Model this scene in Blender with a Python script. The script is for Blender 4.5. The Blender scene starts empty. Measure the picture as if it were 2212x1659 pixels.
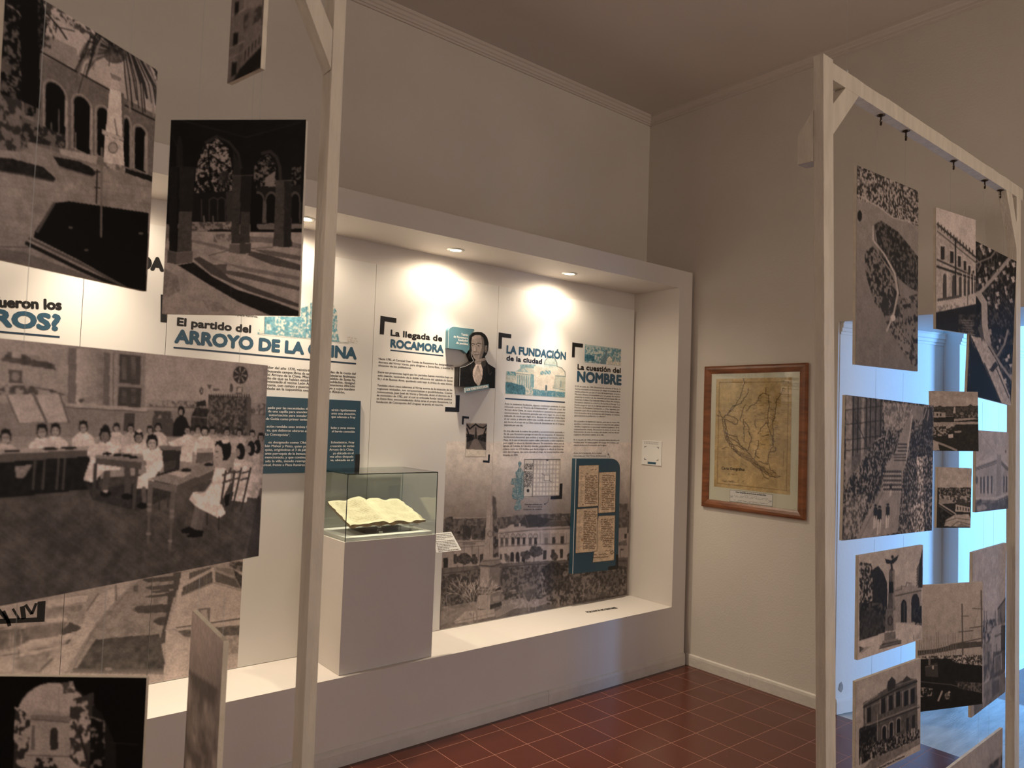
import bpy, bmesh, math, random
import numpy as np
from mathutils import Vector, Matrix

SC = bpy.context.scene
COL = SC.collection

# ------------------------------------------------------------------ camera
YAW, PITCH, ROLL, FPX = 0.684071, 0.045256, 0.03494, 1587.857
CAM = np.array([-2.21614, -2.94988, 1.58703])


def cam_axes():
    a, b, c = YAW, PITCH, ROLL
    f = np.array([math.sin(a) * math.cos(b), math.cos(a) * math.cos(b), math.sin(b)])
    rt = np.array([math.cos(a), -math.sin(a), 0.0])
    up = np.cross(rt, f)
    return rt * math.cos(c) + up * math.sin(c), -rt * math.sin(c) + up * math.cos(c), f


RT, UP, FW = cam_axes()
cam = bpy.data.cameras.new('camera')
cam.sensor_fit = 'HORIZONTAL'
cam.sensor_width = 36.0
cam.lens = FPX / 2212.0 * 36.0
cam.clip_start = 0.05
cam.dof.use_dof = True
cam.dof.focus_distance = 3.4
cam.dof.aperture_fstop = 6.5
cob = bpy.data.objects.new('camera', cam)
COL.objects.link(cob)
M = Matrix.Identity(4)
for i in range(3):
    M[i][0], M[i][1], M[i][2], M[i][3] = RT[i], UP[i], -FW[i], CAM[i]
cob.matrix_world = M
SC.camera = cob

# ------------------------------------------------------------------ view and light
SC.view_settings.view_transform = 'Standard'
SC.view_settings.look = 'None'
SC.view_settings.exposure = 0.0
SC.view_settings.gamma = 1.0
SC.view_settings.use_curve_mapping = False
W = bpy.data.worlds.new('world')
SC.world = W
W.use_nodes = True
W.node_tree.nodes['Background'].inputs[0].default_value = (0.45, 0.65, 1.0, 1)
W.node_tree.nodes['Background'].inputs[1].default_value = 0.6

WARM = (1.0, 0.80, 0.60)


def area(name, loc, target, sx, sy, power, color):
    l = bpy.data.lights.new(name, 'AREA')
    l.shape = 'RECTANGLE'
    l.size, l.size_y, l.energy, l.color = sx, sy, power, color
    o = bpy.data.objects.new(name, l)
    COL.objects.link(o)
    o.location = loc
    d = Vector(target) - Vector(loc)
    o.rotation_euler = d.to_track_quat('-Z', 'Y').to_euler()
    return o


area('rear_fill_light', (1.0, -5.05, 1.7), (0.3, 0.5, 1.9), 1.5, 2.4, 48, (1.0, 0.84, 0.68))  # main warm light, added unseen behind the camera; no doorway stands there
area('left_fill_light', (-3.4, -4.2, 2.6), (-0.9, 0.0, 1.0), 1.0, 1.0, 28, (1.0, 0.82, 0.68))  # unseen fill added to lift the sides facing left; no fixture belongs to it
area('window_daylight', (3.9, -5.02, 1.6), (2.9, -1.2, 1.2), 1.5, 2.1, 430, (0.18, 0.47, 1.0))

# ------------------------------------------------------------------ geometry helpers


def unproj(px, py, P0, N):
    """Where the line of sight through a point of the picture meets a plane of the room."""
    d = FW + RT * ((px - 1106.0) / FPX) - UP * ((py - 829.5) / FPX)
    t = np.dot(np.array(P0) - CAM, N) / np.dot(d, N)
    return CAM + d * t


def project(X):
    Y = X - CAM
    z = Y @ FW
    return 1106.0 + FPX * (Y @ RT) / z, 829.5 - FPX * (Y @ UP) / z


class MB:
    """Collects faces and links them as one mesh object."""

    def __init__(s):
        s.v, s.f = [], []

    def add(s, vs, fs):
        b = len(s.v)
        s.v += [tuple(float(c) for c in v) for v in vs]
        s.f += [tuple(b + i for i in f) for f in fs]
        return s

    def box(s, x0, x1, y0, y1, z0, z1):
        return s.add([(x0, y0, z0), (x1, y0, z0), (x1, y1, z0), (x0, y1, z0), (x0, y0, z1), (x1, y0, z1), (x1, y1, z1), (x0, y1, z1)],
                     [(0, 3, 2, 1), (4, 5, 6, 7), (0, 1, 5, 4), (1, 2, 6, 5), (2, 3, 7, 6), (3, 0, 4, 7)])

    def prism(s, poly, dv):
        """poly: 3-D points of a flat outline, dv: extrusion vector."""
        n = len(poly)
        a = [np.array(p, float) for p in poly]
        b = [p + np.array(dv) for p in a]
        return s.add(a + b, [tuple(range(n - 1, -1, -1)), tuple(range(n, 2 * n))] + [(i, (i + 1) % n, n + (i + 1) % n, n + i) for i in range(n)])

    def tube(s, p, q, r, n=8, r2=None):
        p, q = Vector(p), Vector(q)
        d = (q - p).normalized()
        u = d.orthogonal().normalized()
        w = d.cross(u)
        r2 = r if r2 is None else r2
        A = [p + (u * math.cos(2 * math.pi * i / n) + w * math.sin(2 * math.pi * i / n)) * r for i in range(n)]
        B = [q + (u * math.cos(2 * math.pi * i / n) + w * math.sin(2 * math.pi * i / n)) * r2 for i in range(n)]
        return s.add(A + B, [(i, (i + 1) % n, n + (i + 1) % n, n + i) for i in range(n)] + [tuple(range(n - 1, -1, -1)), tuple(range(n, 2 * n))])

    def lathe(s, cx, cy, prof, n=24):
        vs = []
        for r, z in prof:
            vs += [(cx + r * math.cos(2 * math.pi * i / n), cy + r * math.sin(2 * math.pi * i / n), z) for i in range(n)]
        fs = []
        for k in range(len(prof) - 1):
            for i in range(n):
                j = (i + 1) % n
                fs.append((k * n + i, k * n + j, (k + 1) * n + j, (k + 1) * n + i))
        return s.add(vs, fs)

    def build(s, name, mat, parent=None, bevel=0, smooth=False, segs=2):
        me = bpy.data.meshes.new(name)
        me.from_pydata(s.v, [], s.f)
        bm = bmesh.new()
        bm.from_mesh(me)
        bmesh.ops.recalc_face_normals(bm, faces=bm.faces)
        bm.to_mesh(me)
        bm.free()
        me.update()
        return link(name, me, mat, parent, bevel, smooth, segs)


def link(name, me, mat, parent=None, bevel=0, smooth=False, segs=2):
    o = bpy.data.objects.new(name, me)
    COL.objects.link(o)
    if mat:
        me.materials.append(mat)
    if smooth:
        me.shade_smooth()
    if bevel:
        m = o.modifiers.new('bevel', 'BEVEL')
        m.width, m.segments, m.limit_method, m.angle_limit = bevel, segs, 'ANGLE', math.radians(40)
    if parent:
        o.parent = parent
        o.matrix_parent_inverse = parent.matrix_basis.inverted()
    return o


def tag(o, label=None, cat=None, group=None, kind=None):
    for k, v in (('label', label), ('category', cat), ('group', group), ('kind', kind)):
        if v:
            o[k] = v
    return o


def struct(o):
    o['kind'] = 'structure'
    return o


def thing(name, loc, label, cat, group=None):
    o = bpy.data.objects.new(name, None)
    COL.objects.link(o)
    o.empty_display_size = 0.05
    o.location = tuple(float(c) for c in loc)
    return tag(o, label, cat, group)


# ------------------------------------------------------------------ materials


def lin(c):
    return tuple(((v / 12.92) if v <= 0.04045 else ((v + 0.055) / 1.055) ** 2.4) for v in [x / 255.0 for x in c])


def mat(name, color, rough=0.6, spec=0.4, noise=0.0, nscale=8.0, bump=0.0, bscale=60.0, metal=0.0, stretch=None):
    m = bpy.data.materials.new(name)
    m.use_nodes = True
    nt = m.node_tree
    b = nt.nodes['Principled BSDF']
    b.inputs['Base Color'].default_value = (*color, 1)
    b.inputs['Roughness'].default_value = rough
    b.inputs['Specular IOR Level'].default_value = spec
    b.inputs['Metallic'].default_value = metal
    tc = nt.nodes.new('ShaderNodeTexCoord')
    src = tc.outputs['Object']
    if stretch:
        mp = nt.nodes.new('ShaderNodeMapping')
        mp.inputs['Scale'].default_value = stretch
        nt.links.new(src, mp.inputs[0])
        src = mp.outputs[0]
    if noise:
        n = nt.nodes.new('ShaderNodeTexNoise')
        n.inputs['Scale'].default_value = nscale
        n.inputs['Detail'].default_value = 6
        r = nt.nodes.new('ShaderNodeMapRange')
        r.inputs[1].default_value, r.inputs[2].default_value = 0.3, 0.7
        r.inputs[3].default_value, r.inputs[4].default_value = 1 - noise, 1 + noise
        mx = nt.nodes.new('ShaderNodeMix')
        mx.data_type = 'RGBA'
        mx.blend_type = 'MULTIPLY'
        mx.inputs[0].default_value = 1
        mx.inputs[6].default_value = (*color, 1)
        nt.links.new(src, n.inputs['Vector'])
        nt.links.new(n.outputs[0], r.inputs[0])
        nt.links.new(r.outputs[0], mx.inputs[7])
        nt.links.new(mx.outputs[2], b.inputs['Base Color'])
    if bump:
        n = nt.nodes.new('ShaderNodeTexNoise')
        n.inputs['Scale'].default_value = bscale
        n.inputs['Detail'].default_value = 5
        bu = nt.nodes.new('ShaderNodeBump')
        bu.inputs['Strength'].default_value = bump
        bu.inputs['Distance'].default_value = 0.01
        nt.links.new(src, n.inputs['Vector'])
        nt.links.new(n.outputs[0], bu.inputs['Height'])
        nt.links.new(bu.outputs[0], b.inputs['Normal'])
    return m


def glass_mat(name, tint, gloss=1.0):
    m = bpy.data.materials.new(name)
    m.use_nodes = True
    nt = m.node_tree
    nt.nodes.remove(nt.nodes['Principled BSDF'])
    out = nt.nodes['Material Output']
    t = nt.nodes.new('ShaderNodeBsdfTransparent')
    t.inputs[0].default_value = (*tint, 1)
    g = nt.nodes.new('ShaderNodeBsdfGlossy')
    g.inputs['Roughness'].default_value = 0.0
    f = nt.nodes.new('ShaderNodeLayerWeight')
    f.inputs[0].default_value = 0.5
    pw = nt.nodes.new('ShaderNodeMath')
    pw.operation = 'POWER'
    pw.inputs[1].default_value = 5
    ml = nt.nodes.new('ShaderNodeMath')
    ml.operation = 'MULTIPLY_ADD'
    ml.inputs[1].default_value = 0.96
    ml.inputs[2].default_value = 0.04 * gloss
    mx = nt.nodes.new('ShaderNodeMixShader')
    nt.links.new(f.outputs[1], pw.inputs[0])
    nt.links.new(pw.outputs[0], ml.inputs[0])
    nt.links.new(ml.outputs[0], mx.inputs[0])
    nt.links.new(t.outputs[0], mx.inputs[1])
    nt.links.new(g.outputs[0], mx.inputs[2])
    nt.links.new(mx.outputs[0], out.inputs[0])
    return m


def emit_mat(name, color, strength):
    m = bpy.data.materials.new(name)
    m.use_nodes = True
    b = m.node_tree.nodes['Principled BSDF']
    b.inputs['Base Color'].default_value = (*color, 1)
    b.inputs['Emission Color'].default_value = (*color, 1)
    b.inputs['Emission Strength'].default_value = strength
    return m


def ink_mat(name, rough=0.45, spec=0.4):
    m = bpy.data.materials.new(name)
    m.use_nodes = True
    nt = m.node_tree
    b = nt.nodes['Principled BSDF']
    b.inputs['Roughness'].default_value = rough
    b.inputs['Specular IOR Level'].default_value = spec
    a = nt.nodes.new('ShaderNodeVertexColor')
    a.layer_name = 'ink'
    nt.links.new(a.outputs[0], b.inputs['Base Color'])
    return m


def tile_mat():
    m = bpy.data.materials.new('red_floor_tiles')
    m.use_nodes = True
    nt = m.node_tree
    N, L = nt.nodes, nt.links
    b = N['Principled BSDF']
    tc = N.new('ShaderNodeTexCoord')
    sep = N.new('ShaderNodeSeparateXYZ')
    L.new(tc.outputs['Object'], sep.inputs[0])

    def math_(op, a, bb=None, c=None):
        n = N.new('ShaderNodeMath')
        n.operation = op
        for i, v in enumerate((a, bb, c)):
            if v is None:
                continue
            if hasattr(v, 'links') or hasattr(v, 'is_linked'):
                L.new(v, n.inputs[i])
            else:
                n.inputs[i].default_value = v
        return n.outputs[0]
    lines, cells = [], []
    for k in (0, 1):
        t = math_('DIVIDE', sep.outputs[k], 0.2)
        fr = math_('FRACT', math_('ADD', t, 100.0))
        d = math_('ABSOLUTE', math_('SUBTRACT', fr, 0.5))
        lines.append(math_('GREATER_THAN', d, 0.4925))
        cells.append(math_('FLOOR', math_('ADD', t, 100.0)))
    grout = math_('MAXIMUM', lines[0], lines[1])
    cmb = N.new('ShaderNodeCombineXYZ')
    L.new(cells[0], cmb.inputs[0])
    L.new(cells[1], cmb.inputs[1])
    wn = N.new('ShaderNodeTexWhiteNoise')
    wn.noise_dimensions = '2D'
    L.new(cmb.outputs[0], wn.inputs['Vector'])
    nz = N.new('ShaderNodeTexNoise')
    nz.inputs['Scale'].default_value = 7
    nz.inputs['Detail'].default_value = 8
    L.new(tc.outputs['Object'], nz.inputs['Vector'])
    fac = math_('ADD', math_('MULTIPLY', wn.outputs[0], 0.5), math_('MULTIPLY', nz.outputs[0], 0.6))
    rp = N.new('ShaderNodeMix')
    rp.data_type = 'RGBA'
    L.new(fac, rp.inputs[0])
    rp.inputs[6].default_value = (0.068, 0.0145, 0.0075, 1)
    rp.inputs[7].default_value = (0.092, 0.022, 0.0115, 1)
    mx = N.new('ShaderNodeMix')
    mx.data_type = 'RGBA'
    L.new(grout, mx.inputs[0])
    L.new(rp.outputs[2], mx.inputs[6])
    mx.inputs[7].default_value = (0.27, 0.125, 0.085, 1)
    L.new(mx.outputs[2], b.inputs['Base Color'])
    rr = math_('ADD', math_('MULTIPLY', nz.outputs[0], 0.22), 0.12)
    L.new(math_('ADD', rr, math_('MULTIPLY', grout, 0.4)), b.inputs['Roughness'])
    b.inputs['Specular IOR Level'].default_value = 0.5
    bu = N.new('ShaderNodeBump')
    bu.inputs['Strength'].default_value = 0.12
    bu.inputs['Distance'].default_value = 0.01
    L.new(math_('SUBTRACT', math_('MULTIPLY', nz.outputs[0], 0.3), grout), bu.inputs['Height'])
    L.new(bu.outputs[0], b.inputs['Normal'])
    return m


PAINT = mat('wall_paint', (0.60, 0.555, 0.50), 0.75, 0.25, 0.035, 2.2, 0.12, 90)
CEIL = mat('ceiling_paint', (0.55, 0.485, 0.44), 0.85, 0.2, 0.03, 1.5, 0.08, 60)
NICHE = mat('drywall_paint', (0.66, 0.61, 0.565), 0.6, 0.3, 0.02, 3, 0.05, 70)
SKIRT = mat('skirting_paint', (0.60, 0.56, 0.51), 0.55, 0.4, 0.07, 9, 0.2, 40)
ROOM2 = mat('whitewashed_wall', (0.72, 0.72, 0.70), 0.7, 0.3, 0.03, 3, 0.1, 60)
STAIN = mat('damp_stain', (0.30, 0.29, 0.28), 0.9, 0.1, 0.3, 20)
WOODW = mat('white_painted_wood', (0.56, 0.50, 0.43), 0.55, 0.35, 0.10, 6, 0.45, 18, stretch=(6, 6, 1.2))
TILE = tile_mat()
CEMENT = mat('grey_cement', (0.36, 0.37, 0.36), 0.38, 0.5, 0.22, 5, 0.4, 30, stretch=(1, 5, 1))
PANEL = mat('satin_white_panel', (0.72, 0.69, 0.65), 0.33, 0.45, 0.01, 2)
BOARD = mat('cream_foam_board', (0.62, 0.55, 0.46), 0.75, 0.2, 0.1, 30, 0.25, 120)
INK = ink_mat('photo_print', 0.6, 0.16)
INKM = ink_mat('mural_print', 0.5, 0.25)
BLACK = mat('black_vinyl', (0.010, 0.009, 0.009), 0.4, 0.4)
BLUE = mat('petrol_blue_vinyl', (0.030, 0.085, 0.135), 0.4, 0.4)
NAVY = mat('navy_line_vinyl', (0.015, 0.035, 0.065), 0.4, 0.4)
TEAL = mat('teal_vinyl', (0.095, 0.205, 0.25), 0.4, 0.4)
DKBLUE = mat('dark_blue_board', (0.024, 0.066, 0.100), 0.42, 0.4)
WHITE = mat('white_vinyl', (0.75, 0.73, 0.70), 0.5, 0.4)
GREY = mat('grey_ink', (0.16, 0.15, 0.15), 0.6, 0.3)
GLASS = glass_mat('clear_glass', (0.93, 0.957, 0.943), 1.3)
FGLASS = glass_mat('picture_glass', (0.99, 0.99, 0.985), 1.2)
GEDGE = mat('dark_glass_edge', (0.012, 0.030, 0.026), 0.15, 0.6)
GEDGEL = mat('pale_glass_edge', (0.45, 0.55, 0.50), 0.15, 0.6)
ACRYL = glass_mat('clear_acrylic', (0.95, 0.96, 0.95), 2.2)
BROWN = mat('stained_wood', (0.20, 0.068, 0.024), 0.33, 0.5, 0.35, 4, 0.15, 30, stretch=(1, 2, 9))
CARD = mat('white_card', (0.74, 0.72, 0.69), 0.6, 0.3)
MATBOARD = mat('pale_green_mount', (0.62, 0.61, 0.50), 0.8, 0.2, 0.02, 5)
NYLON = mat('nylon_thread', (0.42, 0.44, 0.44), 0.3, 0.6)
IRON = mat('dark_bronze', (0.035, 0.022, 0.014), 0.35, 0.5, metal=0.6)
CHROME = mat('brushed_ring', (0.55, 0.53, 0.50), 0.3, 0.5, metal=0.8)
LAMP = emit_mat('lamp_glow', (1.0, 0.86, 0.62), 22)
PARCH = mat('old_paper', (0.70, 0.63, 0.45), 0.8, 0.2, 0.06, 12, 0.3, 40)
LEATHER = mat('worn_page_edges', (0.26, 0.17, 0.09), 0.8, 0.2, 0.3, 40, 0.3, 100)

# ------------------------------------------------------------------ writing


def glyphs(s):
    cu = bpy.data.curves.new('lettering', 'FONT')
    cu.body = s
    cu.resolution_u = 3
    o = bpy.data.objects.new('lettering', cu)
    COL.objects.link(o)
    dg = bpy.context.evaluated_depsgraph_get()
    dg.update()
    me = bpy.data.meshes.new_from_object(o.evaluated_get(dg))
    v = np.empty(len(me.vertices) * 3, np.float32)
    me.vertices.foreach_get('co', v)
    v = v.reshape(-1, 3)[:, :2].astype(float)
    f = [tuple(p.vertices) for p in me.polygons]
    COL.objects.unlink(o)
    bpy.data.objects.remove(o)
    bpy.data.curves.remove(cu)
    bpy.data.meshes.remove(me)
    return v, f


CAPH = None


class Lettering:
    """Lines of text laid flat on a plane, kept as one mesh."""

    def __init__(s, P0, N, lift=0.0004):
        s.P0, s.N, s.mb = np.array(P0, float), np.array(N, float), MB()
        s.lift = lift
        s.fr = (0, 0, 1)

    def frame(s, ox, oy, k):
        s.fr = (ox, oy, k)
        return s

    def pt(s, p):
        ox, oy, k = s.fr
        return unproj(ox + p[0] * k, oy + p[1] * k, s.P0, s.N)

    def put(s, A, u, v, text, width=None, cap=None, bold=0.0, align='L'):
        global CAPH
        if CAPH is None:
            hv, _ = glyphs('H')
            CAPH = hv[:, 1].max()
        gv, gf = glyphs(text)
        if not len(gv):
            return
        x0, x1 = gv[:, 0].min(), gv[:, 0].max()
        ky = cap / CAPH
        kx = ky if width is None else width / (x1 - x0)
        X = (gv[:, 0] - (x0 if align == 'L' else x1)) * kx
        Y = gv[:, 1] * ky
        st = [(0, 0)]
        if bold:
            r = bold * cap
            st = [(r * math.cos(a), r * math.sin(a)) for a in np.arange(8) * math.pi / 4] if bold > 0.04 else [(-r, 0), (r, 0)]
        for i, (dx, dy) in enumerate(st):
            P = A + np.outer(X + dx, u) + np.outer(Y + dy, v) + s.N * (s.lift + 0.00002 * i)
            s.mb.add(P, gf)

    def line(s, text, pl, pr, captop=None, cap=None, bold=0.0):
        """pl, pr: ends of the baseline; captop: height of a capital above pl."""
        A, B = s.pt(pl), s.pt(pr)
        u = (B - A) / np.linalg.norm(B - A)
        v = np.cross(s.N, u)
        if captop is not None:
            cap = abs(np.dot(s.pt((pl[0], captop)) - A, v))
        s.put(A, u, v, text, np.linalg.norm(B - A), cap, bold)

    def shape(s, pts):
        P = [s.pt(p) + s.N * s.lift for p in pts]
        s.mb.add(P, [tuple(range(len(P)))])

    def stroke(s, pts, w):
        P = [s.pt(p) for p in pts]
        for a, b in zip(P[:-1], P[1:]):
            d = b - a
            L_ = np.linalg.norm(d)
            if L_ < 1e-6:
                continue
            n = np.cross(s.N, d / L_) * w / 2
            s.mb.add([a - n + s.N * s.lift, b - n + s.N * s.lift, b + n + s.N * s.lift, a + n + s.N * s.lift], [(0, 1, 2, 3)])

    def build(s, name, m, parent):
        return s.mb.build(name, m, parent)


# ------------------------------------------------------------------ printed pictures
RNG = np.random.RandomState(7)


def vnoise(h, w, sc, octv=3, seed=0):
    """Cloudy noise 0..1 on an h x w grid; sc: size of a blob in cells."""
    r = np.random.RandomState(seed)
    out = np.zeros((h, w))
    amp, tot = 1.0, 0.0
    for _ in range(octv):
        gh, gw = int(h / sc) + 3, int(w / sc) + 3
        g = r.rand(gh, gw)
        yy = np.arange(h) / sc
        xx = np.arange(w) / sc
        y0, x0 = yy.astype(int), xx.astype(int)
        fy, fx = (yy - y0)[:, None], (xx - x0)[None, :]
        fy, fx = fy * fy * (3 - 2 * fy), fx * fx * (3 - 2 * fx)
        a = g[y0][:, x0] * (1 - fx) + g[y0][:, x0 + 1] * fx
        b = g[y0 + 1][:, x0] * (1 - fx) + g[y0 + 1][:, x0 + 1] * fx
        out += amp * (a * (1 - fy) + b * fy)
        tot += amp
        amp *= 0.6
        sc = max(1.0, sc / 2.1)
    out /= tot
    return np.clip((out - 0.5) * 1.9 + 0.5, 0, 1)


class Pic:
    """A printed picture: a fine sheet whose vertices carry the ink."""

    def __init__(s, C4, nx, bg, tint=(1.0, 0.92, 0.89), white=172.0, seed=1):
        TL, TR, BR, BL = [np.array(p, float) for p in C4]
        w = np.linalg.norm(TR - TL)
        h = np.linalg.norm(BL - TL)
        s.nx, s.ny = nx, max(8, int(nx * h / w))
        u = np.linspace(0, 1, s.nx)[None, :, None]
        v = np.linspace(0, 1, s.ny)[:, None, None]
        s.P = (TL * (1 - u) + TR * u) * (1 - v) + (BL * (1 - u) + BR * u) * v
        s.X, s.Y = project(s.P.reshape(-1, 3))
        s.X, s.Y = s.X.reshape(s.ny, s.nx), s.Y.reshape(s.ny, s.nx)
        s.px = (np.abs(s.X[0, -1] - s.X[0, 0]) + 1) / nx
        s.c = np.zeros((s.ny, s.nx, 3))
        s.tint, s.white, s.seed = np.array(tint), white, seed
        s.c[:] = s.col(bg)
        s.fr = (0, 0, 1)
        s.grain, s.soft, s.top = 0.09, 1, 0.70

    def col(s, g):
        return np.array(g, float) if np.ndim(g) else float(g) * s.tint

    def frame(s, ox, oy, k):
        s.fr = (ox, oy, k)
        return s

    def t(s, pts):
        ox, oy, k = s.fr
        return np.array([(ox + x * k, oy + y * k) for x, y in pts], float)

    def mask(s, pts):
        q = s.t(pts)
        m = (s.X >= q[:, 0].min()) & (s.X <= q[:, 0].max()) & (s.Y >= q[:, 1].min()) & (s.Y <= q[:, 1].max())
        idx = np.nonzero(m)
        if not len(idx[0]):
            return idx
        x, y = s.X[idx], s.Y[idx]
        ins = np.zeros(len(x), bool)
        n = len(q)
        for i in range(n):
            x0, y0 = q[i]
            x1, y1 = q[(i + 1) % n]
            if y0 == y1:
                continue
            c = ((y0 > y) != (y1 > y)) & (x < (x1 - x0) * (y - y0) / (y1 - y0) + x0)
            ins ^= c
        return idx[0][ins], idx[1][ins]

    def put(s, idx, g, a=1.0, amp=0.0, sc=4):
        if not len(idx[0]):
            return s
        c = s.col(g)[None, :]
        if amp:
            s.seed += 1
            n = vnoise(s.ny, s.nx, sc, 3, s.seed)[idx][:, None]
            c = c * (1 + amp * (n - 0.5) * 2)
        s.c[idx] = s.c[idx] * (1 - a) + c * a
        return s

    def poly(s, pts, g, a=1.0, amp=0.0, sc=4):
        return s.put(s.mask(pts), g, a, amp, sc)

    def all(s, g, a=1.0, amp=0.0, sc=4):
        return s.put(np.nonzero(np.ones((s.ny, s.nx), bool)), g, a, amp, sc)

    def speck(s, pts, g1, g2, sc=3, thr=0.5, soft=0.15, a=1.0, oct_=3):
        idx = s.mask(pts)
        if not len(idx[0]):
            return s
        s.seed += 1
        n = vnoise(s.ny, s.nx, sc, oct_, s.seed)[idx]
        k = np.clip((n - thr) / soft + 0.5, 0, 1)[:, None]
        c = s.col(g1)[None] * (1 - k) + s.col(g2)[None] * k
        s.c[idx] = s.c[idx] * (1 - a) + c * a
        return s

    def dots(s, pts, g, sc=3, thr=0.6, a=1.0):
        """Blotches only; what lies between them stays."""
        idx = s.mask(pts)
        if not len(idx[0]):
            return s
        s.seed += 1
        n = vnoise(s.ny, s.nx, sc, 2, s.seed)[idx]
        k = (np.clip((n - thr) / 0.1, 0, 1) * a)[:, None]
        s.c[idx] = s.c[idx] * (1 - k) + s.col(g)[None] * k
        return s

    def grad(s, pts, g1, g2, ax=1):
        """Even fade across a shape from g1 to g2, down (ax 1) or across (ax 0)."""
        idx = s.mask(pts)
        if not len(idx[0]):
            return s
        q = s.t(pts)
        v = (s.Y if ax else s.X)[idx]
        k = np.clip((v - q[:, ax].min()) / (q[:, ax].max() - q[:, ax].min() + 1e-6), 0, 1)[:, None]
        s.c[idx] = s.col(g1)[None] * (1 - k) + s.col(g2)[None] * k
        return s

    def line(s, pts, w, g, a=1.0):
        q = s.t(pts)
        w = max(w * s.fr[2], 1.1)
        for (x0, y0), (x1, y1) in zip(q[:-1], q[1:]):
            m = (s.X >= min(x0, x1) - w) & (s.X <= max(x0, x1) + w) & (s.Y >= min(y0, y1) - w) & (s.Y <= max(y0, y1) + w)
            idx = np.nonzero(m)
            if not len(idx[0]):
                continue
            x, y = s.X[idx], s.Y[idx]
            L2 = (x1 - x0) ** 2 + (y1 - y0) ** 2 + 1e-9
            k = np.clip(((x - x0) * (x1 - x0) + (y - y0) * (y1 - y0)) / L2, 0, 1)
            d = np.hypot(x - x0 - k * (x1 - x0), y - y0 - k * (y1 - y0))
            al = (np.clip(w / 2 + 0.5 - d, 0, 1) * a)[:, None]
            s.c[idx] = s.c[idx] * (1 - al) + s.col(g)[None] * al
        return s

    def ell(s, cx, cy, rx, ry, g, a=1.0, rot=0.0, amp=0.0):
        pts = []
        for i in range(20):
            t = i * math.pi / 10
            x, y = rx * math.cos(t), ry * math.sin(t)
            pts.append((cx + x * math.cos(rot) - y * math.sin(rot), cy + x * math.sin(rot) + y * math.cos(rot)))
        return s.poly(pts, g, a, amp)

    def arch(s, x0, x1, yb, ys, yt, g, sl=0.0, a=1.0, amp=0.0):
        """Round-headed opening: foot yb, springing ys, crown yt, all measured at x0; sl is the fall of a level line."""
        pts = [(x0, yb)]
        for i in range(13):
            t = math.pi * i / 12
            x = (x0 + x1) / 2 - (x1 - x0) / 2 * math.cos(t)
            pts.append((x, ys - (ys - yt) * math.sin(t) + sl * (x - x0)))
        pts.append((x1, yb + sl * (x1 - x0)))
        return s.poly(pts, g, a, amp)

    def scribble(s, x0, x1, y0, y1, n, g, w=2.0, dl=0.0, dx=0.0, seed=3, a=0.85, amp=None):
        """n lines of cursive handwriting."""
        r = random.Random(seed)
        st = (y1 - y0) / max(1, n)
        amp = st * 0.22 if amp is None else amp
        for k in range(n):
            y = y0 + st * (k + 0.6)
            x = x0 + dx * k + r.uniform(0, 0.03) * (x1 - x0)
            xe = x1 + dx * k - r.uniform(0, 0.10) * (x1 - x0)
            pts = []
            while x < xe:
                pts.append((x, y + dl * (x - x0) + r.uniform(-amp, amp)))
                x += r.uniform(0.5, 1.3) * amp * 1.6
                if r.random() < 0.13 and len(pts) > 1:
                    s.line(pts, w, g, a)
                    pts = []
                    x += amp * 2
            if len(pts) > 1:
                s.line(pts, w, g, a)
        return s

    def child(s, x, y, h, dress=185, hair=22, face=150, lean=0, low=True, seedv=0):
        """A seated pupil in a white smock seen from the waist up; x, y: chin, h: head height."""
        w = h * 0.8
        if low:
            s.poly([(x - w * .45, y + h * .05), (x + w * .45, y + h * .05), (x + w * 1.15, y + h * .55), (x + w * 1.35 + lean, y + h * 2.0), (x - w * 1.35 + lean, y + h * 2.0), (x - w * 1.15, y + h * .55)], dress, 1, .1, 5)
            s.line([(x - w * .1, y + h * .3), (x + lean * .5, y + h * 1.9)], h * .05, dress * .75, .5)
        s.ell(x, y - h * .42, w * .5, h * .52, hair)
        s.ell(x, y - h * .30, w * .37, h * .38, face, 1, 0, .12)
        s.poly([(x - w * .48, y - h * .45), (x - w * .38, y - h * .88), (x, y - h * 1.0), (x + w * .38, y - h * .88), (x + w * .48, y - h * .45), (x + w * .2, y - h * .62), (x - w * .2, y - h * .62)], hair)
        s.line([(x - w * .2, y - h * .36), (x - w * .08, y - h * .36)], h * .07, 60, .8)
        s.line([(x + w * .08, y - h * .36), (x + w * .2, y - h * .36)], h * .07, 60, .8)
        s.line([(x - w * .08, y - h * .12), (x + w * .08, y - h * .12)], h * .05, 80, .7)
        return s

    def build_cut(s, name, m, parent, lift):
        """Only the printed part; bare paper keeps the panel's own surface."""
        bare = s.c[0, -1].copy()
        keep = np.abs(s.c - bare).sum(2) > 6
        k2 = np.pad(keep, 1)
        keep = k2[1:-1, 1:-1] | k2[:-2, 1:-1] | k2[2:, 1:-1] | k2[1:-1, :-2] | k2[1:-1, 2:]
        return cut_to(s.build(name, m, parent, lift), keep)

    def build(s, name, m, parent, lift=0.0005):
        N = np.cross(s.P[0, -1] - s.P[0, 0], s.P[-1, 0] - s.P[0, 0])
        N = N / np.linalg.norm(N)
        if np.dot(N, CAM - s.P[0, 0]) < 0:
            N = -N
        P = (s.P + N * lift).reshape(-1, 3)
        ny, nx = s.ny, s.nx
        me = bpy.data.meshes.new(name)
        me.vertices.add(ny * nx)
        me.vertices.foreach_set('co', P.astype(np.float32).ravel())
        i = (np.arange(ny - 1)[:, None] * nx + np.arange(nx - 1)[None, :]).ravel()
        q = np.stack([i, i + nx, i + nx + 1, i + 1], 1).astype(np.int32)
        me.loops.add(q.size)
        me.loops.foreach_set('vertex_index', q.ravel())
        me.polygons.add(len(q))
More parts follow.
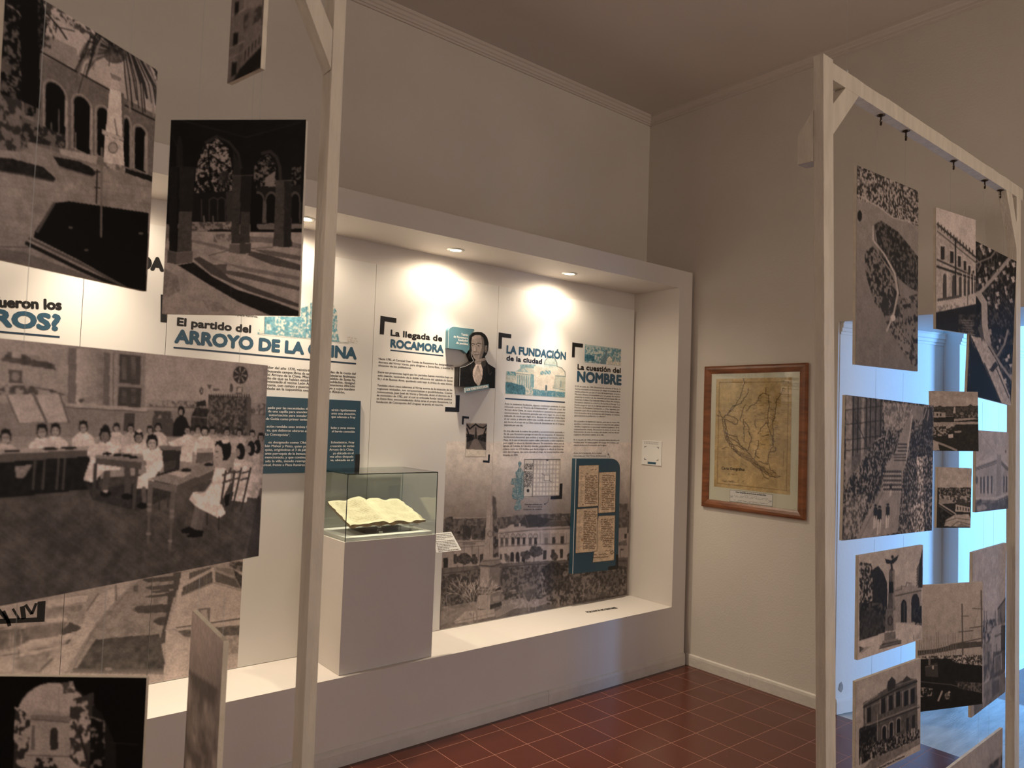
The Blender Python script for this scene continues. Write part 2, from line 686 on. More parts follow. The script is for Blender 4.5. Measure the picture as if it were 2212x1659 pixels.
        me.polygons.foreach_set('loop_start', np.arange(0, q.size, 4, dtype=np.int32))
        me.update(calc_edges=True)
        ca = me.color_attributes.new('ink', 'FLOAT_COLOR', 'POINT')
        g = (vnoise(ny, nx, 1.3, 1, s.seed + 900) - 0.5)[:, :, None] * s.grain
        g2 = (vnoise(ny, nx, 11, 3, s.seed + 901) - 0.5)[:, :, None] * 0.10
        k = s.c
        for _ in range(s.soft):
            q = np.pad(k, ((1, 1), (1, 1), (0, 0)), mode='edge')
            k = (q[1:-1, 1:-1] * 2 + q[:-2, 1:-1] + q[2:, 1:-1] + q[1:-1, :-2] + q[1:-1, 2:]) / 6.0
        c = np.clip(k * (1 + g + g2) / s.white, 0.0, 1.12)
        c = np.where(c <= 0.04045, c / 12.92, ((c + 0.055) / 1.055) ** 2.4) * s.top
        c = np.clip(c, 0.003, 0.85)
        rgba = np.ones((ny * nx, 4), np.float32)
        rgba[:, :3] = c.reshape(-1, 3)
        ca.data.foreach_set('color', rgba.ravel())
        return link(name, me, m, parent)

def cut_to(o, keep):
    bm = bmesh.new()
    bm.from_mesh(o.data)
    bm.verts.ensure_lookup_table()
    kf = keep.ravel()
    bmesh.ops.delete(bm, geom=[v for v in bm.verts if not kf[v.index]], context='VERTS')
    bm.to_mesh(o.data)
    bm.free()
    return o


# ------------------------------------------------------------------ the room
XR, YF, YB, YP = 1.845, 0.115, 0.54, 0.487      # right wall, front of the display niche, back wall, face of the posters
ZC = 3.80
struct(MB().add([(-5, -5.2, 0), (1.86, -5.2, 0), (1.86, 0.7, 0), (-5, 0.7, 0)], [(0, 1, 2, 3)]).build('floor', TILE))
struct(MB().add([(1.86, -5.2, -0.002), (2.95, -5.2, -0.002), (2.95, 0.7, -0.002), (1.86, 0.7, -0.002)], [(0, 1, 2, 3)]).build('floor', CEMENT))
struct(MB().add([(2.95, -5.2, 0), (6.5, -5.2, 0), (6.5, 0.7, 0), (2.95, 0.7, 0)], [(0, 1, 2, 3)]).build('floor', TILE))
struct(MB().box(-5.2, 6.7, -5.4, 0.75, ZC, ZC + 0.1).build('ceiling', CEIL))
struct(MB().box(-5.2, XR, YB, 0.72, 0, ZC).build('wall_back', PAINT))
struct(MB().box(-5.2, -5.0, -5.4, YB, 0, ZC).build('wall_left', PAINT))
struct(MB().box(-5.0, 2.95, -5.4, -5.2, 0, ZC).build('wall_front', PAINT))
wr = MB()
wr.box(XR, 1.862, -0.89, 0.72, 0, ZC)
wr.box(XR, 1.862, -2.7, -0.89, 2.196, ZC)
wr.box(XR, 1.862, -5.2, -2.7, 0, ZC)
struct(wr.build('wall_right', PAINT))
plan = [(1.862, 0.72), (1.862, -0.894), (2.752, -1.104), (2.70, -1.215), (6.5, -1.30), (6.5, 0.72)]
wp = MB()
wp.prism([(x, y, 0) for x, y in plan], (0, 0, ZC))
wp.box(1.862, 2.60, -2.7, -0.86, 2.2, ZC)
wp.box(1.862, 2.95, -5.2, -2.7, 0, ZC)
struct(wp.build('wall_passage', ROOM2))
struct(MB().box(6.5, 6.7, -5.4, 0.72, 0, ZC).build('wall_far', ROOM2))
ws = MB()
ws.box(2.95, 3.1, -5.2, -5.0, 0, ZC).box(4.7, 6.5, -5.2, -5.0, 0, ZC).box(3.1, 4.7, -5.2, -5.0, 0, 0.5).box(3.1, 4.7, -5.2, -5.0, 2.7, ZC)
struct(ws.build('wall_street', ROOM2))
wf = MB()
for x in (3.1, 3.87, 4.64):
    wf.box(x, x + 0.06, -5.14, -5.09, 0.5, 2.7)
for z in (0.5, 1.55, 2.64):
    wf.box(3.1, 4.7, -5.14, -5.09, z, z + 0.06)
struct(wf.build('window_1', SKIRT))

# drywall box with the lit display niche
nb = MB()
nb.box(-5, 1.825, YF, YB, 0, 0.39).box(-5, 1.825, YF, YB, 2.484, 2.603).box(1.69, 1.825, YF, YB, 0.39, 2.484).box(-5, 1.69, 0.507, YB, 0.39, 2.484)
struct(nb.build('wall_niche', NICHE))

# cornices
prof = [(0, 3.738), (0.010, 3.738), (0.012, 3.748), (0.020, 3.750), (0.022, 3.762), (0.030, 3.766), (0.036, 3.780), (0.046, 3.784), (0.048, ZC + 0.001), (0, ZC + 0.001)]
struct(MB().prism([(-5, YB - d, z) for d, z in prof], (XR + 5, 0, 0)).build('trim_1', CEIL))
struct(MB().prism([(XR - d, -5.2, z) for d, z in prof], (0, 5.74, 0)).build('trim_2', CEIL))


def skirting(name, p, q, m, h=0.078, d=0.015, off=(0, 0)):
    p, q = np.array(p, float), np.array(q, float)
    u = (q - p) / np.linalg.norm(q - p)
    n = np.array([u[1], -u[0]])
    pr = [(0, 0), (d, 0), (d, h - 0.02), (d * 0.8, h - 0.006), (d * 0.25, h), (0, h)]
    poly = [(p[0] + n[0] * a, p[1] + n[1] * a, z) for a, z in pr]
    return struct(MB().prism(poly, (q[0] - p[0], q[1] - p[1], 0)).build(name, m))


skirting('baseboard_niche', (-5, YF), (0.6105, YF), SKIRT)
skirting('baseboard_niche', (0.6125, YF), (1.823, YF), SKIRT)
skirting('baseboard_right', (XR, 0.105), (XR, -0.375), SKIRT, 0.074, 0.012)
skirting('baseboard_right', (XR, -0.3765), (XR, -0.889), SKIRT, 0.078, 0.012)
skirting('baseboard_passage', (1.862, -0.894), (2.752, -1.104), ROOM2, 0.085, 0.012)
skirting('baseboard_passage', (2.70, -1.215), (6.5, -1.30), ROOM2, 0.085, 0.012)
# mouldings under the passage ceiling
for i, (p, q) in enumerate([((1.862, -0.894), (2.752, -1.104)), ((2.70, -1.215), (4.4, -1.253))]):
    p, q = np.array(p), np.array(q)
    u = (q - p) / np.linalg.norm(q - p)
    n = np.array([u[1], -u[0]])
    pr = [(0, 2.125), (0.006, 2.125), (0.006, 2.14), (0.013, 2.143), (0.013, 2.16), (0.021, 2.165), (0.021, 2.185), (0.03, 2.199), (0, 2.199)]
    struct(MB().prism([(p[0] + n[0] * a, p[1] + n[1] * a, z) for a, z in pr], (q[0] - p[0], q[1] - p[1], 0)).build('trim_%d' % (3 + i), ROOM2))
# drain cover line and damp stain of the passage belong to its surfaces
st = MB()
c = unproj(1816, 1484, (1.862, -0.894, 0), np.array([0.2296, 0.9733, 0]))
N_ = np.array([-0.2296, -0.9733, 0])
U_ = np.array([0.9733, -0.2296, 0])
rr = random.Random(4)
st.add([c + N_ * 0.0008 + U_ * (0.022 * math.cos(a) * rr.uniform(.7, 1.1)) + np.array([0, 0, 1]) * (0.03 * math.sin(a) * rr.uniform(.7, 1.1)) for a in np.linspace(0, 2 * math.pi, 15)[:-1]], [tuple(range(14))])
struct(st.build('wall_damp_patch', STAIN))

# recessed downlights in the ceiling of the niche
def downlight(x, label):
    t = thing('downlight', (x, 0.325, 2.484), label, 'light', 'downlights in the ceiling of the display niche')
    MB().lathe(x, 0.325, [(0.030, 2.4835), (0.033, 2.479), (0.044, 2.478), (0.050, 2.4835)], 32).build('ring', CHROME, t, smooth=True)
    MB().lathe(x, 0.325, [(0.0005, 2.4822), (0.031, 2.4822)], 32).build('bulb', LAMP, t)
    for en, sz, bl, ti in ((13.5, 174, 0.6, 0), (86, 90, 1.0, -13)):
        l = bpy.data.lights.new('downlight_beam', 'SPOT')
        l.energy, l.color, l.spot_size, l.spot_blend, l.shadow_soft_size = en, (1.0, 0.845, 0.64), math.radians(sz), bl, 0.025
        o = bpy.data.objects.new('downlight_beam', l)
        COL.objects.link(o)
        o.location = (x, 0.325, 2.468)
        o.rotation_euler = (math.radians(ti), 0, 0)
        o.parent = t
        o.matrix_parent_inverse = t.matrix_basis.inverted()


downlight(0.881, 'glowing round downlight nearest the white end wall of the lit niche')
downlight(0.027, 'glowing round downlight above the heading about the arrival')
downlight(-0.833, 'glowing round downlight half hidden by the edge of the dark arcade photograph')
downlight(-1.69, 'glowing round downlight behind the tilted garden monument photograph')
downlight(-2.55, 'glowing round downlight at the unseen end of the niche')
# ------------------------------------------------------------------ what the photographs show


def art_classroom(P):
    P.top = 0.78
    P.frame(0, 640, .422)
    P.all(128, 1, .05, 40)
    P.poly([(-900, 100), (350, 240), (350, 560), (-900, 480)], 134)
    P.poly([(745, 280), (1400, 360), (1400, 560), (745, 540)], 136)
    P.poly([(-700, 560), (340, 545), (740, 580), (1400, 610), (1400, 720), (-700, 720)], 112)
    P.poly([(5, 325), (40, 285), (130, 300), (170, 325), (240, 335), (280, 350), (282, 378), (8, 332)], 68, 1, .2)
    P.poly([(60, 285), (110, 290), (105, 318), (60, 312)], 140)
    P.poly([(150, 300), (200, 306), (205, 325), (160, 325)], 120)
    P.poly([(45, 373), (115, 380), (113, 446), (43, 440)], 76)
    P.ell(78, 410, 20, 24, 112)
    P.speck([(-300, 440), (150, 460), (345, 490), (345, 545), (0, 510), (-300, 500)], 132, 70, 6, .62)
    P.line([(150, 462), (250, 480), (330, 505)], 5, 60)
    for dx in (0, 145):
        P.poly([(33 + dx, 505), (165 + dx * .96, 500 + dx * .03), (235 + dx * .8, 640), (95 + dx, 648)], 150, 1, .05)
        P.line([(33 + dx, 505), (95 + dx, 648)], 7, 80)
        P.line([(165 + dx * .96, 500), (235 + dx * .8, 645)], 7, 80)
    P.poly([(348, 262), (392, 268), (390, 560), (345, 545)], 98)
    P.grad([(390, 266), (532, 285), (528, 560), (388, 552)], 152, 112, 0)
    for k in range(22):
        P.line([(495, 300 + k * 11), (528, 302 + k * 11)], 3, 75, .6)
    P.poly([(532, 285), (562, 288), (558, 560), (526, 556)], 90)
    P.poly([(562, 288), (602, 292), (600, 562), (558, 560)], 128)
    P.line([(580, 290), (578, 560)], 5, 85)
    P.poly([(602, 292), (740, 305), (740, 575), (598, 570)], 112)
    P.poly([(612, 296), (720, 306), (718, 452), (608, 445)], 62)
    P.poly([(606, 462), (722, 470), (718, 570), (602, 565)], 58)
    for k in range(12):
        for cx in (632, 680):
            P.line([(cx - 8, 312 + k * 10), (cx + 12, 313 + k * 10)], 3, 108)
    for k in range(8):
        for cx in (632, 680):
            P.line([(cx - 8, 478 + k * 9), (cx + 12, 479 + k * 9)], 3, 100)
    P.poly([(335, 545), (755, 572), (752, 590), (335, 565)], 140)
    P.line([(335, 568), (752, 593)], 5, 70)
    P.ell(450, 530, 38, 16, 120)
    P.ell(415, 534, 14, 10, 70)
    P.speck([(752, 528), (1060, 540), (1060, 572), (752, 560)], 128, 80, 4, .6)
    P.speck([(1282, 545), (1375, 552), (1372, 605), (1282, 600)], 125, 75, 4, .55)
    P.line([(752, 562), (1062, 575)], 4, 80)
    P.line([(1282, 603), (1372, 608)], 4, 80)
    P.ell(1230, 403, 38, 46, 50)
    for a in np.arange(0, 6.2, .9):
        P.poly([(1230, 403), (1230 + 34 * math.cos(a), 403 + 42 * math.sin(a)), (1230 + 34 * math.cos(a + .22), 403 + 42 * math.sin(a + .22))], 135)
    P.ell(1030, 484, 9, 19, 55)
    P.ell(1030, 484, 4, 12, 125)
    P.poly([(1058, 452), (1085, 454), (1072, 480)], 75)
    P.poly([(1090, 472), (1122, 474), (1122, 484), (1090, 484)], 80)
    P.poly([(1212, 462), (1244, 466), (1238, 500), (1205, 498)], 85)
    P.poly([(1218, 468), (1238, 470), (1233, 492), (1212, 492)], 140)
    P.ell(1183, 470, 9, 22, 70)
    P.speck([(1065, 505), (1282, 515), (1282, 715), (1062, 700)], 50, 92, 3, .5)
    for k in range(18):
        P.line([(1070 + k * 12, 503), (1070 + k * 12, 517)], 5, 40)
    P.poly([(1262, 518), (1284, 520), (1284, 712), (1262, 710)], 78)
    P.poly([(1000, 570), (1062, 575), (1058, 700), (975, 690), (980, 610)], 42, 1, .3)
    P.line([(975, 615), (1058, 622)], 4, 110)
    P.poly([(1010, 540), (1050, 530), (1055, 560), (1000, 565)], 36)
    P.poly([(780, 620), (885, 628), (885, 720), (780, 712)], 66)
    P.speck([(785, 585), (880, 590), (880, 625), (785, 620)], 105, 60, 4, .5)
    P.poly([(635, 595), (688, 600), (686, 700), (632, 690)], 60)
    # teacher
    P.poly([(900, 625), (925, 608), (952, 622), (966, 660), (960, 720), (882, 715), (884, 655)], 24)
    P.ell(926, 588, 18, 28, 22)
    P.ell(924, 594, 11, 16, 118)
    # back rows
    for x, y, h, d in [(540, 700, 44, 120), (595, 692, 46, 160), (668, 695, 46, 150), (766, 700, 40, 150), (808, 692, 46, 165), (1012, 700, 42, 158), (1086, 705, 42, 155), (1160, 712, 44, 150), (1224, 714, 40, 150), (1290, 720, 38, 120), (1335, 740, 44, 120)]:
        P.child(x, y, h, d, 28, 125)
    for x, y, h, d in [(-230, 760, 80, 160), (-110, 750, 78, 165), (28, 752, 76, 172), (214, 722, 74, 178), (283, 712, 66, 176), (425, 694, 60, 182)]:
        P.child(x, y, h, d, 24, 128)
    P.poly([(862, 748), (960, 706), (985, 730), (980, 850), (905, 840), (915, 770), (870, 765)], 182, 1, .08)
    P.child(958, 705, 46, 178, 28, 125)
    P.child(1047, 712, 50, 184, 24, 140)
    P.poly([(1008, 780), (1090, 775), (1088, 800), (1008, 800)], 150)
    P.poly([(1008, 800), (1092, 800), (1090, 860), (1000, 855)], 85)
    # tables at the back
    P.poly([(815, 765), (930, 768), (925, 790), (812, 785)], 96)
    P.poly([(812, 785), (925, 790), (915, 900), (840, 905), (835, 850)], 40)
    # left tables
    P.poly([(-900, 845), (0, 785), (455, 768), (450, 790), (0, 812), (-900, 880)], 142)
    P.poly([(-900, 872), (0, 808), (448, 786), (446, 822), (0, 852), (-900, 925)], 74)
    P.poly([(-900, 925), (0, 850), (446, 820), (520, 870), (500, 1010), (0, 1060), (-900, 1150)], 20, 1, .3)
    for x in (180, 228, 300, 332):
        P.line([(x, 835), (x - 12, 985)], 13, 60)
    P.poly([(75, 870), (165, 862), (120, 930), (82, 930)], 118, .8, .2)
    for x, y in [(255, 780), (350, 776), (60, 792), (-80, 802)]:
        P.ell(x, y, 42, 8, 34)
    # floor
    P.poly([(-900, 1150), (0, 1035), (480, 985), (700, 960), (830, 900), (1330, 980), (1340, 1400), (-900, 1900)], 66, 1, .18, 14)
    for k in range(26):
        x0 = -700 + k * 90
        P.line([(x0, 1060 + k * 2), (x0 + 800, 1700)], 3, 46, .55)
        P.line([(x0 + 30, 1060 + k * 2), (x0 + 840, 1700)], 5, 84, .3)
    P.poly([(430, 940), (860, 900), (880, 1020), (700, 1100), (470, 1040)], 38, .8, .3)
    # middle table with three girls
    P.line([(548, 890), (535, 1000)], 34, 70)
    P.line([(650, 890), (652, 1010)], 32, 66)
    P.poly([(455, 755), (610, 765), (600, 815), (545, 880), (480, 955), (425, 942), (462, 830)], 178, 1, .1, 6)
    P.child(537, 742, 74, 182, 22, 100, 0)
    P.poly([(625, 770), (745, 745), (745, 810), (620, 800)], 180, 1, .08)
    P.child(708, 745, 60, 178, 18, 115, 0, False)
    P.ell(712, 690, 14, 8, 180)
    P.poly([(730, 790), (795, 765), (828, 790), (835, 870), (800, 910), (770, 985), (700, 985), (702, 925), (752, 900), (735, 850)], 184, 1, .08, 6)
    P.child(778, 778, 74, 186, 22, 145, 0, False)
    P.poly([(488, 812), (720, 822), (752, 852), (750, 868), (486, 830)], 112)
    P.poly([(488, 828), (722, 850), (720, 886), (486, 858)], 70)
    P.line([(488, 860), (478, 1030)], 17, 52)
    P.line([(700, 886), (682, 1085)], 17, 64)
    for x, y in [(548, 806), (600, 812), (648, 815), (682, 824)]:
        P.ell(x, y, 24, 8, 28)
    P.line([(735, 985), (738, 1070)], 22, 82)
    for x, y in [(540, 1010), (648, 1025), (728, 1072)]:
        P.ell(x, y, 30, 16, 16)
    P.ell(540, 998, 12, 8, 150)
    P.poly([(840, 850), (902, 838), (895, 880), (838, 898)], 58)
    P.line([(812, 900), (815, 1095)], 8, 50)
    P.line([(860, 1010), (858, 1080)], 7, 50)
    # girls along the right
    for x, y, h, d in [(1315, 800, 70, 120), (1285, 810, 74, 130), (1230, 830, 84, 150)]:
        P.poly([(x - 30, y), (x + 30, y + 5), (x + 45, y + 120), (x + 30, y + 225), (x - 50, y + 215), (x - 40, y + 100)], d + 25, 1, .15, 5)
        P.ell(x, y - h * .42, h * .27, h * .52, 22)
        P.ell(x - h * .16, y - h * .36, h * .14, h * .26, 120)
    for x in (1160, 1215, 1262):
        P.line([(x + 20, 880), (x - 30, 1100)], 9, 52)
        P.line([(x - 22, 905), (x + 14, 895)], 9, 60)
        P.line([(x - 30, 940), (x + 6, 930)], 9, 60)
    # front table
    P.poly([(758, 935), (1080, 840), (1100, 880), (905, 968)], 116, 1, .05)
    P.poly([(758, 940), (905, 972), (902, 1008), (757, 972)], 92)
    P.poly([(905, 972), (1105, 885), (1100, 925), (902, 1012)], 74)
    P.ell(952, 890, 26, 10, 30)
    P.ell(1068, 862, 24, 9, 30)
    P.poly([(858, 908), (895, 895), (985, 905), (935, 928)], 160)
    for x0, y0, x1, y1 in [(768, 975, 757, 1258), (885, 1008, 868, 1295)]:
        P.line([(x0, y0), ((x0 + x1) / 2, (y0 + y1) / 2)], 24, 84)
        P.line([((x0 + x1) / 2, (y0 + y1) / 2), (x1, y1)], 15, 80)
        for k in (.32, .42, .85):
            P.ell(x0 + (x1 - x0) * k, y0 + (y1 - y0) * k, 13, 9, 104)
    # seated girl in front
    P.line([(1010, 1085), (990, 1180)], 30, 92)
    P.line([(1035, 1095), (1018, 1200)], 28, 84)
    P.poly([(925, 1195), (965, 1178), (1000, 1195), (995, 1215), (930, 1212)], 16)
    P.poly([(955, 1225), (1000, 1195), (1040, 1200), (1036, 1230), (965, 1236)], 14)
    P.poly([(1150, 1020), (1195, 1000), (1180, 1060), (1150, 1080)], 18)
    P.poly([(1098, 880), (1130, 868), (1180, 905), (1175, 960), (1130, 1055), (1155, 1110), (1120, 1138), (1000, 1075), (968, 1040), (985, 1005), (1050, 1000), (1085, 945)], 190, 1, .09, 6)
    P.line([(1085, 950), (1050, 1000), (1000, 1010)], 6, 130)
    P.ell(1150, 785, 34, 56, 20)
    P.ell(1120, 800, 26, 46, 148)
    P.poly([(1100, 772), (1104, 742), (1150, 735), (1172, 780), (1156, 840), (1142, 820), (1132, 772), (1112, 758)], 20)
    P.poly([(1112, 840), (1135, 835), (1140, 880), (1112, 882)], 140)
    P.ell(1152, 742, 20, 12, 178)
    P.line([(1104, 795), (1113, 795)], 5, 50)
    P.line([(1105, 826), (1114, 827)], 4, 80)
    for x0, x1 in ((1155, 1130), (1200, 1175)):
        P.line([(x0, 895), (x1, 1060)], 11, 54)
    for y in (915, 955):
        P.line([(1140, y), (1195, y - 20)], 11, 66)
    P.line([(1120, 1130), (1118, 1195)], 9, 46)
    P.line([(1060, 1110), (1058, 1170)], 9, 46)
    P.poly([(1330, 980), (1380, 980), (1330, 1400), (1250, 1380)], 40, .5)


def art_monument(P):
    P.top = 0.76
    P.frame(0, 0, .422)
    P.all(112, 1, .08, 30)
    P.poly([(-100, -200), (900, 100), (900, 700), (-100, 200)], 150)
    P.speck([(200, -150), (900, 260), (800, 420), (560, 250), (330, 120), (200, 60)], 60, 150, 7, .42)
    # terrace parapet and arcade wall
    P.poly([(180, 150), (390, 250), (420, 370), (190, 260)], 120)
    P.poly([(170, 255), (800, 590), (800, 920), (560, 860), (170, 740)], 92, 1, .06)
    P.line([(200, 262), (400, 372)], 10, 28)
    P.line([(400, 372), (560, 460)], 8, 34)
    P.line([(640, 540), (790, 615)], 9, 34)
    for x0, x1, yb, ys, yt, sl in [(232, 332, 700, 450, 400, .55), (378, 460, 755, 520, 478, .5), (497, 560, 790, 575, 540, .45), (632, 660, 850, 640, 602, .3), (690, 742, 862, 668, 642, .4)]:
        P.arch(x0 - 14, x1 + 14, yb, ys - 8, yt - 22, 122, sl)
        P.arch(x0 - 5, x1 + 5, yb, ys - 4, yt - 10, 96, sl)
        P.arch(x0, x1, yb, ys, yt, 8, sl)
    for x, y0, y1 in [(338, 520, 640), (466, 560, 760), (745, 700, 870)]:
        P.line([(x, y0), (x - 4, y1)], 14, 140, .8)
    P.line([(300, 560), (300, 720)], 7, 120, .7)
    P.line([(262, 630), (260, 800)], 7, 118, .8)
    P.line([(386, 680), (384, 800)], 7, 130, .7)
    # tree on the left
    P.speck([(0, -50), (210, -60), (240, 130), (200, 300), (180, 600), (0, 560)], 12, 70, 8, .66)
    P.poly([(100, -50), (190, -60), (200, 260), (205, 560), (110, 520), (95, 200)], 9)
    P.dots([(0, 60), (100, 80), (110, 480), (0, 470)], 92, 4, .62, .8)
    P.dots([(190, 60), (300, 120), (260, 250), (195, 240)], 50, 4, .5, .9)
    P.line([(230, 60), (300, 140), (340, 200)], 8, 30, .9)
    P.line([(300, 140), (380, 160)], 6, 34, .9)
    P.poly([(20, 20), (60, 30), (110, 90), (95, 60)], 130, .8)
    P.speck([(-60, 460), (120, 520), (140, 760), (60, 800), (-60, 740)], 96, 44, 8, .5)
    P.speck([(110, 600), (330, 690), (330, 760), (110, 720)], 84, 34, 6, .5)
    # palm
    r = random.Random(2)
    for k in range(70):
        a = math.radians(-205 + k * 3.6)
        L1 = r.uniform(120, 240)
        x1, y1 = 600 + L1 * .75 * math.cos(a), 270 + L1 * .62 * math.sin(a)
        x2, y2 = x1 + 45 * math.cos(a), y1 + r.uniform(40, 150)
        P.line([(600, 262), (x1, y1), (x2, y2)], r.uniform(4, 13), r.choice([22, 34, 70, 30, 110]), .75)
    for k in range(16):
        x = 640 + k * 11
        P.line([(630 + k * 5, 260), (x, 400 + k * 3), (x + 14, 560 + r.uniform(-60, 40))], r.uniform(5, 12), r.choice([24, 120, 36]), .8)
    P.ell(590, 280, 60, 45, 52, .8, 0, .5)
    # monument
    P.poly([(570, 410), (608, 418), (612, 462), (568, 455)], 160)
    P.poly([(560, 370), (620, 400), (615, 418), (570, 402)], 110)
    P.poly([(560, 455), (618, 470), (628, 700), (540, 670)], 176, 1, .04)
    P.poly([(618, 470), (632, 480), (634, 700), (626, 700)], 84)
    P.poly([(520, 662), (632, 705), (630, 722), (520, 685)], 150)
    P.line([(525, 690), (630, 726)], 6, 52)
    P.poly([(535, 690), (628, 724), (640, 905), (525, 880)], 166, 1, .1, 4)
    P.ell(577, 757, 26, 30, 96)
    P.ell(577, 757, 20, 23, 136)
    P.speck([(525, 830), (640, 850), (660, 935), (525, 905)], 140, 96, 5, .45)
    P.line([(585, 610), (598, 690)], 8, 84, .7)
    # ground
    P.poly([(-60, 760), (130, 780), (330, 830), (530, 860), (800, 900), (800, 1520), (-60, 1400)], 118, 1, .09, 14)
    P.poly([(300, 760), (500, 800), (490, 840), (310, 790)], 138)
    for k in range(12):
        P.line([(-50, 870 + k * 38), (300, 900 + k * 42), (800, 960 + k * 45)], 7, 140 if k % 2 else 96, .25)
    P.poly([(-60, 800), (60, 812), (220, 855), (285, 915), (270, 930), (60, 885), (-60, 860)], 30, 1, .3)
    P.line([(-60, 868), (120, 895), (270, 930)], 8, 66)
    P.poly([(270, 800), (400, 825), (470, 860), (490, 890), (470, 905), (300, 850)], 26, 1, .3)
    P.line([(300, 855), (470, 905)], 8, 88)
    P.poly([(640, 862), (790, 905), (790, 935), (640, 885)], 22)
    P.poly([(270, 1040), (350, 1030), (760, 1090), (745, 1490), (650, 1470), (400, 1330), (170, 1215), (180, 1180)], 5)
    P.line([(275, 1040), (190, 1185)], 16, 84, .8)
    P.line([(135, 1245), (400, 1375), (600, 1465), (740, 1500)], 20, 22)
    P.line([(150, 1222), (410, 1348), (640, 1470)], 14, 60, .8)
    P.poly([(-60, 1260), (120, 1290), (420, 1400), (620, 1480), (-60, 1340)], 84, .8)
    P.line([(-50, 1262), (150, 1266)], 4, 60)
    P.line([(520, 760), (516, 1210)], 12, 96, .85)
    P.line([(496, 870), (492, 1040)], 7, 30)
    P.line([(484, 880), (508, 880)], 9, 40)
    P.line([(484, 960), (508, 962)], 7, 40)
    for x, y in [(360, 1165), (720, 1195), (440, 1280)]:
        P.ell(x, y, 12, 7, 70)


def art_arcade(P):
    P.top = 0.76
    P.frame(340, 240, .27735)
    P.all(12, 1, .2, 20)
    P.line([(160, 66), (690, 205), (1150, 80)], 12, 30, .7)
    P.line([(640, 180), (1150, 70)], 6, 26, .6)
    # sky with leaves through the arches
    P.speck([(290, 640), (300, 450), (370, 250), (460, 205), (560, 300), (610, 640)], 14, 118, 4, .58, .2)
    P.speck([(420, 260), (540, 310), (560, 400), (430, 420)], 20, 128, 3.5, .48, .25)
    P.speck([(745, 640), (755, 420), (850, 320), (920, 400), (925, 640)], 12, 88, 4, .62)
    P.speck([(1040, 620), (1050, 440), (1140, 420), (1140, 620)], 10, 70, 4, .68)
    for k in range(16):
        a = math.radians(20 + k * 9)
        P.line([(520, 470), (520 + 85 * math.cos(a), 470 + 150 * math.sin(a))], 7, 10 if k % 2 else 60, .8)
    P.line([(395, 300), (420, 640)], 12, 8)
    P.line([(560, 440), (430, 350), (330, 420)], 8, 8)
    P.poly([(840, 520), (915, 470), (915, 575), (840, 585)], 104)
    P.line([(830, 585), (920, 578)], 5, 122)
    # far arcade
    P.poly([(275, 640), (600, 620), (600, 860), (275, 860)], 20)
    P.poly([(720, 600), (1140, 580), (1140, 880), (720, 880)], 26)
    P.poly([(535, 630), (600, 625), (600, 860), (540, 860)], 54, .8)
    for x in (345, 405, 470, 530):
        P.line([(x, 690), (x, 850)], 9, 50)
    P.line([(410, 690), (440, 672), (470, 690), (500, 672), (530, 690)], 6, 60)
    for x0, x1, g in ((745, 825, 8), (850, 925, 10), (1045, 1105, 12)):
        P.arch(x0 - 10, x1 + 10, 870, 690, 625, 66)
        P.arch(x0, x1, 870, 700, 645, g)
    P.poly([(822, 700), (850, 700), (846, 870), (818, 870)], 74)
    # courtyard
    P.poly([(60, 880), (1140, 880), (1140, 1010), (60, 1010)], 96)
    P.speck([(270, 865), (580, 862), (580, 935), (270, 935)], 122, 70, 4, .5)
    P.poly([(390, 930), (470, 918), (580, 925), (580, 940), (400, 944)], 24)
    P.poly([(775, 890), (900, 870), (910, 900), (800, 915)], 90)
    P.poly([(740, 925), (1130, 915), (1130, 945), (740, 945)], 14)
    P.line([(362, 820), (366, 865)], 12, 96)
    P.line([(435, 820), (435, 862)], 10, 90)
    P.poly([(725, 560), (770, 560), (775, 900), (800, 940), (725, 940)], 8)
    # paving with long shadows
    P.poly([(40, 1000), (270, 940), (1140, 945), (1140, 1600), (20, 1600)], 136, 1, .06, 12)
    P.poly([(40, 1075), (100, 1090), (40, 1060), (60, 960), (100, 960)], 90, .5)
    P.speck([(440, 960), (580, 950), (580, 1050), (440, 1020)], 132, 96, 6, .5)
    P.poly([(270, 1000), (460, 1040), (580, 1075), (580, 1100), (270, 1020)], 96, .8)
    P.line([(400, 1125), (560, 1085), (900, 1060)], 5, 70)
    P.poly([(720, 975), (900, 985), (1130, 1040), (1130, 1075), (900, 1030), (720, 1020)], 92, .8, .1)
    P.poly([(735, 1090), (900, 1130), (1120, 1200), (1120, 1245), (900, 1200), (700, 1120)], 60, .9)
    P.poly([(740, 1075), (900, 1090), (1120, 1130), (1120, 1165), (860, 1120)], 74, .8)
    P.poly([(280, 1150), (330, 1135), (480, 1220), (560, 1300), (1100, 1500), (1100, 1530), (700, 1400), (420, 1270)], 58, .9)
    P.poly([(500, 1190), (545, 1195), (535, 1240), (700, 1260), (1110, 1370), (1110, 1400), (800, 1330), (520, 1265), (430, 1200)], 72, .9)
    P.poly([(380, 1130), (560, 1190), (1110, 1290), (1110, 1320), (700, 1250)], 82, .6)
    P.poly([(160, 1200), (285, 1180), (430, 1290), (620, 1390), (900, 1480), (1110, 1560), (1110, 1600), (900, 1600), (640, 1490), (400, 1350)], 28, 1, .15)
    P.poly([(45, 1215), (160, 1290), (180, 1400), (40, 1470)], 98, .6, .2)
    P.poly([(350, 1470), (480, 1490), (560, 1560), (400, 1560)], 104, .5, .2)
    # pillars
    P.arch(150, 200, 450, 330, 190, 24)
    P.line([(115, 190), (160, 290), (172, 430)], 5, 34)
    for pts, g in [([(95, 430), (175, 440), (155, 1100), (92, 1090)], 22), ([(175, 440), (290, 450), (275, 785), (170, 785)], 30), ([(170, 785), (272, 785), (268, 1100), (155, 1100)], 62)]:
        P.poly(pts, g, 1, .1)
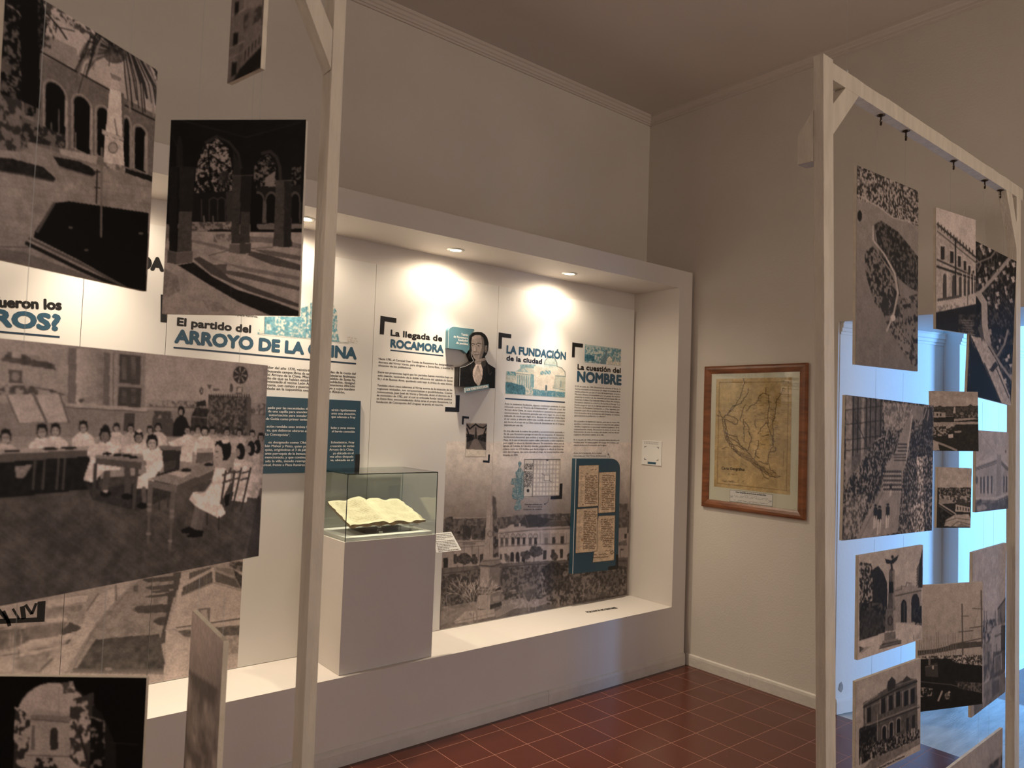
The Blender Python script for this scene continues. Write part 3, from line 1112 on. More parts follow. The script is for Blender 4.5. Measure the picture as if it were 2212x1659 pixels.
    P.line([(165, 440), (150, 1190)], 6, 8)
    P.line([(150, 432), (310, 444)], 8, 34)
    P.poly([(82, 1085), (150, 1100), (148, 1195), (78, 1180)], 70)
    P.poly([(150, 1100), (276, 1092), (276, 1178), (148, 1195)], 88)
    P.line([(82, 1086), (150, 1102), (276, 1092)], 5, 108)
    for pts, g in [([(590, 300), (650, 440), (652, 500), (590, 500)], 30), ([(590, 500), (652, 505), (640, 1030), (575, 1030)], 50), ([(652, 505), (740, 500), (722, 785), (650, 785)], 26), ([(650, 785), (722, 785), (720, 1030), (640, 1030)], 52)]:
        P.poly(pts, g, 1, .1)
    P.line([(380, 245), (470, 195), (560, 240), (630, 330), (655, 440)], 26, 36)
    P.line([(470, 188), (570, 232), (645, 325), (665, 440)], 5, 5)
    P.line([(588, 505), (745, 500)], 8, 60)
    P.poly([(562, 1035), (640, 1035), (645, 1115), (558, 1100)], 88)
    P.poly([(640, 1035), (728, 1030), (728, 1108), (645, 1115)], 60)
    for pts, g in [([(925, 540), (990, 545), (985, 1005), (905, 1000)], 58), ([(990, 545), (1048, 545), (1042, 1000), (985, 1005)], 34)]:
        P.poly(pts, g, 1, .1)
    P.line([(820, 330), (880, 315), (930, 360), (955, 440), (960, 540)], 26, 40)
    P.line([(915, 545), (1050, 540)], 8, 68)
    P.poly([(902, 1000), (985, 1005), (985, 1060), (900, 1055)], 64)
    P.poly([(985, 1005), (1048, 1000), (1048, 1058), (985, 1060)], 34)
    P.line([(575, 1300), (575, 1590)], 3, 96, .4)
    P.poly([(1122, 60), (1165, 60), (1140, 700), (1120, 700)], 5)


def art_street_tower(P):
    P.frame(0, 0, .422)
    P.all(88, 1, .1, 10)
    P.poly([(1180, -260), (1260, -240), (1250, 180), (1165, 440)], 100)
    P.poly([(1250, -100), (1340, -160), (1345, 60), (1250, 60)], 118)
    P.speck([(1250, 50), (1345, 30), (1342, 120), (1245, 180)], 60, 96, 5, .5)
    P.poly([(1248, 170), (1342, 90), (1338, 250), (1240, 330)], 104)
    for x, y in [(1208, 200), (1200, 350), (1215, 40), (1212, -90)]:
        P.poly([(x - 12, y - 30), (x + 12, y - 34), (x + 8, y + 34), (x - 14, y + 40)], 24)
        P.line([(x - 16, y - 36), (x + 14, y - 40)], 5, 120)
    for y in (90, 250, 300):
        P.line([(1172, y), (1250, y - 40)], 5, 140)
    for k in range(5):
        P.line([(1258 + k * 18, 260 - k * 18), (1254 + k * 18, 310 - k * 22)], 6, 40)
    P.poly([(1232, 350), (1345, 230), (1342, 340), (1178, 440)], 26)


def art_arch_tower(P):
    P.top = 0.76
    P.frame(0, 1100, .34358)
    P.all(10, 1, .2, 18)
    P.arch(98, 585, 2400, 1320, 1082, 34)
    P.arch(105, 570, 2400, 1320, 1090, 152)
    P.speck([(95, 1240), (190, 1290), (190, 1640), (85, 1640)], 140, 42, 8, .45)
    P.speck([(395, 1090), (460, 1080), (480, 1150), (400, 1160)], 150, 70, 8, .5)
    P.poly([(190, 1290), (230, 1255), (440, 1280), (440, 2100), (170, 2100)], 138)
    P.poly([(190, 1290), (440, 1300), (445, 1335), (200, 1320)], 112)
    P.line([(190, 1320), (450, 1340)], 8, 86)
    P.line([(165, 1545), (450, 1555)], 9, 92)
    P.arch(316, 366, 1510, 1410, 1370, 46)
    P.poly([(200, 1360), (222, 1360), (218, 1510), (196, 1510)], 92)
    P.arch(210, 260, 1760, 1640, 1600, 50)
    P.arch(316, 366, 1760, 1640, 1600, 46)
    P.speck([(440, 1200), (590, 1150), (600, 1400), (560, 1700), (440, 1560)], 150, 52, 9, .42)
    P.line([(500, 1400), (560, 1620), (600, 1900)], 16, 40)
    P.line([(372, 1120), (372, 1340)], 6, 110, .6)
    P.poly([(582, 1230), (640, 1280), (730, 1480), (740, 2200), (575, 2200)], 26)
    P.speck([(570, 1300), (660, 1330), (660, 2200), (560, 2200)], 18, 96, 8, .6)
    P.line([(690, 1465), (870, 1480)], 6, 36)
    P.speck([(230, 1560), (330, 1560), (340, 1640), (220, 1640)], 130, 30, 5, .45)


def art_edge(P):
    P.all(165, 1, .05, 12)
    P.frame(0, 1100, .34358)
    P.grad([(1100, 600), (1480, 600), (1480, 1250), (1100, 1250)], 178, 120, 1)
    P.speck([(1100, 950), (1480, 1200), (1480, 2200), (1100, 2200)], 88, 140, 20, .5, .5)
    P.poly([(1210, 1450), (1300, 1560), (1280, 1580), (1215, 1500)], 122, .6)


def art_aerial_river(P):
    P.frame(1380, 0, .4219)
    P.all(104, 1, .05, 20)
    P.grad([(1100, 840), (1440, 960), (1440, 1950), (1100, 1950)], 112, 86, 1)
    P.speck([(1110, 840), (1440, 960), (1440, 1160), (1300, 1110), (1220, 1050), (1115, 1020)], 34, 128, 3, .5)
    P.poly([(1118, 900), (1200, 930), (1180, 960), (1120, 930)], 120, .5, .3)
    P.line([(1120, 1000), (1230, 1060), (1300, 1115), (1440, 1150)], 8, 140, .7)
    P.ell(1130, 1105, 12, 28, 20)
    P.speck([(1205, 1150), (1240, 1130), (1330, 1190), (1440, 1330), (1440, 1500), (1380, 1470), (1300, 1400), (1230, 1300)], 26, 74, 4, .6)
    P.speck([(1155, 1290), (1200, 1260), (1290, 1400), (1340, 1520), (1320, 1600), (1280, 1640), (1200, 1540), (1160, 1400)], 92, 30, 5, .45)
    P.line([(1198, 1160), (1200, 1230), (1255, 1300), (1310, 1400), (1325, 1500), (1305, 1620)], 10, 132)
    P.line([(1206, 1160), (1208, 1230), (1262, 1300), (1318, 1400), (1333, 1500)], 3, 50)
    P.speck([(1230, 1560), (1440, 1500), (1440, 1900), (1380, 1850), (1290, 1700)], 96, 40, 5, .62)
    P.frame(1800, 640, .18626)
    P.speck([(490, 0), (780, 0), (760, 330), (640, 380), (590, 230)], 36, 88, 8, .6)
    P.line([(740, 0), (700, 200), (620, 400)], 22, 130)
    P.ell(690, 250, 30, 40, 142)
    P.speck([(800, 100), (980, 60), (990, 680), (900, 620), (810, 420)], 88, 30, 8, .6)
    P.line([(900, 480), (980, 690)], 5, 116)
    P.line([(540, 560), (540, 800)], 4, 118, .6)


def art_street_corner(P):
    P.frame(1380, 0, .4219)
    P.all(150, 1, .03, 20)
    P.poly([(1520, 1140), (1730, 1330), (1735, 1720), (1520, 1720)], 128, 1, .1)
    P.line([(1528, 1148), (1725, 1318)], 9, 40)
    for k in range(12):
        P.line([(1532 + k * 16, 1140 + k * 13), (1532 + k * 16, 1166 + k * 13)], 6, 52)
    P.line([(1528, 1185), (1725, 1345)], 5, 60)
    for k, x in enumerate([1555, 1602, 1640, 1668, 1692, 1712]):
        s = 1 - k * .1
        y = 1290 + k * 22
        P.poly([(x - 9 * s, y - 30 * s), (x + 9 * s, y - 26 * s), (x + 9 * s, y + 40 * s), (x - 9 * s, y + 40 * s)], 34)
        P.line([(x - 14 * s, y - 36 * s), (x + 14 * s, y - 32 * s)], 4, 160)
    P.line([(1528, 1330), (1725, 1420)], 9, 46)
    P.line([(1528, 1365), (1725, 1432)], 12, 36)
    for k, x in enumerate([1565, 1612, 1645, 1668, 1688, 1706, 1720]):
        s = 1 - k * .1
        P.arch(x - 9 * s, x + 9 * s, 1530 - k * 5, 1420 + k * 6, 1402 + k * 6, 52)
        P.line([(x + 15 * s, 1400), (x + 15 * s, 1530)], 4, 150)
    P.line([(1620, 1220), (1622, 1540)], 7, 20)
    P.poly([(1528, 1530), (1640, 1510), (1640, 1535), (1528, 1545)], 60)
    P.poly([(1520, 1545), (1730, 1510), (1730, 1560), (1520, 1600)], 138)
    P.speck([(1520, 1570), (1730, 1528), (1730, 1555), (1520, 1600)], 140, 98, 5, .6)
    P.poly([(1520, 1600), (1735, 1555), (1735, 1800), (1520, 1800)], 22, 1, .15)
    P.line([(1683, 1440), (1683, 1560)], 3, 50)
    P.speck([(1636, 1610), (1722, 1610), (1722, 1740), (1636, 1740)], 24, 52, 6, .5)
    for k in range(6):
        P.line([(1650 + (k % 3) * 4, 1640 + k * 13), (1712 - (k % 2) * 8, 1641 + k * 13)], 3, 118, .8)


def art_aerial_blocks(P):
    P.frame(2080, 500, .24132)
    P.speck([(-50, 0), (600, 0), (600, 1700), (-50, 1700)], 20, 62, 4, .68)
    P.line([(130, 570), (260, 430), (400, 260), (440, 220)], 32, 118)
    P.line([(110, 290), (250, 230), (330, 120)], 14, 96)
    P.line([(120, 250), (160, 290), (130, 360)], 10, 92)
    P.line([(140, 560), (190, 640), (195, 850), (225, 1000)], 54, 124)
    P.line([(225, 1000), (330, 1180), (440, 1330)], 20, 108)
    P.line([(400, 890), (370, 1010), (310, 1110)], 18, 100)
    P.poly([(70, 930), (180, 960), (300, 1160), (420, 1470), (430, 1560), (350, 1560), (200, 1220)], 128, 1, .12)
    P.line([(190, 1180), (350, 1560)], 8, 30)
    P.line([(300, 1230), (410, 1490)], 8, 36)
    P.poly([(235, 1240), (290, 1160), (315, 1200), (265, 1260)], 34)
    P.poly([(120, 600), (160, 660), (150, 740), (120, 760)], 10)
    P.poly([(130, 860), (170, 840), (185, 940), (170, 990)], 60)
    P.poly([(60, 1000), (120, 1060), (330, 1540), (60, 1500)], 14)
    r = random.Random(5)
    for x, y in [(165, 140), (185, 185), (240, 160), (205, 350), (150, 440), (180, 480), (210, 430), (270, 330), (310, 350), (330, 290), (370, 370), (400, 300), (400, 410), (450, 430), (380, 510), (390, 550), (300, 670), (320, 630), (235, 640), (230, 600), (430, 620), (480, 560), (245, 900), (330, 980), (310, 1040), (410, 1120), (390, 1150), (430, 1200), (380, 1340), (310, 560), (265, 490), (455, 300), (300, 430), (430, 1300)]:
        a, b = r.uniform(12, 22), r.uniform(16, 34)
        P.poly([(x - a, y - b * .6), (x + a * .4, y - b), (x + a, y + b * .5), (x - a * .3, y + b)], r.choice([132, 120, 140, 110]), 1, .2, 2)
        P.poly([(x + a * .4, y - b * .4), (x + a, y), (x + a * .9, y + b * .4), (x + a * .3, y + b * .3)], 40, .8)
    for k in range(14):
        x, y = r.uniform(180, 440), r.uniform(500, 1000)
        P.line([(x, y), (x + 60, y + 90)], 3, 92, .5)


def art_parade(P):
    P.frame(1480, 640, .33092)
    P.all(84, 1, .1, 10)
    P.speck([(1000, 600), (1620, 700), (1620, 1560), (1000, 1600)], 30, 104, 2.6, .5)
    # scaffold and facades on the left
    P.poly([(1048, 640), (1290, 690), (1280, 900), (1180, 1020), (1050, 1250)], 70, 1, .2, 4)
    P.poly([(1050, 645), (1090, 655), (1085, 1180), (1045, 1260)], 108, 1, .15)
    P.poly([(1150, 665), (1170, 668), (1165, 1050), (1145, 1080)], 116, .8, .2)
    for x in (1098, 1128, 1184, 1210, 1245, 1278, 1300):
        P.line([(x, 660), (x - 4, 1040 - (x - 1098) * .7)], 7, 26)
    for y in (735, 830, 930, 1000):
        P.line([(1050, y + 8), (1290, y - 20)], 5, 24)
    P.line([(1110, 800), (1180, 960)], 5, 30)
    P.line([(1240, 945), (1310, 905)], 6, 130)
    P.speck([(1290, 690), (1500, 710), (1470, 860), (1300, 880)], 78, 122, 3, .5)
    P.poly([(1310, 780), (1380, 790), (1370, 850), (1300, 850)], 118, .7, .3)
    P.poly([(1480, 710), (1600, 725), (1590, 820), (1480, 800)], 96, 1, .1)
    P.poly([(1560, 730), (1610, 720), (1618, 850), (1540, 880)], 34, .9, .4)
    P.line([(1575, 735), (1555, 800)], 7, 112)
    P.line([(1590, 740), (1580, 810)], 7, 104)
    # the street
    P.poly([(1470, 770), (1485, 770), (1460, 920), (1445, 1060), (1420, 1200), (1385, 1540), (1100, 1610), (1200, 1400), (1290, 1240), (1310, 1110), (1380, 1000), (1400, 910)], 108, 1, .06, 8)
    P.line([(1482, 780), (1440, 1080)], 9, 136)
    P.line([(1300, 1260), (1130, 1600)], 8, 78, .6)
    P.line([(1392, 1250), (1380, 1545)], 4, 90, .6)
    # marching blocks
    for x0, x1, y0, y1, n, m in [(1385, 1448, 955, 1020, 9, 3), (1362, 1442, 1025, 1080, 10, 3), (1292, 1412, 1130, 1275, 11, 5)]:
        for j in range(m):
            for i in range(n):
                x = x0 + (x1 - x0) * (i + .5) / n
                y = y0 + (y1 - y0) * (j + .3) / m
                hh = (y1 - y0) / m
                P.line([(x, y), (x, y + hh * .5)], (x1 - x0) / n * .75, 22)
                P.line([(x, y - hh * .22), (x, y - hh * .1)], (x1 - x0) / n * .5, 118)
                P.line([(x - 1, y + hh * .5), (x - 2, y + hh * .72)], (x1 - x0) / n * .5, 150)
    for x, y, hgt in [(1242, 1420, 110), (1268, 1440, 130), (1322, 1415, 112), (1342, 1255, 60)]:
        P.ell(x, y - hgt * .42, hgt * .07, hgt * .1, 110)
        P.ell(x, y - hgt * .5, hgt * .09, hgt * .06, 24)
        P.line([(x, y - hgt * .3), (x - 2, y + hgt * .15)], hgt * .22, 26)
        P.line([(x - hgt * .07, y + hgt * .15), (x - hgt * .1, y + hgt * .85)], hgt * .08, 150)
        P.line([(x + hgt * .05, y + hgt * .15), (x - hgt * .0, y + hgt * .8)], hgt * .08, 140)
    # crowds
    P.speck([(1480, 880), (1618, 860), (1618, 1100), (1460, 1080)], 26, 84, 2.4, .6)
    P.speck([(1425, 1130), (1520, 1080), (1520, 1560), (1385, 1545)], 34, 112, 2.4, .6)
    P.speck([(1510, 1050), (1580, 1040), (1590, 1280), (1520, 1300)], 66, 160, 3, .48)
    P.speck([(1470, 1380), (1560, 1300), (1560, 1545), (1480, 1550)], 50, 150, 3, .5)
    P.speck([(1550, 1050), (1618, 1050), (1618, 1540), (1560, 1545)], 30, 120, 2.6, .6)
    P.speck([(1060, 1200), (1300, 900), (1400, 900), (1300, 1110), (1280, 1240), (1200, 1370), (1090, 1600), (1030, 1600), (1045, 1300)], 26, 110, 2.6, .62)
    P.speck([(1050, 1320), (1190, 1300), (1130, 1560), (1030, 1600)], 60, 118, 3, .5)


def art_town_view(P):
    P.frame(1480, 640, .33092)
    P.all(128, 1, .08, 10)
    P.speck([(1590, 722), (1925, 715), (1925, 790), (1590, 780)], 34, 58, 4, .5)
    P.poly([(1590, 790), (1925, 780), (1925, 1015), (1590, 1015)], 26, 1, .3)
    P.poly([(1640, 722), (1662, 712), (1682, 722)], 50)
    P.poly([(1840, 722), (1862, 702), (1884, 722)], 44)
    P.poly([(1748, 765), (1754, 722), (1762, 722), (1766, 765)], 140)
    P.poly([(1625, 755), (1700, 758), (1700, 790), (1625, 792)], 122)
    P.poly([(1640, 764), (1650, 764), (1650, 780), (1640, 780)], 30)
    P.poly([(1662, 766), (1672, 766), (1672, 782), (1662, 782)], 30)
    P.poly([(1755, 800), (1880, 792), (1915, 802), (1755, 816)], 118)
    P.poly([(1620, 822), (1915, 818), (1915, 835), (1740, 838), (1620, 850)], 128, .9, .1)
    P.poly([(1620, 838), (1770, 835), (1740, 860), (1640, 872)], 118, 1, .2)
    P.speck([(1620, 850), (1760, 845), (1700, 910), (1620, 920)], 36, 128, 4, .55)
    P.speck([(1760, 760), (1915, 755), (1915, 790), (1760, 795)], 34, 96, 4, .6)
    P.poly([(1718, 902), (1750, 898), (1748, 924), (1718, 926)], 150)
    P.poly([(1755, 880), (1805, 876), (1800, 890), (1760, 893)], 112)
    P.line([(1620, 945), (1700, 975), (1770, 1005)], 14, 112)
    P.poly([(1615, 940), (1650, 955), (1660, 1005), (1615, 1008)], 130)
    P.line([(1745, 640), (1748, 715)], 3, 100, .5)


def art_villa(P):
    P.frame(1480, 640, .33092)
    P.all(124, 1, .04, 10)
    P.line([(1915, 880), (2045, 1050)], 3, 92, .7)
    P.line([(1910, 1080), (2010, 980)], 2, 96, .6)
    P.poly([(1898, 1105), (2040, 1035), (2060, 1035), (2108, 1110), (2105, 1330), (2060, 1325), (1898, 1330)], 118, 1, .05)
    P.poly([(1895, 1095), (2035, 1028), (2062, 1032), (2110, 1100), (2110, 1125), (2055, 1062), (2035, 1062), (1895, 1130)], 132)
    P.line([(1898, 1122), (2030, 1075), (2055, 1075), (2106, 1125)], 12, 78)
    P.line([(1896, 1135), (2032, 1090), (2057, 1090), (2105, 1138)], 5, 60)
    P.poly([(2035, 1030), (2062, 1034), (2062, 1328), (2030, 1325)], 104)
    for x in (1930, 1950, 1975, 2000):
        P.poly([(x - 5, 1180 - (x - 1930) * .1), (x + 5, 1178 - (x - 1930) * .1), (x + 5, 1285), (x - 5, 1288)], 60)
        P.line([(x - 12, 1170), (x - 12, 1300)], 3, 134)
    for x in (2080, 2097):
        P.poly([(x - 4, 1170), (x + 4, 1175), (x + 3, 1280), (x - 4, 1280)], 52)
    P.line([(1898, 1318), (2032, 1318), (2105, 1290)], 14, 134)
    P.line([(1898, 1335), (2035, 1338), (2105, 1305)], 8, 60)
    P.poly([(1885, 1345), (2035, 1345), (2110, 1310), (2110, 1400), (1880, 1420)], 66, 1, .15)
    P.poly([(1905, 1370), (1950, 1358), (1975, 1385), (1905, 1408)], 112)
    P.poly([(1898, 1345), (1930, 1320), (1935, 1345), (1900, 1360)], 44, .8, .3)
    P.ell(1902, 1200, 8, 26, 50, .8)
    P.ell(2091, 1012, 5, 10, 60, .8)


def art_rooftops(P):
    P.frame(1480, 640, .33092)
    P.all(128, 1, .08, 10)
    P.poly([(1640, 1250), (1880, 1248), (1880, 1520), (1640, 1520)], 28)
    P.speck([(1655, 1252), (1872, 1250), (1872, 1330), (1655, 1330)], 32, 108, 3, .6)
    P.speck([(1655, 1300), (1872, 1300), (1872, 1345), (1655, 1350)], 44, 122, 3.5, .55)
    P.poly([(1655, 1325), (1700, 1320), (1765, 1350), (1655, 1358)], 112, .9)
    P.line([(1658, 1352), (1765, 1420)], 9, 122)
    P.line([(1658, 1368), (1740, 1425)], 9, 60)
    P.poly([(1775, 1345), (1868, 1350), (1868, 1372), (1770, 1362)], 44)
    P.poly([(1765, 1358), (1860, 1378), (1858, 1410), (1762, 1405)], 128)
    for k in range(5):
        P.poly([(1774 + k * 18, 1372 + k * 3), (1782 + k * 18, 1373 + k * 3), (1782 + k * 18, 1395 + k * 2), (1774 + k * 18, 1395 + k * 2)], 48)
    P.speck([(1658, 1380), (1740, 1430), (1700, 1490), (1658, 1500)], 12, 40, 5, .6)
    P.poly([(1700, 1460), (1760, 1425), (1850, 1422), (1866, 1460), (1862, 1508), (1690, 1500)], 124, 1, .08)
    P.line([(1700, 1470), (1770, 1448), (1860, 1460)], 4, 66)
    P.line([(1740, 1500), (1780, 1470), (1860, 1490)], 4, 60)
    P.poly([(1770, 1505), (1800, 1480), (1862, 1508)], 96)


def art_eagle(P):
    P.frame(1700, 1120, .32487)
    P.all(132, 1, .06, 14)
    P.speck([(480, 290), (560, 300), (580, 420), (560, 780), (480, 810)], 118, 24, 4, .48)
    P.poly([(570, 340), (605, 315), (640, 360), (665, 430), (665, 600), (650, 760), (560, 780), (565, 560)], 26, 1, .4, 4)
    P.speck([(480, 560), (660, 560), (650, 770), (480, 810)], 20, 62, 5, .62)
    P.poly([(490, 620), (560, 600), (640, 640), (640, 760), (485, 800)], 40, .7, .4)
    P.poly([(712, 480), (735, 455), (800, 455), (810, 430), (830, 440), (890, 460), (893, 700), (710, 690)], 112, 1, .06)
    P.line([(720, 515), (890, 478)], 8, 60)
    P.line([(720, 480), (760, 470), (760, 450), (790, 452), (795, 425), (828, 432)], 5, 70)
    P.arch(757, 795, 690, 580, 540, 20)
    P.arch(825, 880, 690, 560, 500, 26)
    P.line([(778, 560), (778, 690)], 3, 90)
    P.speck([(840, 600), (895, 580), (895, 700), (835, 690)], 16, 46, 4, .6)
    P.poly([(880, 290), (900, 200), (900, 460), (870, 460)], 22, .9, .4)
    for k in range(7):
        P.line([(898, 260 + k * 20), (862, 340 + k * 18)], 6, 26, .8)
    P.speck([(820, 680), (895, 700), (893, 720), (850, 705)], 120, 30, 4, .5)
    P.poly([(480, 820), (650, 755), (730, 700), (893, 710), (890, 820), (475, 945)], 142, 1, .05, 8)
    # column with the bird
    P.poly([(678, 345), (690, 332), (712, 340), (712, 560), (722, 600), (665, 600), (672, 560)], 62, 1, .15, 3)
    P.poly([(700, 340), (714, 345), (716, 598), (704, 598)], 92)
    P.poly([(676, 420), (706, 420), (706, 495), (674, 495)], 14)
    P.poly([(660, 600), (722, 600), (722, 612), (655, 612)], 82)
    P.poly([(655, 612), (720, 610), (720, 745), (650, 750)], 74, 1, .15, 3)
    P.poly([(706, 612), (722, 610), (722, 744), (708, 748)], 112)
    P.ell(685, 680, 18, 34, 40)
    P.ell(685, 680, 10, 24, 66)
    P.poly([(648, 760), (720, 750), (722, 800), (646, 812)], 84, 1, .1)
    P.poly([(632, 815), (738, 795), (740, 812), (632, 838)], 96)
    P.line([(632, 838), (755, 812)], 9, 40)
    P.poly([(615, 845), (755, 812), (757, 830), (615, 866)], 78)
    P.line([(613, 866), (757, 828)], 5, 34)
    P.poly([(650, 268), (690, 278), (740, 243), (730, 275), (705, 300), (660, 300)], 22)
    P.line([(692, 300), (698, 340)], 12, 30)
    P.ell(700, 256, 9, 11, 26)
    P.poly([(480, 850), (512, 862), (482, 892)], 26)
    P.poly([(485, 860), (555, 850), (490, 900)], 96, .6)
    P.poly([(866, 772), (892, 738), (890, 800), (842, 808)], 118, .8)
    P.line([(842, 775), (842, 808)], 4, 70)


def art_harbour(P):
    P.frame(1700, 1120, .32487)
    P.all(126, 1, .03, 20)
    P.grad([(870, 430), (1300, 410), (1300, 860), (870, 880)], 132, 120, 1)
    P.poly([(870, 880), (1000, 865), (1130, 830), (1300, 815), (1300, 850), (1150, 865), (1050, 885), (870, 915)], 56, 1, .1)
    P.poly([(870, 912), (1050, 888), (1300, 850), (1300, 930), (870, 940)], 124)
    P.line([(1085, 840), (1300, 795)], 6, 56)
    P.line([(1163, 570), (1168, 920)], 9, 62)
    P.line([(1158, 650), (1205, 648)], 5, 60)
    P.line([(1140, 755), (1235, 745)], 6, 60)
    P.line([(1290, 480), (1296, 860)], 8, 62)
    P.line([(1232, 598), (1300, 602)], 5, 66)
    P.line([(1215, 728), (1300, 716)], 6, 60)
    P.line([(1168, 600), (1120, 900)], 2, 92, .6)
    P.line([(1292, 520), (1200, 900)], 2, 92, .6)
    r = random.Random(9)
    for k in range(16):
        x = 880 + k * 16
        P.line([(x, 925), (x + r.uniform(-4, 4), r.uniform(740, 850))], 3.5, 92)
    P.speck([(900, 915), (1300, 905), (1300, 980), (900, 980)], 40, 140, 3, .56)
    P.poly([(870, 935), (1080, 930), (1120, 960), (1300, 980), (1300, 1240), (870, 1290)], 17, 1, .3, 6)
    P.poly([(915, 985), (1000, 955), (1005, 1055), (920, 1050)], 44)
    P.line([(920, 985), (1000, 975)], 4, 84)
    P.poly([(940, 930), (955, 930), (952, 975), (938, 975)], 74)
    P.ell(970, 990, 6, 14, 130)
    P.line([(890, 1085), (1090, 1105), (1300, 1160)], 6, 62)
    P.speck([(1120, 1080), (1300, 1095), (1300, 1160), (1140, 1130)], 34, 74, 4, .5)
    P.line([(1005, 1210), (1030, 1150)], 12, 116)
    P.ell(1065, 1180, 18, 24, 90, .8, 0, .5)
    P.ell(1078, 1155, 8, 8, 124)
    P.speck([(885, 1120), (970, 1130), (960, 1180), (885, 1190)], 16, 110, 4, .62)
    P.line([(940, 1290), (1300, 1230)], 6, 30)


def art_station(P):
    P.frame(2080, 1300, .21639)
    P.all(124, 1, .06, 16)
    P.poly([(190, -540), (440, -640), (440, 0), (340, 130), (200, 160)], 128, 1, .05)
    P.line([(40, -340), (44, -230)], 12, 26)
    P.ell(42, -350, 5, 22, 34)
    P.poly([(346, 70), (432, -30), (436, 200), (348, 240)], 86, 1, .1)
    P.line([(348, 70), (436, -50)], 10, 30)
    P.line([(375, 110), (380, 200)], 8, 46)
    P.line([(390, 195), (436, 175)], 6, 50)
    P.speck([(195, 190), (350, 165), (350, 260), (290, 280), (260, 410), (195, 420)], 44, 118, 4, .5)
    for x in (235, 322, 212):
        P.line([(x, 90), (x + 2, 260)], 3, 60)
    P.arch(285, 380, 500, 330, 240, 118, -.1)
    P.line([(320, 345), (382, 318)], 12, 40)
    P.line([(335, 420), (335, 500)], 4, 50)
    P.poly([(380, 235), (436, 230), (434, 560), (380, 560)], 38, 1, .2)
    for x in (392, 408, 424):
        P.line([(x, 250), (x, 450)], 3, 84)
    P.poly([(200, 420), (285, 410), (290, 700), (205, 820)], 92, 1, .2)
    P.poly([(205, 640), (250, 620), (215, 800)], 50, .8)
    P.poly([(245, 500), (265, 490), (262, 690), (248, 690)], 60)
    P.poly([(300, 500), (434, 480), (434, 640), (400, 720), (290, 780), (262, 780), (292, 620)], 62, 1, .2)
    P.poly([(310, 545), (384, 512), (386, 675), (312, 712)], 74, 1, .1)
    P.line([(316, 560), (320, 710)], 8, 116)
    P.line([(380, 515), (384, 672)], 8, 116)
    P.line([(314, 556), (382, 516)], 6, 112)
    P.poly([(205, 820), (262, 780), (434, 700), (434, 890), (200, 1085)], 88, 1, .15, 6)
    P.poly([(292, 800), (358, 770), (358, 900), (290, 960)], 62, .8, .1)
    P.poly([(105, 1020), (200, 1000), (200, 1085), (110, 1160)], 78, 1, .1)


def art_palace(P):
    P.frame(1700, 1120, .32487)
    P.all(124, 1, .05, 16)
    P.poly([(505, 1225), (560, 1195), (610, 1160), (660, 1130), (670, 1085), (695, 1052), (720, 1075), (724, 1100), (770, 1075), (795, 1045), (820, 1065), (862, 1070), (868, 1420), (880, 1460), (478, 1620), (478, 1400), (508, 1380)], 62, 1, .15, 5)
    P.poly([(670, 1085), (695, 1052), (720, 1075), (718, 1130), (668, 1150)], 34)
    P.poly([(770, 1078), (795, 1045), (822, 1066), (820, 1085), (772, 1100)], 40)
    P.line([(508, 1255), (610, 1200), (720, 1140), (862, 1082)], 9, 22)
    P.line([(508, 1235), (605, 1170)], 6, 104)
    P.line([(730, 1110), (860, 1065)], 5, 100)
    P.line([(560, 1245), (860, 1110)], 5, 96)
    for x, y in [(545, 1300), (640, 1240), (690, 1220), (738, 1195), (790, 1190), (835, 1175)]:
        P.poly([(x - 13, y - 38), (x + 13, y - 50), (x + 13, y + 50), (x - 13, y + 62)], 20)
        P.line([(x - 22, y - 40), (x - 22, y + 60)], 6, 104)
    P.line([(520, 1380), (620, 1340), (880, 1240)], 8, 98)
    P.line([(520, 1392), (620, 1352), (880, 1254)], 6, 24)
    for x, yt in [(645, 1385), (692, 1360), (740, 1335)]:
        P.arch(x - 17, x + 17, yt + 95, yt + 12, yt - 8, 104, -.4)
        P.arch(x - 12, x + 12, yt + 95, yt + 18, yt, 14, -.4)
    for x, y in [(800, 1370), (840, 1350), (580, 1430)]:
        P.poly([(x - 9, y - 40), (x + 9, y - 48), (x + 9, y + 40), (x - 9, y + 46)], 26)
    P.speck([(478, 1400), (520, 1380), (600, 1370), (600, 1520), (478, 1600)], 14, 44, 4, .7)
    P.line([(600, 1300), (598, 1560)], 4, 118)
    P.speck([(478, 1530), (600, 1480), (800, 1420), (880, 1400), (880, 1460), (700, 1540), (478, 1640)], 16, 96, 2.6, .6)
    P.speck([(478, 1500), (520, 1490), (540, 1620), (478, 1640)], 14, 52, 4, .6)
    for x, y in [(730, 1450), (655, 1495), (560, 1560), (830, 1400), (845, 1398), (490, 1590)]:
        P.line([(x, y), (x, y + 45)], 9, 118)
    P.poly([(478, 1700), (560, 1600), (700, 1540), (882, 1462), (882, 1500), (478, 1800)], 88, 1, .15, 6)
    P.line([(478, 1650), (560, 1600)], 10, 128, .8)
    P.poly([(478, 1722), (882, 1500), (884, 1555), (600, 1720), (478, 1800)], 134)


def art_fence(P):
    P.frame(1700, 1120, .32487)
    P.all(120, 1, .04, 16)
    P.line([(1250, 1700), (1480, 1480)], 3, 92, .6)
    P.speck([(1300, 1700), (1360, 1620), (1420, 1575), (1500, 1530), (1500, 1800), (1250, 1800)], 44, 92, 4, .5)


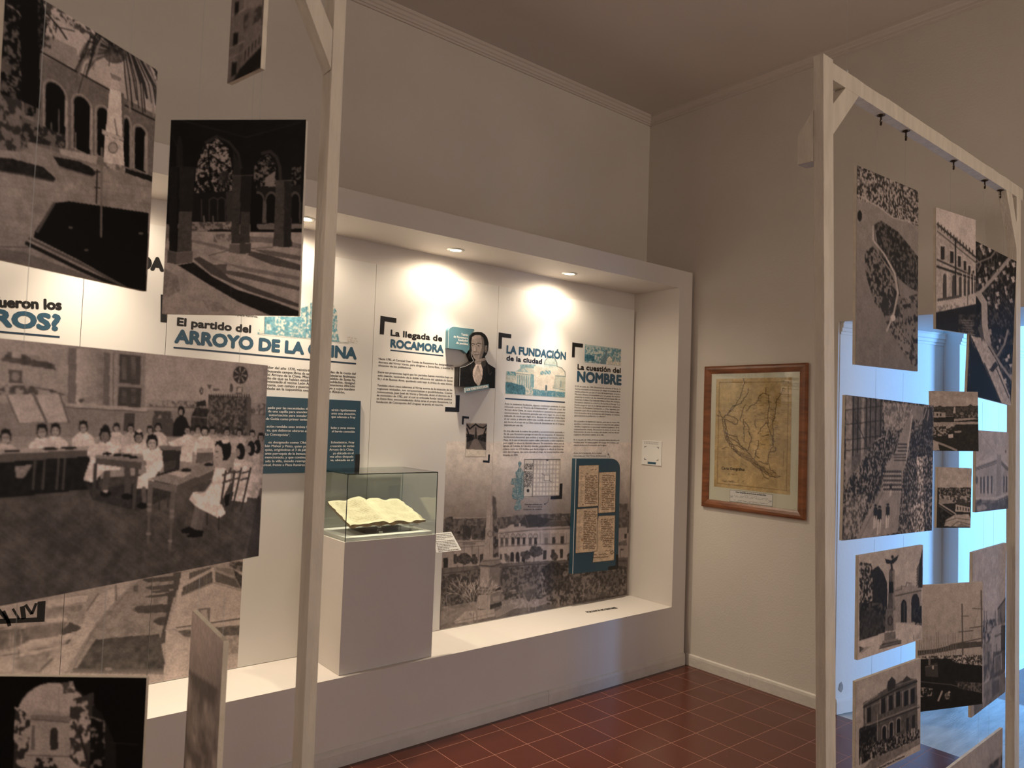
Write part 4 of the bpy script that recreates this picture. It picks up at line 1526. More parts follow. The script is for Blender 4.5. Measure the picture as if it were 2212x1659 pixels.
# ------------------------------------------------------------------ the two timber frames
def post_mesh(x0, x1, y0, y1, z0, z1, dx=0.0):
    """Post whose head stands dx off its foot."""
    mb = MB()
    n = 9
    rr = random.Random(int(abs(x0) * 1000))
    vs, fs = [], []
    for k in range(n):
        t = k / (n - 1)
        w = rr.uniform(-.0006, .0006)
        vs += [(x0 + dx * t + w, y0 + w, z0 + (z1 - z0) * t), (x1 + dx * t - w, y0 - w, z0 + (z1 - z0) * t), (x1 + dx * t + w, y1, z0 + (z1 - z0) * t), (x0 + dx * t, y1 + w, z0 + (z1 - z0) * t)]
    for k in range(n - 1):
        for i in range(4):
            j = (i + 1) % 4
            fs.append((k * 4 + i, k * 4 + j, k * 4 + 4 + j, k * 4 + 4 + i))
    fs += [(0, 3, 2, 1), (n * 4 - 4, n * 4 - 3, n * 4 - 2, n * 4 - 1)]
    return mb.add(vs, fs)


def beam_mesh(x0, x1, y0, y1, z0, z1, seed=1):
    mb = MB()
    n = 24
    rr = random.Random(seed)
    vs, fs = [], []
    for k in range(n):
        t = k / (n - 1)
        x = x0 + (x1 - x0) * t
        a, b = rr.uniform(-.0018, .0018), rr.uniform(-.0006, .0006)
        vs += [(x, y0 + b, z0 + b), (x, y1 + b, z0 - b), (x, y1, z1 + a), (x, y0, z1 + a)]
    for k in range(n - 1):
        for i in range(4):
            j = (i + 1) % 4
            fs.append((k * 4 + i, k * 4 + j, k * 4 + 4 + j, k * 4 + 4 + i))
    fs += [(0, 3, 2, 1), (n * 4 - 4, n * 4 - 3, n * 4 - 2, n * 4 - 1)]
    return mb.add(vs, fs)


def hook(parent, x, y, z, seed=0):
    mb = MB()
    mb.lathe(x, y, [(0.0005, z + .0005), (0.012, z + .0005), (0.013, z - .002), (0.006, z - .005), (0.003, z - .007), (0.0028, z - .016)], 12)
    pts = []
    for k in range(13):
        a = math.radians(90 + 300 * k / 12 + seed * 40)
        pts.append((x + 0.0055 * math.cos(a), y, z - .022 + 0.0055 * math.sin(a)))
    for a, b in zip(pts[:-1], pts[1:]):
        mb.tube(a, b, 0.0018, 6)
    mb.lathe(x, y, [(0.0005, z - .026), (0.004, z - .028), (0.0035, z - .034), (0.0005, z - .036)], 8)
    return mb.build('hook', IRON, parent, smooth=True)


ZB = 2.629
ZH = ZB - 0.0365
HK = [0.217, 0.407, 0.827, 1.153, 1.334]
fr = thing('timber_stand', (0.6, -1.85, 0), 'white timber frame whose whole row of bronze hooks shows, before the blue lit doorway', 'frame', 'white timber frames for hanging photographs')
post_mesh(-0.092, -0.034, -1.867, -1.836, 0, 2.69, -0.103).build('post', WOODW, fr, 0.0012)
post_mesh(1.481, 1.536, -1.867, -1.832, 0, ZB, 0.0).build('post', WOODW, fr, 0.0012)
bmx = beam_mesh(-0.137, 1.56, -1.867, -1.832, ZB, ZB + 0.052, 3).build('beam', WOODW, fr, 0.001)
MB().prism([(-0.137, -1.8665, 2.455), (-0.137, -1.8665, 2.552), (-0.058, -1.8665, ZB), (0.028, -1.8665, ZB)], (0, 0.031, 0)).build('brace', WOODW, fr, 0.001)
MB().prism([(1.352, -1.8665, ZB), (1.424, -1.8665, ZB), (1.481, -1.8665, 2.515), (1.481, -1.8665, 2.405)], (0, 0.033, 0)).build('brace', WOODW, fr, 0.001)
MB().prism([(-0.1925, -1.815, 2.50), (-0.1925, -1.79, 2.465), (-0.1925, -1.79, 2.375), (-0.1925, -1.836, 2.375), (-0.1925, -1.836, 2.53)], (0.05, 0, 0)).build('brace', WOODW, fr, 0.001)
for i, x in enumerate(HK):
    hook(fr, x, -1.85, ZB, i)
MB().tube((-0.02, -1.85, ZB + .052), (-0.02, -1.85, ZC), 0.0004, 5).add(*(lambda m: (m.v, m.f))(MB().lathe(-0.02, -1.85, [(0.0005, ZB + .075), (0.005, ZB + .07), (0.0045, ZB + .058), (0.0005, ZB + .052)], 8))).build('thread', NYLON, fr)

fl = thing('timber_stand', (-2.4, -1.478, 0), 'white timber frame with its narrow post before the lit niche beside the large photographs', 'frame', 'white timber frames for hanging photographs')
post_mesh(-1.552, -1.5245, -1.5, -1.453, 0, ZB + .052, -0.01).build('post', WOODW, fl, 0.001)
post_mesh(-3.35, -3.32, -1.5, -1.453, 0, ZB, 0).build('post', WOODW, fl, 0.001)
beam_mesh(-3.36, -1.5645, -1.5, -1.453, ZB, ZB + .052, 8).build('beam', WOODW, fl, 0.001)
MB().prism([(-1.5615, -1.4995, 2.315), (-1.5615, -1.4995, 2.37 + .03), (-1.69, -1.4995, ZB), (-1.72, -1.4995, ZB)], (0, 0.040, 0)).build('brace', WOODW, fl, 0.001)


# ------------------------------------------------------------------ hanging photographs
PH = {
    'classroom': ((-1.872, -1.500, 1.477), 0.393, 0.001, 0.528, 0.405),
    'monument': ((-2.008, -1.500, 2.020), 0.611, 0.010, 0.317, 0.434),
    'arcade': ((-1.748, -1.500, 1.959), -0.753, 0.010, 0.273, 0.385),
    'street_tower': ((-1.744, -1.500, 2.375), -1.358, 0.000, 0.118, 0.269),
    'arch_tower': ((-1.975, -1.500, 1.043), -0.639, 0.008, 0.245, 0.152),
    'edge_board': ((-1.759, -1.50, 1.065), -1.629, 0.0, 0.232, 0.220),
    'aerial_river': ((0.285, -1.850, 2.112), -0.046, 0.012, 0.415, 0.636),
    'street_corner': ((0.861, -1.850, 2.201), -0.105, 0.018, 0.302, 0.456),
    'aerial_blocks': ((1.250, -1.850, 2.041), -0.093, -0.079, 0.388, 0.629),
    'parade': ((0.325, -1.850, 1.464), -0.027, -0.016, 0.620, 0.447),
    'town_view': ((0.853, -1.850, 1.631), -0.643, 0.020, 0.186, 0.226),
    'villa': ((1.259, -1.850, 1.436), -0.002, -0.009, 0.374, 0.326),
    'rooftops': ((0.858, -1.850, 1.342), -0.314, -0.022, 0.179, 0.226),
    'eagle': ((0.338, -1.850, 1.028), -0.043, 0.002, 0.435, 0.325),
    'harbour': ((0.834, -1.850, 0.794), -0.355, 0.002, 0.321, 0.457),
    'station': ((1.232, -1.850, 0.809), 0.055, -0.008, 0.458, 0.630),
    'palace': ((0.330, -1.850, 0.645), -0.062, 0.012, 0.416, 0.312),
    'fence': ((1.10, -1.850, 0.19), 0.04, -0.02, 0.66, 0.33),
}
#          label, texels across, extend (left, right, up, down) in metres, thread targets: (position along the top -1..1, height reached)
SHOW = [
    ('classroom', art_classroom, 'large hanging sepia photograph of pupils in white smocks in a classroom', 400, (0.14, 0, 0, 0), [(-.6, ZB - .001), (.99, ZB - .001)]),
    ('monument', art_monument, 'hanging photograph of a white monument and palm before an arcaded building', 235, (0, 0, 0, 0), [(-.6, ZB - .001), (.6, ZB - .001)]),
    ('arcade', art_arcade, 'dark hanging photograph looking out through shaded arches onto a sunny courtyard', 215, (0, 0, 0, 0), [(-.62, ZB - .001), (.3, ZB - .001)]),
    ('street_tower', art_street_tower, 'narrow hanging photograph of a street facade, high up and turned almost side on', 40, (0, 0, 0, 0), [(-.5, ZB - .001), (.5, ZB - .001)]),
    ('arch_tower', art_arch_tower, 'low hanging photograph of a tower framed by a dark round arch', 190, (0.06, 0, 0, 0.27), [(-.6, 1.27), (.6, 1.27)]),
    ('edge_board', art_edge, 'grey hanging photograph turned edge on, below the classroom photograph', 60, (0, 0, 0, 0.22), [(-.8, 1.25), (.8, 1.25)]),
    ('aerial_river', art_aerial_river, 'tall hanging aerial photograph of a wooded island in a river', 170, (0, 0, 0, 0), [(-.33, ZH), (.585, ZH)]),
    ('street_corner', art_street_corner, 'hanging photograph of a balustraded corner building under a pale sky', 110, (0, 0, 0, 0), [(-.225, ZH)]),
    ('aerial_blocks', art_aerial_blocks, 'tall hanging aerial photograph of dark city blocks and a broad avenue', 120, (0, 0, 0, 0), [(-.5, ZH), (.43, ZH)]),
    ('parade', art_parade, 'wide hanging photograph of soldiers parading through a crowded street', 240, (0, 0, 0, 0), [(-.35, 1.788), (.27, 1.786)]),
    ('town_view', art_town_view, 'small hanging photograph of white houses and trees under a grainy sky, overlapping the parade photograph', 130, (0, 0, 0, 0), [(-.35, 1.966)]),
    ('villa', art_villa, 'hanging photograph of a pale villa seen at its corner with a cornice', 100, (0, 0, 0, 0), [(-.55, 1.715), (.45, 1.70)]),
    ('rooftops', art_rooftops, 'smallest hanging photograph, a view over dark rooftops below the town view', 100, (0, 0, 0, 0), [(-.36, 1.512)]),
    ('eagle', art_eagle, 'hanging photograph of a column topped by an eagle with spread wings', 190, (0, 0, 0, 0), [(-.5, 1.232), (.4, 1.232)]),
    ('harbour', art_harbour, 'hanging photograph of a harbour with sailing masts and a dark locomotive', 180, (0, 0, 0, 0), [(-.05, 1.222)]),
    ('station', art_station, 'hanging photograph of a sloping industrial street with a pointed chimney, partly behind the harbour photograph', 110, (0, 0, 0, 0), [(-.3, 1.268), (.3, 1.268)]),
    ('palace', art_palace, 'hanging photograph of an ornate two storey building with a crowd and a caption strip', 190, (0, 0, 0, 0), [(-.5, 0.860), (.4, 0.860)]),
    ('fence', art_fence, 'lowest hanging photograph, mostly empty sky over a dark hedge', 90, (0, 0, 0, -0.0), [(.1, .486), (.5, .486)]),
]
HUNG = {}
for key, art, label, nx, ext, th in SHOW:
    (c, yaw, rl, w, h) = PH[key]
    u = np.array([math.cos(yaw) * math.cos(rl), math.sin(yaw) * math.cos(rl), math.sin(rl)])
    v = np.array([-math.cos(yaw) * math.sin(rl), -math.sin(yaw) * math.sin(rl), math.cos(rl)])
    n = np.cross(u, v)
    c = np.array(c)
    x0, x1, y0, y1 = -w / 2 - ext[0], w / 2 + ext[1], -h / 2 - ext[3], h / 2 + ext[2]
    TL, TR, BR, BL = c + u * x0 + v * y1, c + u * x1 + v * y1, c + u * x1 + v * y0, c + u * x0 + v * y0
    t = thing('hanging_photograph', c, label, 'photograph', 'photographs hung from the timber frames')
    th_ = 0.010
    if key == 'edge_board':
        # rounded upper far corner
        pts = [BL, BR, TR - v * 0.004, TR - v * 0.001 - u * 0.002, TL + u * 0.004, TL - v * 0.006]
    else:
        pts = [BL, BR, TR, TL]
    bo_ = MB().prism(pts, -n * th_).build('board', BOARD, t, 0.001)
    P = Pic((TL, TR, BR, BL), nx, 120)
    art(P)
    P.build('print', INK, bo_, 0.0006)
    for a, z in th:
        p = (TL + TR) / 2 + u * a * w / 2 - n * th_ / 2
        if z > p[2]:
            MB().tube(p - np.array([0, 0, .002]), (p[0], p[1], z), 0.00035, 5).build('thread', NYLON, t)
    HUNG[key] = (t, c, u, v, n)
t, c, u, v, n = HUNG['palace']
L = Lettering(c, n, 0.0012).frame(1700, 1120, .32487)
L.line('Escuela Normal Mixta de Profesores', (560, 1692), (780, 1585), cap=0.0085, bold=.03)
L.build('caption', BLACK, t)
t, c, u, v, n = HUNG['street_corner']
# ------------------------------------------------------------------ exhibition panels at the back of the niche
NP = np.array([0.0, -1.0, 0.0])
PZ0, PZ1 = 0.392, 2.367


def poster(x0, x1, label):
    t = thing('exhibition_panel', ((x0 + x1) / 2, YP + 0.01, PZ0), label, 'panel', 'tall white exhibition panels side by side in the niche')
    return MB().box(x0 + 0.001, x1 - 0.001, YP, 0.505, PZ0, PZ1).build('board', PANEL, t, 0.0008)


def lay(parent, y=YP, lift=0.0005):
    return Lettering((0, y, 0), NP, lift)


A2 = (0, 640, .422)
R2 = (780, 660, .14466)
R3 = (1060, 690, .18681)
R4 = (1080, 960, .18083)
R5 = (940, 1100, .19892)
R8 = (540, 640, .23508)
C4 = (700, 420, .36166)
C3 = (0, 1100, .34358)


def quadX(x0, x1, z0, z1, y=YP):
    return (x0, y, z1), (x1, y, z1), (x1, y, z0), (x0, y, z0)


SEP = (1.0, 0.915, 0.875)


def art_mural(P):
    P.frame(*R5)
    P.all(150)
    P.grain = 0.05
    P.grad([(-100, -1500), (2400, -1500), (2400, -550), (-100, -550)], (218, 210, 203), (200, 190, 183), 1)
    P.grad([(-100, -552), (2400, -552), (2400, 60), (-100, 110)], (200, 190, 183), (124, 113, 107), 1)
    P.poly([(-100, 90), (600, 85), (1480, 35), (2300, 10), (2300, 60), (1480, 60), (600, 110), (-100, 115)], 142, 1, .05)
    P.speck([(-100, 110), (570, 95), (570, 340), (-100, 330)], 76, 106, 5, .5)
    P.speck([(640, 95), (960, 60), (2200, 20), (2200, 260), (640, 240)], 74, 104, 5, .5)
    P.speck([(110, 90), (190, 80), (200, 210), (110, 240)], 62, 90, 4, .55)
    P.speck([(2000, -60), (2090, -60), (2090, 200), (2000, 190)], 84, 112, 4, .5)
    P.speck([(300, 180), (560, 180), (560, 310), (300, 320)], 60, 88, 6, .5)
    P.poly([(235, 250), (270, 232), (275, 262), (245, 266)], 44)
    P.poly([(1370, 85), (1385, 68), (1400, 85)], 150)
    # left low building
    P.poly([(130, 360), (560, 340), (560, 610), (130, 625)], 150, 1, .05)
    P.poly([(240, 345), (380, 340), (390, 280), (400, 330), (560, 335), (560, 355), (240, 365)], 156)
    P.line([(130, 425), (560, 395)], 6, 100)
    P.line([(250, 362), (560, 345)], 5, 92)
    for x in (300, 370):
        P.poly([(x, 362), (x + 70, 358), (x + 70, 385), (x, 388)], 118)
    for x in (315, 400, 470):
        P.line([(x, 400), (x, 560)], 5, 92)
    for x, w in ((200, 36), (320, 34), (405, 34), (484, 38)):
        P.poly([(x, 490), (x + w, 484), (x + w, 590), (x, 598)], 66)
    P.poly([(88, 530), (138, 525), (138, 630), (88, 650)], 48)
    # palace with the pitched roofs
    P.poly([(690, 215), (1470, 180), (1478, 560), (690, 600)], 166, 1, .03)
    P.poly([(915, 140), (975, 68), (1115, 60), (1110, 95), (1180, 90), (1330, 118), (1160, 195), (1020, 200), (920, 150)], 62, 1, .06)
    P.line([(972, 70), (1012, 195)], 4, 104)
    P.poly([(1160, 192), (1240, 125), (1425, 120), (1475, 178), (1450, 185)], 82, 1, .06)
    P.line([(1240, 125), (1425, 120)], 4, 120)
    P.poly([(1425, 120), (1478, 160), (1478, 210), (1455, 180)], 58)
    P.poly([(735, 222), (790, 190), (820, 168), (858, 165), (855, 190), (905, 185), (910, 150), (925, 150), (932, 185), (985, 190), (985, 215), (735, 232)], 160)
    P.poly([(1020, 198), (1460, 183), (1460, 208), (1020, 225)], 158)
    P.line([(690, 262), (1000, 232), (1000, 228), (1470, 210)], 9, 96)
    P.line([(690, 250), (1470, 200)], 4, 120)
    P.line([(690, 410), (1140, 380), (1470, 370)], 7, 112)
    for x in (725, 777, 845, 903, 965, 1033, 1090):
        P.arch(x - 27, x + 27, 320, 300, 262, 104)
        P.arch(x - 21, x + 21, 320, 300, 270, 150)
        P.poly([(x - 15, 308), (x + 15, 306), (x + 15, 378), (x - 15, 380)], 54 if 800 < x < 1000 or x > 1080 else 84)
        P.poly([(x - 17, 378), (x + 17, 376), (x + 17, 402), (x - 17, 404)], 108)
    for x in (1205, 1287, 1380):
        P.poly([(x - 30, 262), (x + 30, 260), (x + 30, 372), (x - 30, 376)], 146)
        P.poly([(x - 17, 310 - (x - 1205) * .08), (x + 17, 308 - (x - 1205) * .08), (x + 17, 372), (x - 17, 374)], 60 if x > 1250 else 110)
        P.line([(x - 38, 382), (x + 38, 378)], 12, 104)
    for x in (1140, 1245, 1335, 1425):
        P.line([(x, 250), (x, 380)], 4, 118)
    for x in (714, 765):
        P.poly([(x - 13, 485), (x + 13, 483), (x + 13, 545), (x - 13, 548)], 76)
    for x in (836, 895, 957):
        P.arch(x - 20, x + 20, 572, 500, 462, 48)
    P.poly([(1175, 445), (1212, 442), (1208, 540), (1172, 545)], 58)
    P.poly([(1263, 440), (1300, 438), (1298, 500), (1262, 505)], 62)
    P.poly([(1355, 436), (1390, 434), (1388, 525), (1355, 530)], 58)
    P.poly([(1990, 205), (2085, 195), (2085, 330), (1990, 330)], 154)
    P.poly([(1990, 360), (2080, 330), (2080, 395), (1990, 395)], 100, 1, .1)
    P.poly([(2055, 270), (2080, 268), (2078, 318), (2055, 320)], 60)
    P.poly([(1990, 395), (2080, 395), (2080, 520), (1990, 520)], 150)
    P.line([(2010, 440), (2010, 520)], 4, 70)
    P.poly([(2015, 430), (2045, 430), (2045, 446), (2015, 444)], 60)
    # park
    P.poly([(60, 640), (480, 610), (740, 585), (1480, 545), (2120, 520), (2120, 1600), (40, 1600)], 98, 1, .12, 10)
    P.line([(90, 700), (480, 655), (1050, 600), (2080, 560)], 10, 58, .8)
    P.line([(90, 715), (480, 672), (1050, 615), (1480, 595)], 6, 146, .8)
    P.speck([(80, 720), (490, 650), (490, 1100), (70, 1150)], 62, 104, 5, .5)
    P.speck([(720, 640), (1480, 590), (2080, 620), (2070, 950), (1300, 1040), (720, 980)], 56, 128, 4, .5, .5)
    P.speck([(700, 660), (1130, 600), (1130, 900), (720, 930)], 66, 108, 3.5, .52)
    P.speck([(70, 1060), (460, 1000), (480, 1250), (60, 1300)], 104, 134, 12, .5, .6)
    P.poly([(60, 1110), (180, 1085), (420, 1040), (460, 1100), (300, 1160), (60, 1260)], 124, .8, .1)
    P.poly([(720, 1000), (960, 960), (1300, 990), (1100, 1060), (720, 1090)], 136, .9, .15)
    P.speck([(1300, 950), (2070, 830), (2070, 930), (1300, 1060)], 82, 118, 6, .5)
    P.line([(1350, 1040), (1700, 980), (2060, 925)], 14, 66, .7)
    for x, y in [(815, 885), (930, 878), (1180, 860), (1560, 940), (1740, 895), (1990, 850)]:
        P.line([(x, y), (x + 60, y - 4)], 9, 158)

    def tree(cx, cy, rx, ry, g=58, g2=84, th=.48):
        rr = random.Random(int(cx))
        pts = [(cx + rx * math.cos(a) * rr.uniform(.75, 1.12), cy + ry * math.sin(a) * rr.uniform(.75, 1.12)) for a in np.linspace(0, 2 * math.pi, 23)[:-1]]
        P.speck(pts, g, g2, 3.5, th, .3)
    for a in [(1090, 460, 80, 70), (985, 500, 60, 55), (1295, 515, 42, 46), (310, 540, 90, 65), (425, 555, 46, 48), (785, 540, 32, 44, 76, 110), (1455, 520, 26, 46)]:
        tree(*a)
    for x, y0, y1 in [(1072, 520, 640), (305, 590, 690), (990, 540, 590), (1292, 550, 580), (240, 610, 680), (800, 575, 620), (906, 575, 640)]:
        P.line([(x, y0), (x, y1)], 7, 84)
    tree(1290, 660, 130, 90, 44, 66, .5)
    tree(1320, 820, 190, 120, 50, 84, .45)
    tree(1850, 760, 190, 95, 58, 98, .45)
    tree(1660, 820, 150, 120, 72, 128, .5)
    tree(1400, 950, 200, 90, 56, 118, .5)
    tree(1960, 880, 120, 60, 70, 120, .5)
    tree(1000, 880, 110, 90, 84, 118, .5)
    tree(150, 860, 120, 110, 60, 96, .48)
    tree(170, 960, 80, 60, 56, 92, .5)
    for x, y0, x1, y1 in [(1155, 780, 1170, 930), (1180, 850, 1190, 920), (1610, 870, 1605, 990), (1340, 980, 1345, 1050), (1500, 880, 1530, 980), (95, 1000, 98, 1080), (120, 940, 135, 1095)]:
        P.line([(x, y0), (x1, y1)], 8, 150, .8)
    for k in range(22):
        a = math.radians(-170 + k * 7.4)
        P.line([(1020, 1000), (1020 + 110 * math.cos(a), 960 + 90 * math.sin(a))], 3, 78, .7)
    P.line([(1020, 1105), (1015, 1040), (960, 930)], 8, 150)
    P.line([(1015, 1040), (1060, 930)], 6, 146)
    P.line([(1090, 1095), (1095, 980)], 6, 146)
    # steps and platform
    P.poly([(200, 1220), (330, 1110), (640, 1080), (660, 1160), (460, 1200), (220, 1245)], 150, 1, .06)
    P.line([(215, 1222), (640, 1130)], 4, 112)
    P.poly([(640, 1110), (815, 1022), (905, 1045), (660, 1172)], 72)
    for k in range(5):
        P.line([(648 + k * 4, 1118 + k * 13), (822 + k * 20, 1024 + k * 6)], 8, 162)
    # obelisk
    P.poly([(595, -150), (600, -190), (640, -190), (648, -150)], 150)
    P.poly([(570, -130), (618, -150), (640, 530), (528, 530)], 152, 1, .05)
    P.poly([(618, -150), (662, -120), (690, 520), (630, 530)], 96, 1, .22, 6)
    P.speck([(630, 100), (680, 100), (688, 520), (632, 520)], 56, 118, 5, .5)
    P.ell(597, 268, 30, 36, 104)
    P.ell(597, 268, 22, 28, 150)
    P.line([(640, 40), (632, 520)], 5, 72)
    P.poly([(510, 548), (628, 540), (700, 536), (718, 585), (640, 612), (478, 606)], 132, 1, .08)
    P.line([(478, 606), (620, 620), (716, 588)], 9, 62)
    P.line([(505, 565), (625, 558), (705, 548)], 6, 76)
    P.poly([(490, 628), (590, 632), (588, 850), (480, 840)], 146, 1, .05)
    P.poly([(590, 632), (700, 622), (696, 820), (590, 852)], 110, 1, .06)
    P.poly([(470, 860), (600, 862), (716, 832), (716, 880), (605, 925), (465, 915)], 128, 1, .1)
    P.poly([(605, 875), (716, 845), (716, 870), (605, 905)], 50)
    P.line([(470, 885), (600, 888)], 6, 84)
    P.poly([(470, 930), (600, 932), (596, 1090), (440, 1075)], 148, 1, .06)
    P.poly([(600, 932), (716, 895), (720, 1045), (596, 1090)], 116, 1, .08)
    P.poly([(625, 955), (700, 935), (700, 985), (625, 1005)], 140)
    P.poly([(596, 1040), (722, 1000), (722, 1045), (596, 1090)], 54, 1, .2)
    # bare tree
    rr = random.Random(6)

    def branch(x, y, a, l, w, d):
        x1, y1 = x + l * math.cos(a), y - l * math.sin(a)
        P.line([(x, y), (x1, y1)], w, 116 + 14 * d, .9)
        if d < 5:
            for da in (-.32, .27):
                branch(x1, y1, a + da + rr.uniform(-.12, .12), l * rr.uniform(.72, .9), w * .66, d + 1)
    branch(455, 1210, 1.62, 110, 15, 0)
    branch(450, 1130, 2.1, 120, 9, 1)
    branch(460, 1130, 1.1, 120, 9, 1)
    P.line([(415, 1215), (415, 1130)], 5, 84)
    P.ell(385, 1145, 16, 22, 96, .6, 0, .5)
    P.grad([(60, 1300), (60, 1300), (60, 1301)], 100, 100)


def art_street_mural(P):
    P.frame(*C3)
    P.all(150)
    P.all(146, 1, .06, 14)
    # road running up
    P.poly([(240, 1030), (500, 780), (760, 540), (880, 440), (1120, 380), (1110, 560), (1000, 850), (1040, 1040), (400, 1100)], 128, 1, .06, 8)
    P.speck([(560, 700), (1100, 400), (1060, 760), (560, 830)], 118, 136, 5, .5, .5)
    P.poly([(220, 1050), (430, 840), (540, 640), (620, 540), (740, 480), (740, 560), (600, 720), (400, 1040)], 158, 1, .05)
    P.line([(240, 1030), (440, 820)], 12, 80)
    P.line([(545, 640), (620, 530)], 6, 88)
    P.line([(730, 480), (728, 570)], 12, 104)
    P.line([(800, 520), (700, 640), (590, 760), (440, 1040)], 5, 104)
    P.poly([(840, 480), (870, 480), (870, 520), (840, 515)], 84, .9, .4)
    for x0, x1, y0, y1 in [(890, 1110, 430, 460), (910, 1110, 480, 508), (940, 1065, 510, 528), (900, 1060, 540, 556), (830, 1110, 605, 655), (960, 1080, 680, 730)]:
        P.poly([(x0, (y0 + y1) / 2), (x0 + 30, y0 + 4), (x1, y0 - 14), (x1, y1 - 10), (x0 + 40, y1)], 70, .95, .1)
    for k in range(5):
        P.line([(800, 615 + k * 10), (850, 612 + k * 10)], 4, 150)
    P.poly([(1060, 520), (1110, 500), (1090, 640), (1040, 840), (1000, 850), (1040, 690)], 66, .9, .1)
    P.poly([(1090, 400), (1150, 395), (1130, 500), (1090, 520)], 74)
    # shaded lot
    P.poly([(600, 820), (800, 800), (1000, 785), (1035, 960), (1030, 1035), (900, 1050), (460, 1040), (560, 880)], 72, 1, .2, 7)
    P.grad([(460, 1000), (1030, 1000), (1030, 1060), (450, 1060)], 80, 150, 1)
    P.poly([(655, 1000), (690, 990), (710, 1010), (665, 1015)], 128)
    # house on the right
    P.poly([(1140, 400), (1340, 380), (1520, 500), (1515, 1000), (1040, 1050), (1040, 760), (1110, 560)], 164, 1, .04)
    P.poly([(1190, 400), (1325, 362), (1330, 385), (1190, 450)], 84)
    P.poly([(1150, 490), (1335, 390), (1335, 460), (1140, 545)], 80, 1, .1)
    P.poly([(1355, 392), (1480, 440), (1515, 500), (1350, 455)], 88, 1, .06)
    P.poly([(1355, 365), (1470, 375), (1475, 420), (1360, 378)], 112)
    P.line([(1180, 455), (1340, 375)], 16, 166)
    P.line([(1340, 375), (1350, 460)], 10, 164)
    P.line([(1140, 548), (1345, 462), (1520, 512)], 7, 130)
    for k in range(9):
        P.line([(1175 + k * 18, 478 - k * 9), (1165 + k * 19, 532 - k * 8)], 4, 116, .7)
        P.line([(1200 + k * 14, 400 - k * 4), (1198 + k * 14, 440 - k * 7)], 3, 116, .7)
    P.poly([(1470, 380), (1525, 420), (1525, 510), (1480, 430)], 60, 1, .3)
    P.speck([(1440, 330), (1530, 330), (1530, 400), (1440, 360)], 60, 110, 4, .5)
    P.poly([(1245, 625), (1325, 618), (1318, 710), (1240, 715)], 104)
    P.poly([(1255, 635), (1300, 632), (1310, 705), (1270, 670)], 156)
    P.line([(1110, 745), (1510, 688)], 7, 70)
    P.poly([(1110, 765), (1510, 728), (1505, 790), (1240, 805), (1160, 800)], 92, 1, .2)
    P.line([(1045, 760), (1100, 755), (1160, 800), (1240, 810)], 5, 120)
    P.speck([(1240, 810), (1505, 790), (1500, 940), (1240, 950)], 128, 158, 5, .5, .5)
    P.line([(1098, 560), (1050, 750)], 16, 150)
    # left yards
    P.poly([(285, 570), (560, 540), (540, 580), (300, 620)], 168)
    P.poly([(300, 625), (520, 600), (510, 640), (290, 655)], 118, 1, .1)
    P.poly([(290, 650), (540, 640), (520, 720), (280, 740)], 140, 1, .1)
    P.poly([(180, 740), (420, 710), (370, 820), (180, 830)], 112, 1, .08)
    P.poly([(380, 770), (440, 710), (510, 740), (500, 760), (380, 795)], 72)
    P.poly([(290, 690), (420, 680), (420, 700), (290, 712)], 166)
    P.poly([(110, 840), (500, 770), (490, 810), (120, 880)], 164, 1, .06)
    P.poly([(0, 900), (420, 850), (380, 930), (0, 1000)], 160, 1, .08)
    P.line([(0, 925), (430, 845)], 5, 104)
    P.poly([(90, 930), (330, 890), (240, 1030), (90, 1000)], 124, 1, .12)
    P.line([(120, 890), (118, 990)], 6, 90)
    P.poly([(-300, 740), (60, 745), (180, 740), (180, 830), (60, 880), (-300, 900)], 100, 1, .2)
    for x in (60, 80, 130):
        P.line([(x, 770), (x + 6, 880)], 9, 158)
    P.line([(0, 755), (160, 745)], 7, 150)
    P.poly([(-300, 960), (90, 940), (90, 1020), (-300, 1060)], 158)
    P.grad([(-300, 1020), (1060, 1040), (1060, 1300), (-300, 1300)], 150, 190, 1)
    P.grad([(1030, 980), (1520, 900), (1520, 1100), (1030, 1150)], 156, 190, 1)


# ---- leftmost visible panels
p0 = poster(-3.2, -1.695, 'white panel at the far left whose blue heading ends in a question mark')
L = lay(p0).frame(0, 0, 1)
A, B = L.pt((-120, 657)), L.pt((132, 668.7))
d = B - A
u = d / np.linalg.norm(d)
v = np.cross(NP, u)
cap = abs(np.dot(L.pt((0, 636)) - L.pt((0, 657)), v))
L.put(L.pt((132, 668.7)), u, v, '¿Quiénes fueron los', cap * 11.6, cap, .075, 'R')
L.build('heading', BLACK, p0)
L = lay(p0).frame(0, 0, 1)
A, B = L.pt((0, 703)), L.pt((127, 712.6))
u = (B - A) / np.linalg.norm(B - A)
v = np.cross(NP, u)
cap = abs(np.dot(L.pt((0, 670.5)) - A, v))
L.put(B, u, v, 'PRIMEROS?', cap * 8.3, cap, .09, 'R')
L.build('heading', BLUE, p0)
L = lay(p0).frame(0, 0, 1)
L.stroke([(-200, 699), (129, 728)], 0.0075)
L.build('underline', NAVY, p0)

p1 = poster(-1.695, -1.370, 'narrow blank white panel between the far left heading and the arroyo heading')
L = lay(p1).frame(0, 0, 1)
L.line('DA', (301, 579), (352, 585), captop=553, bold=.10)
L.build('heading', BLACK, p1)
L = lay(p1).frame(*C3)
L.shape([(-260, 735), (280, 706), (287, 575), (236, 582), (232, 680), (-260, 700)])
L.stroke([(20, 640), (50, 700), (60, 735)], 0.012)
L.stroke([(-20, 620), (40, 690)], 0.012)
L.stroke([(140, 610), (150, 690)], 0.016)
L.stroke([(160, 600), (200, 660), (228, 590)], 0.010)
L.stroke([(80, 625), (120, 690)], 0.008)

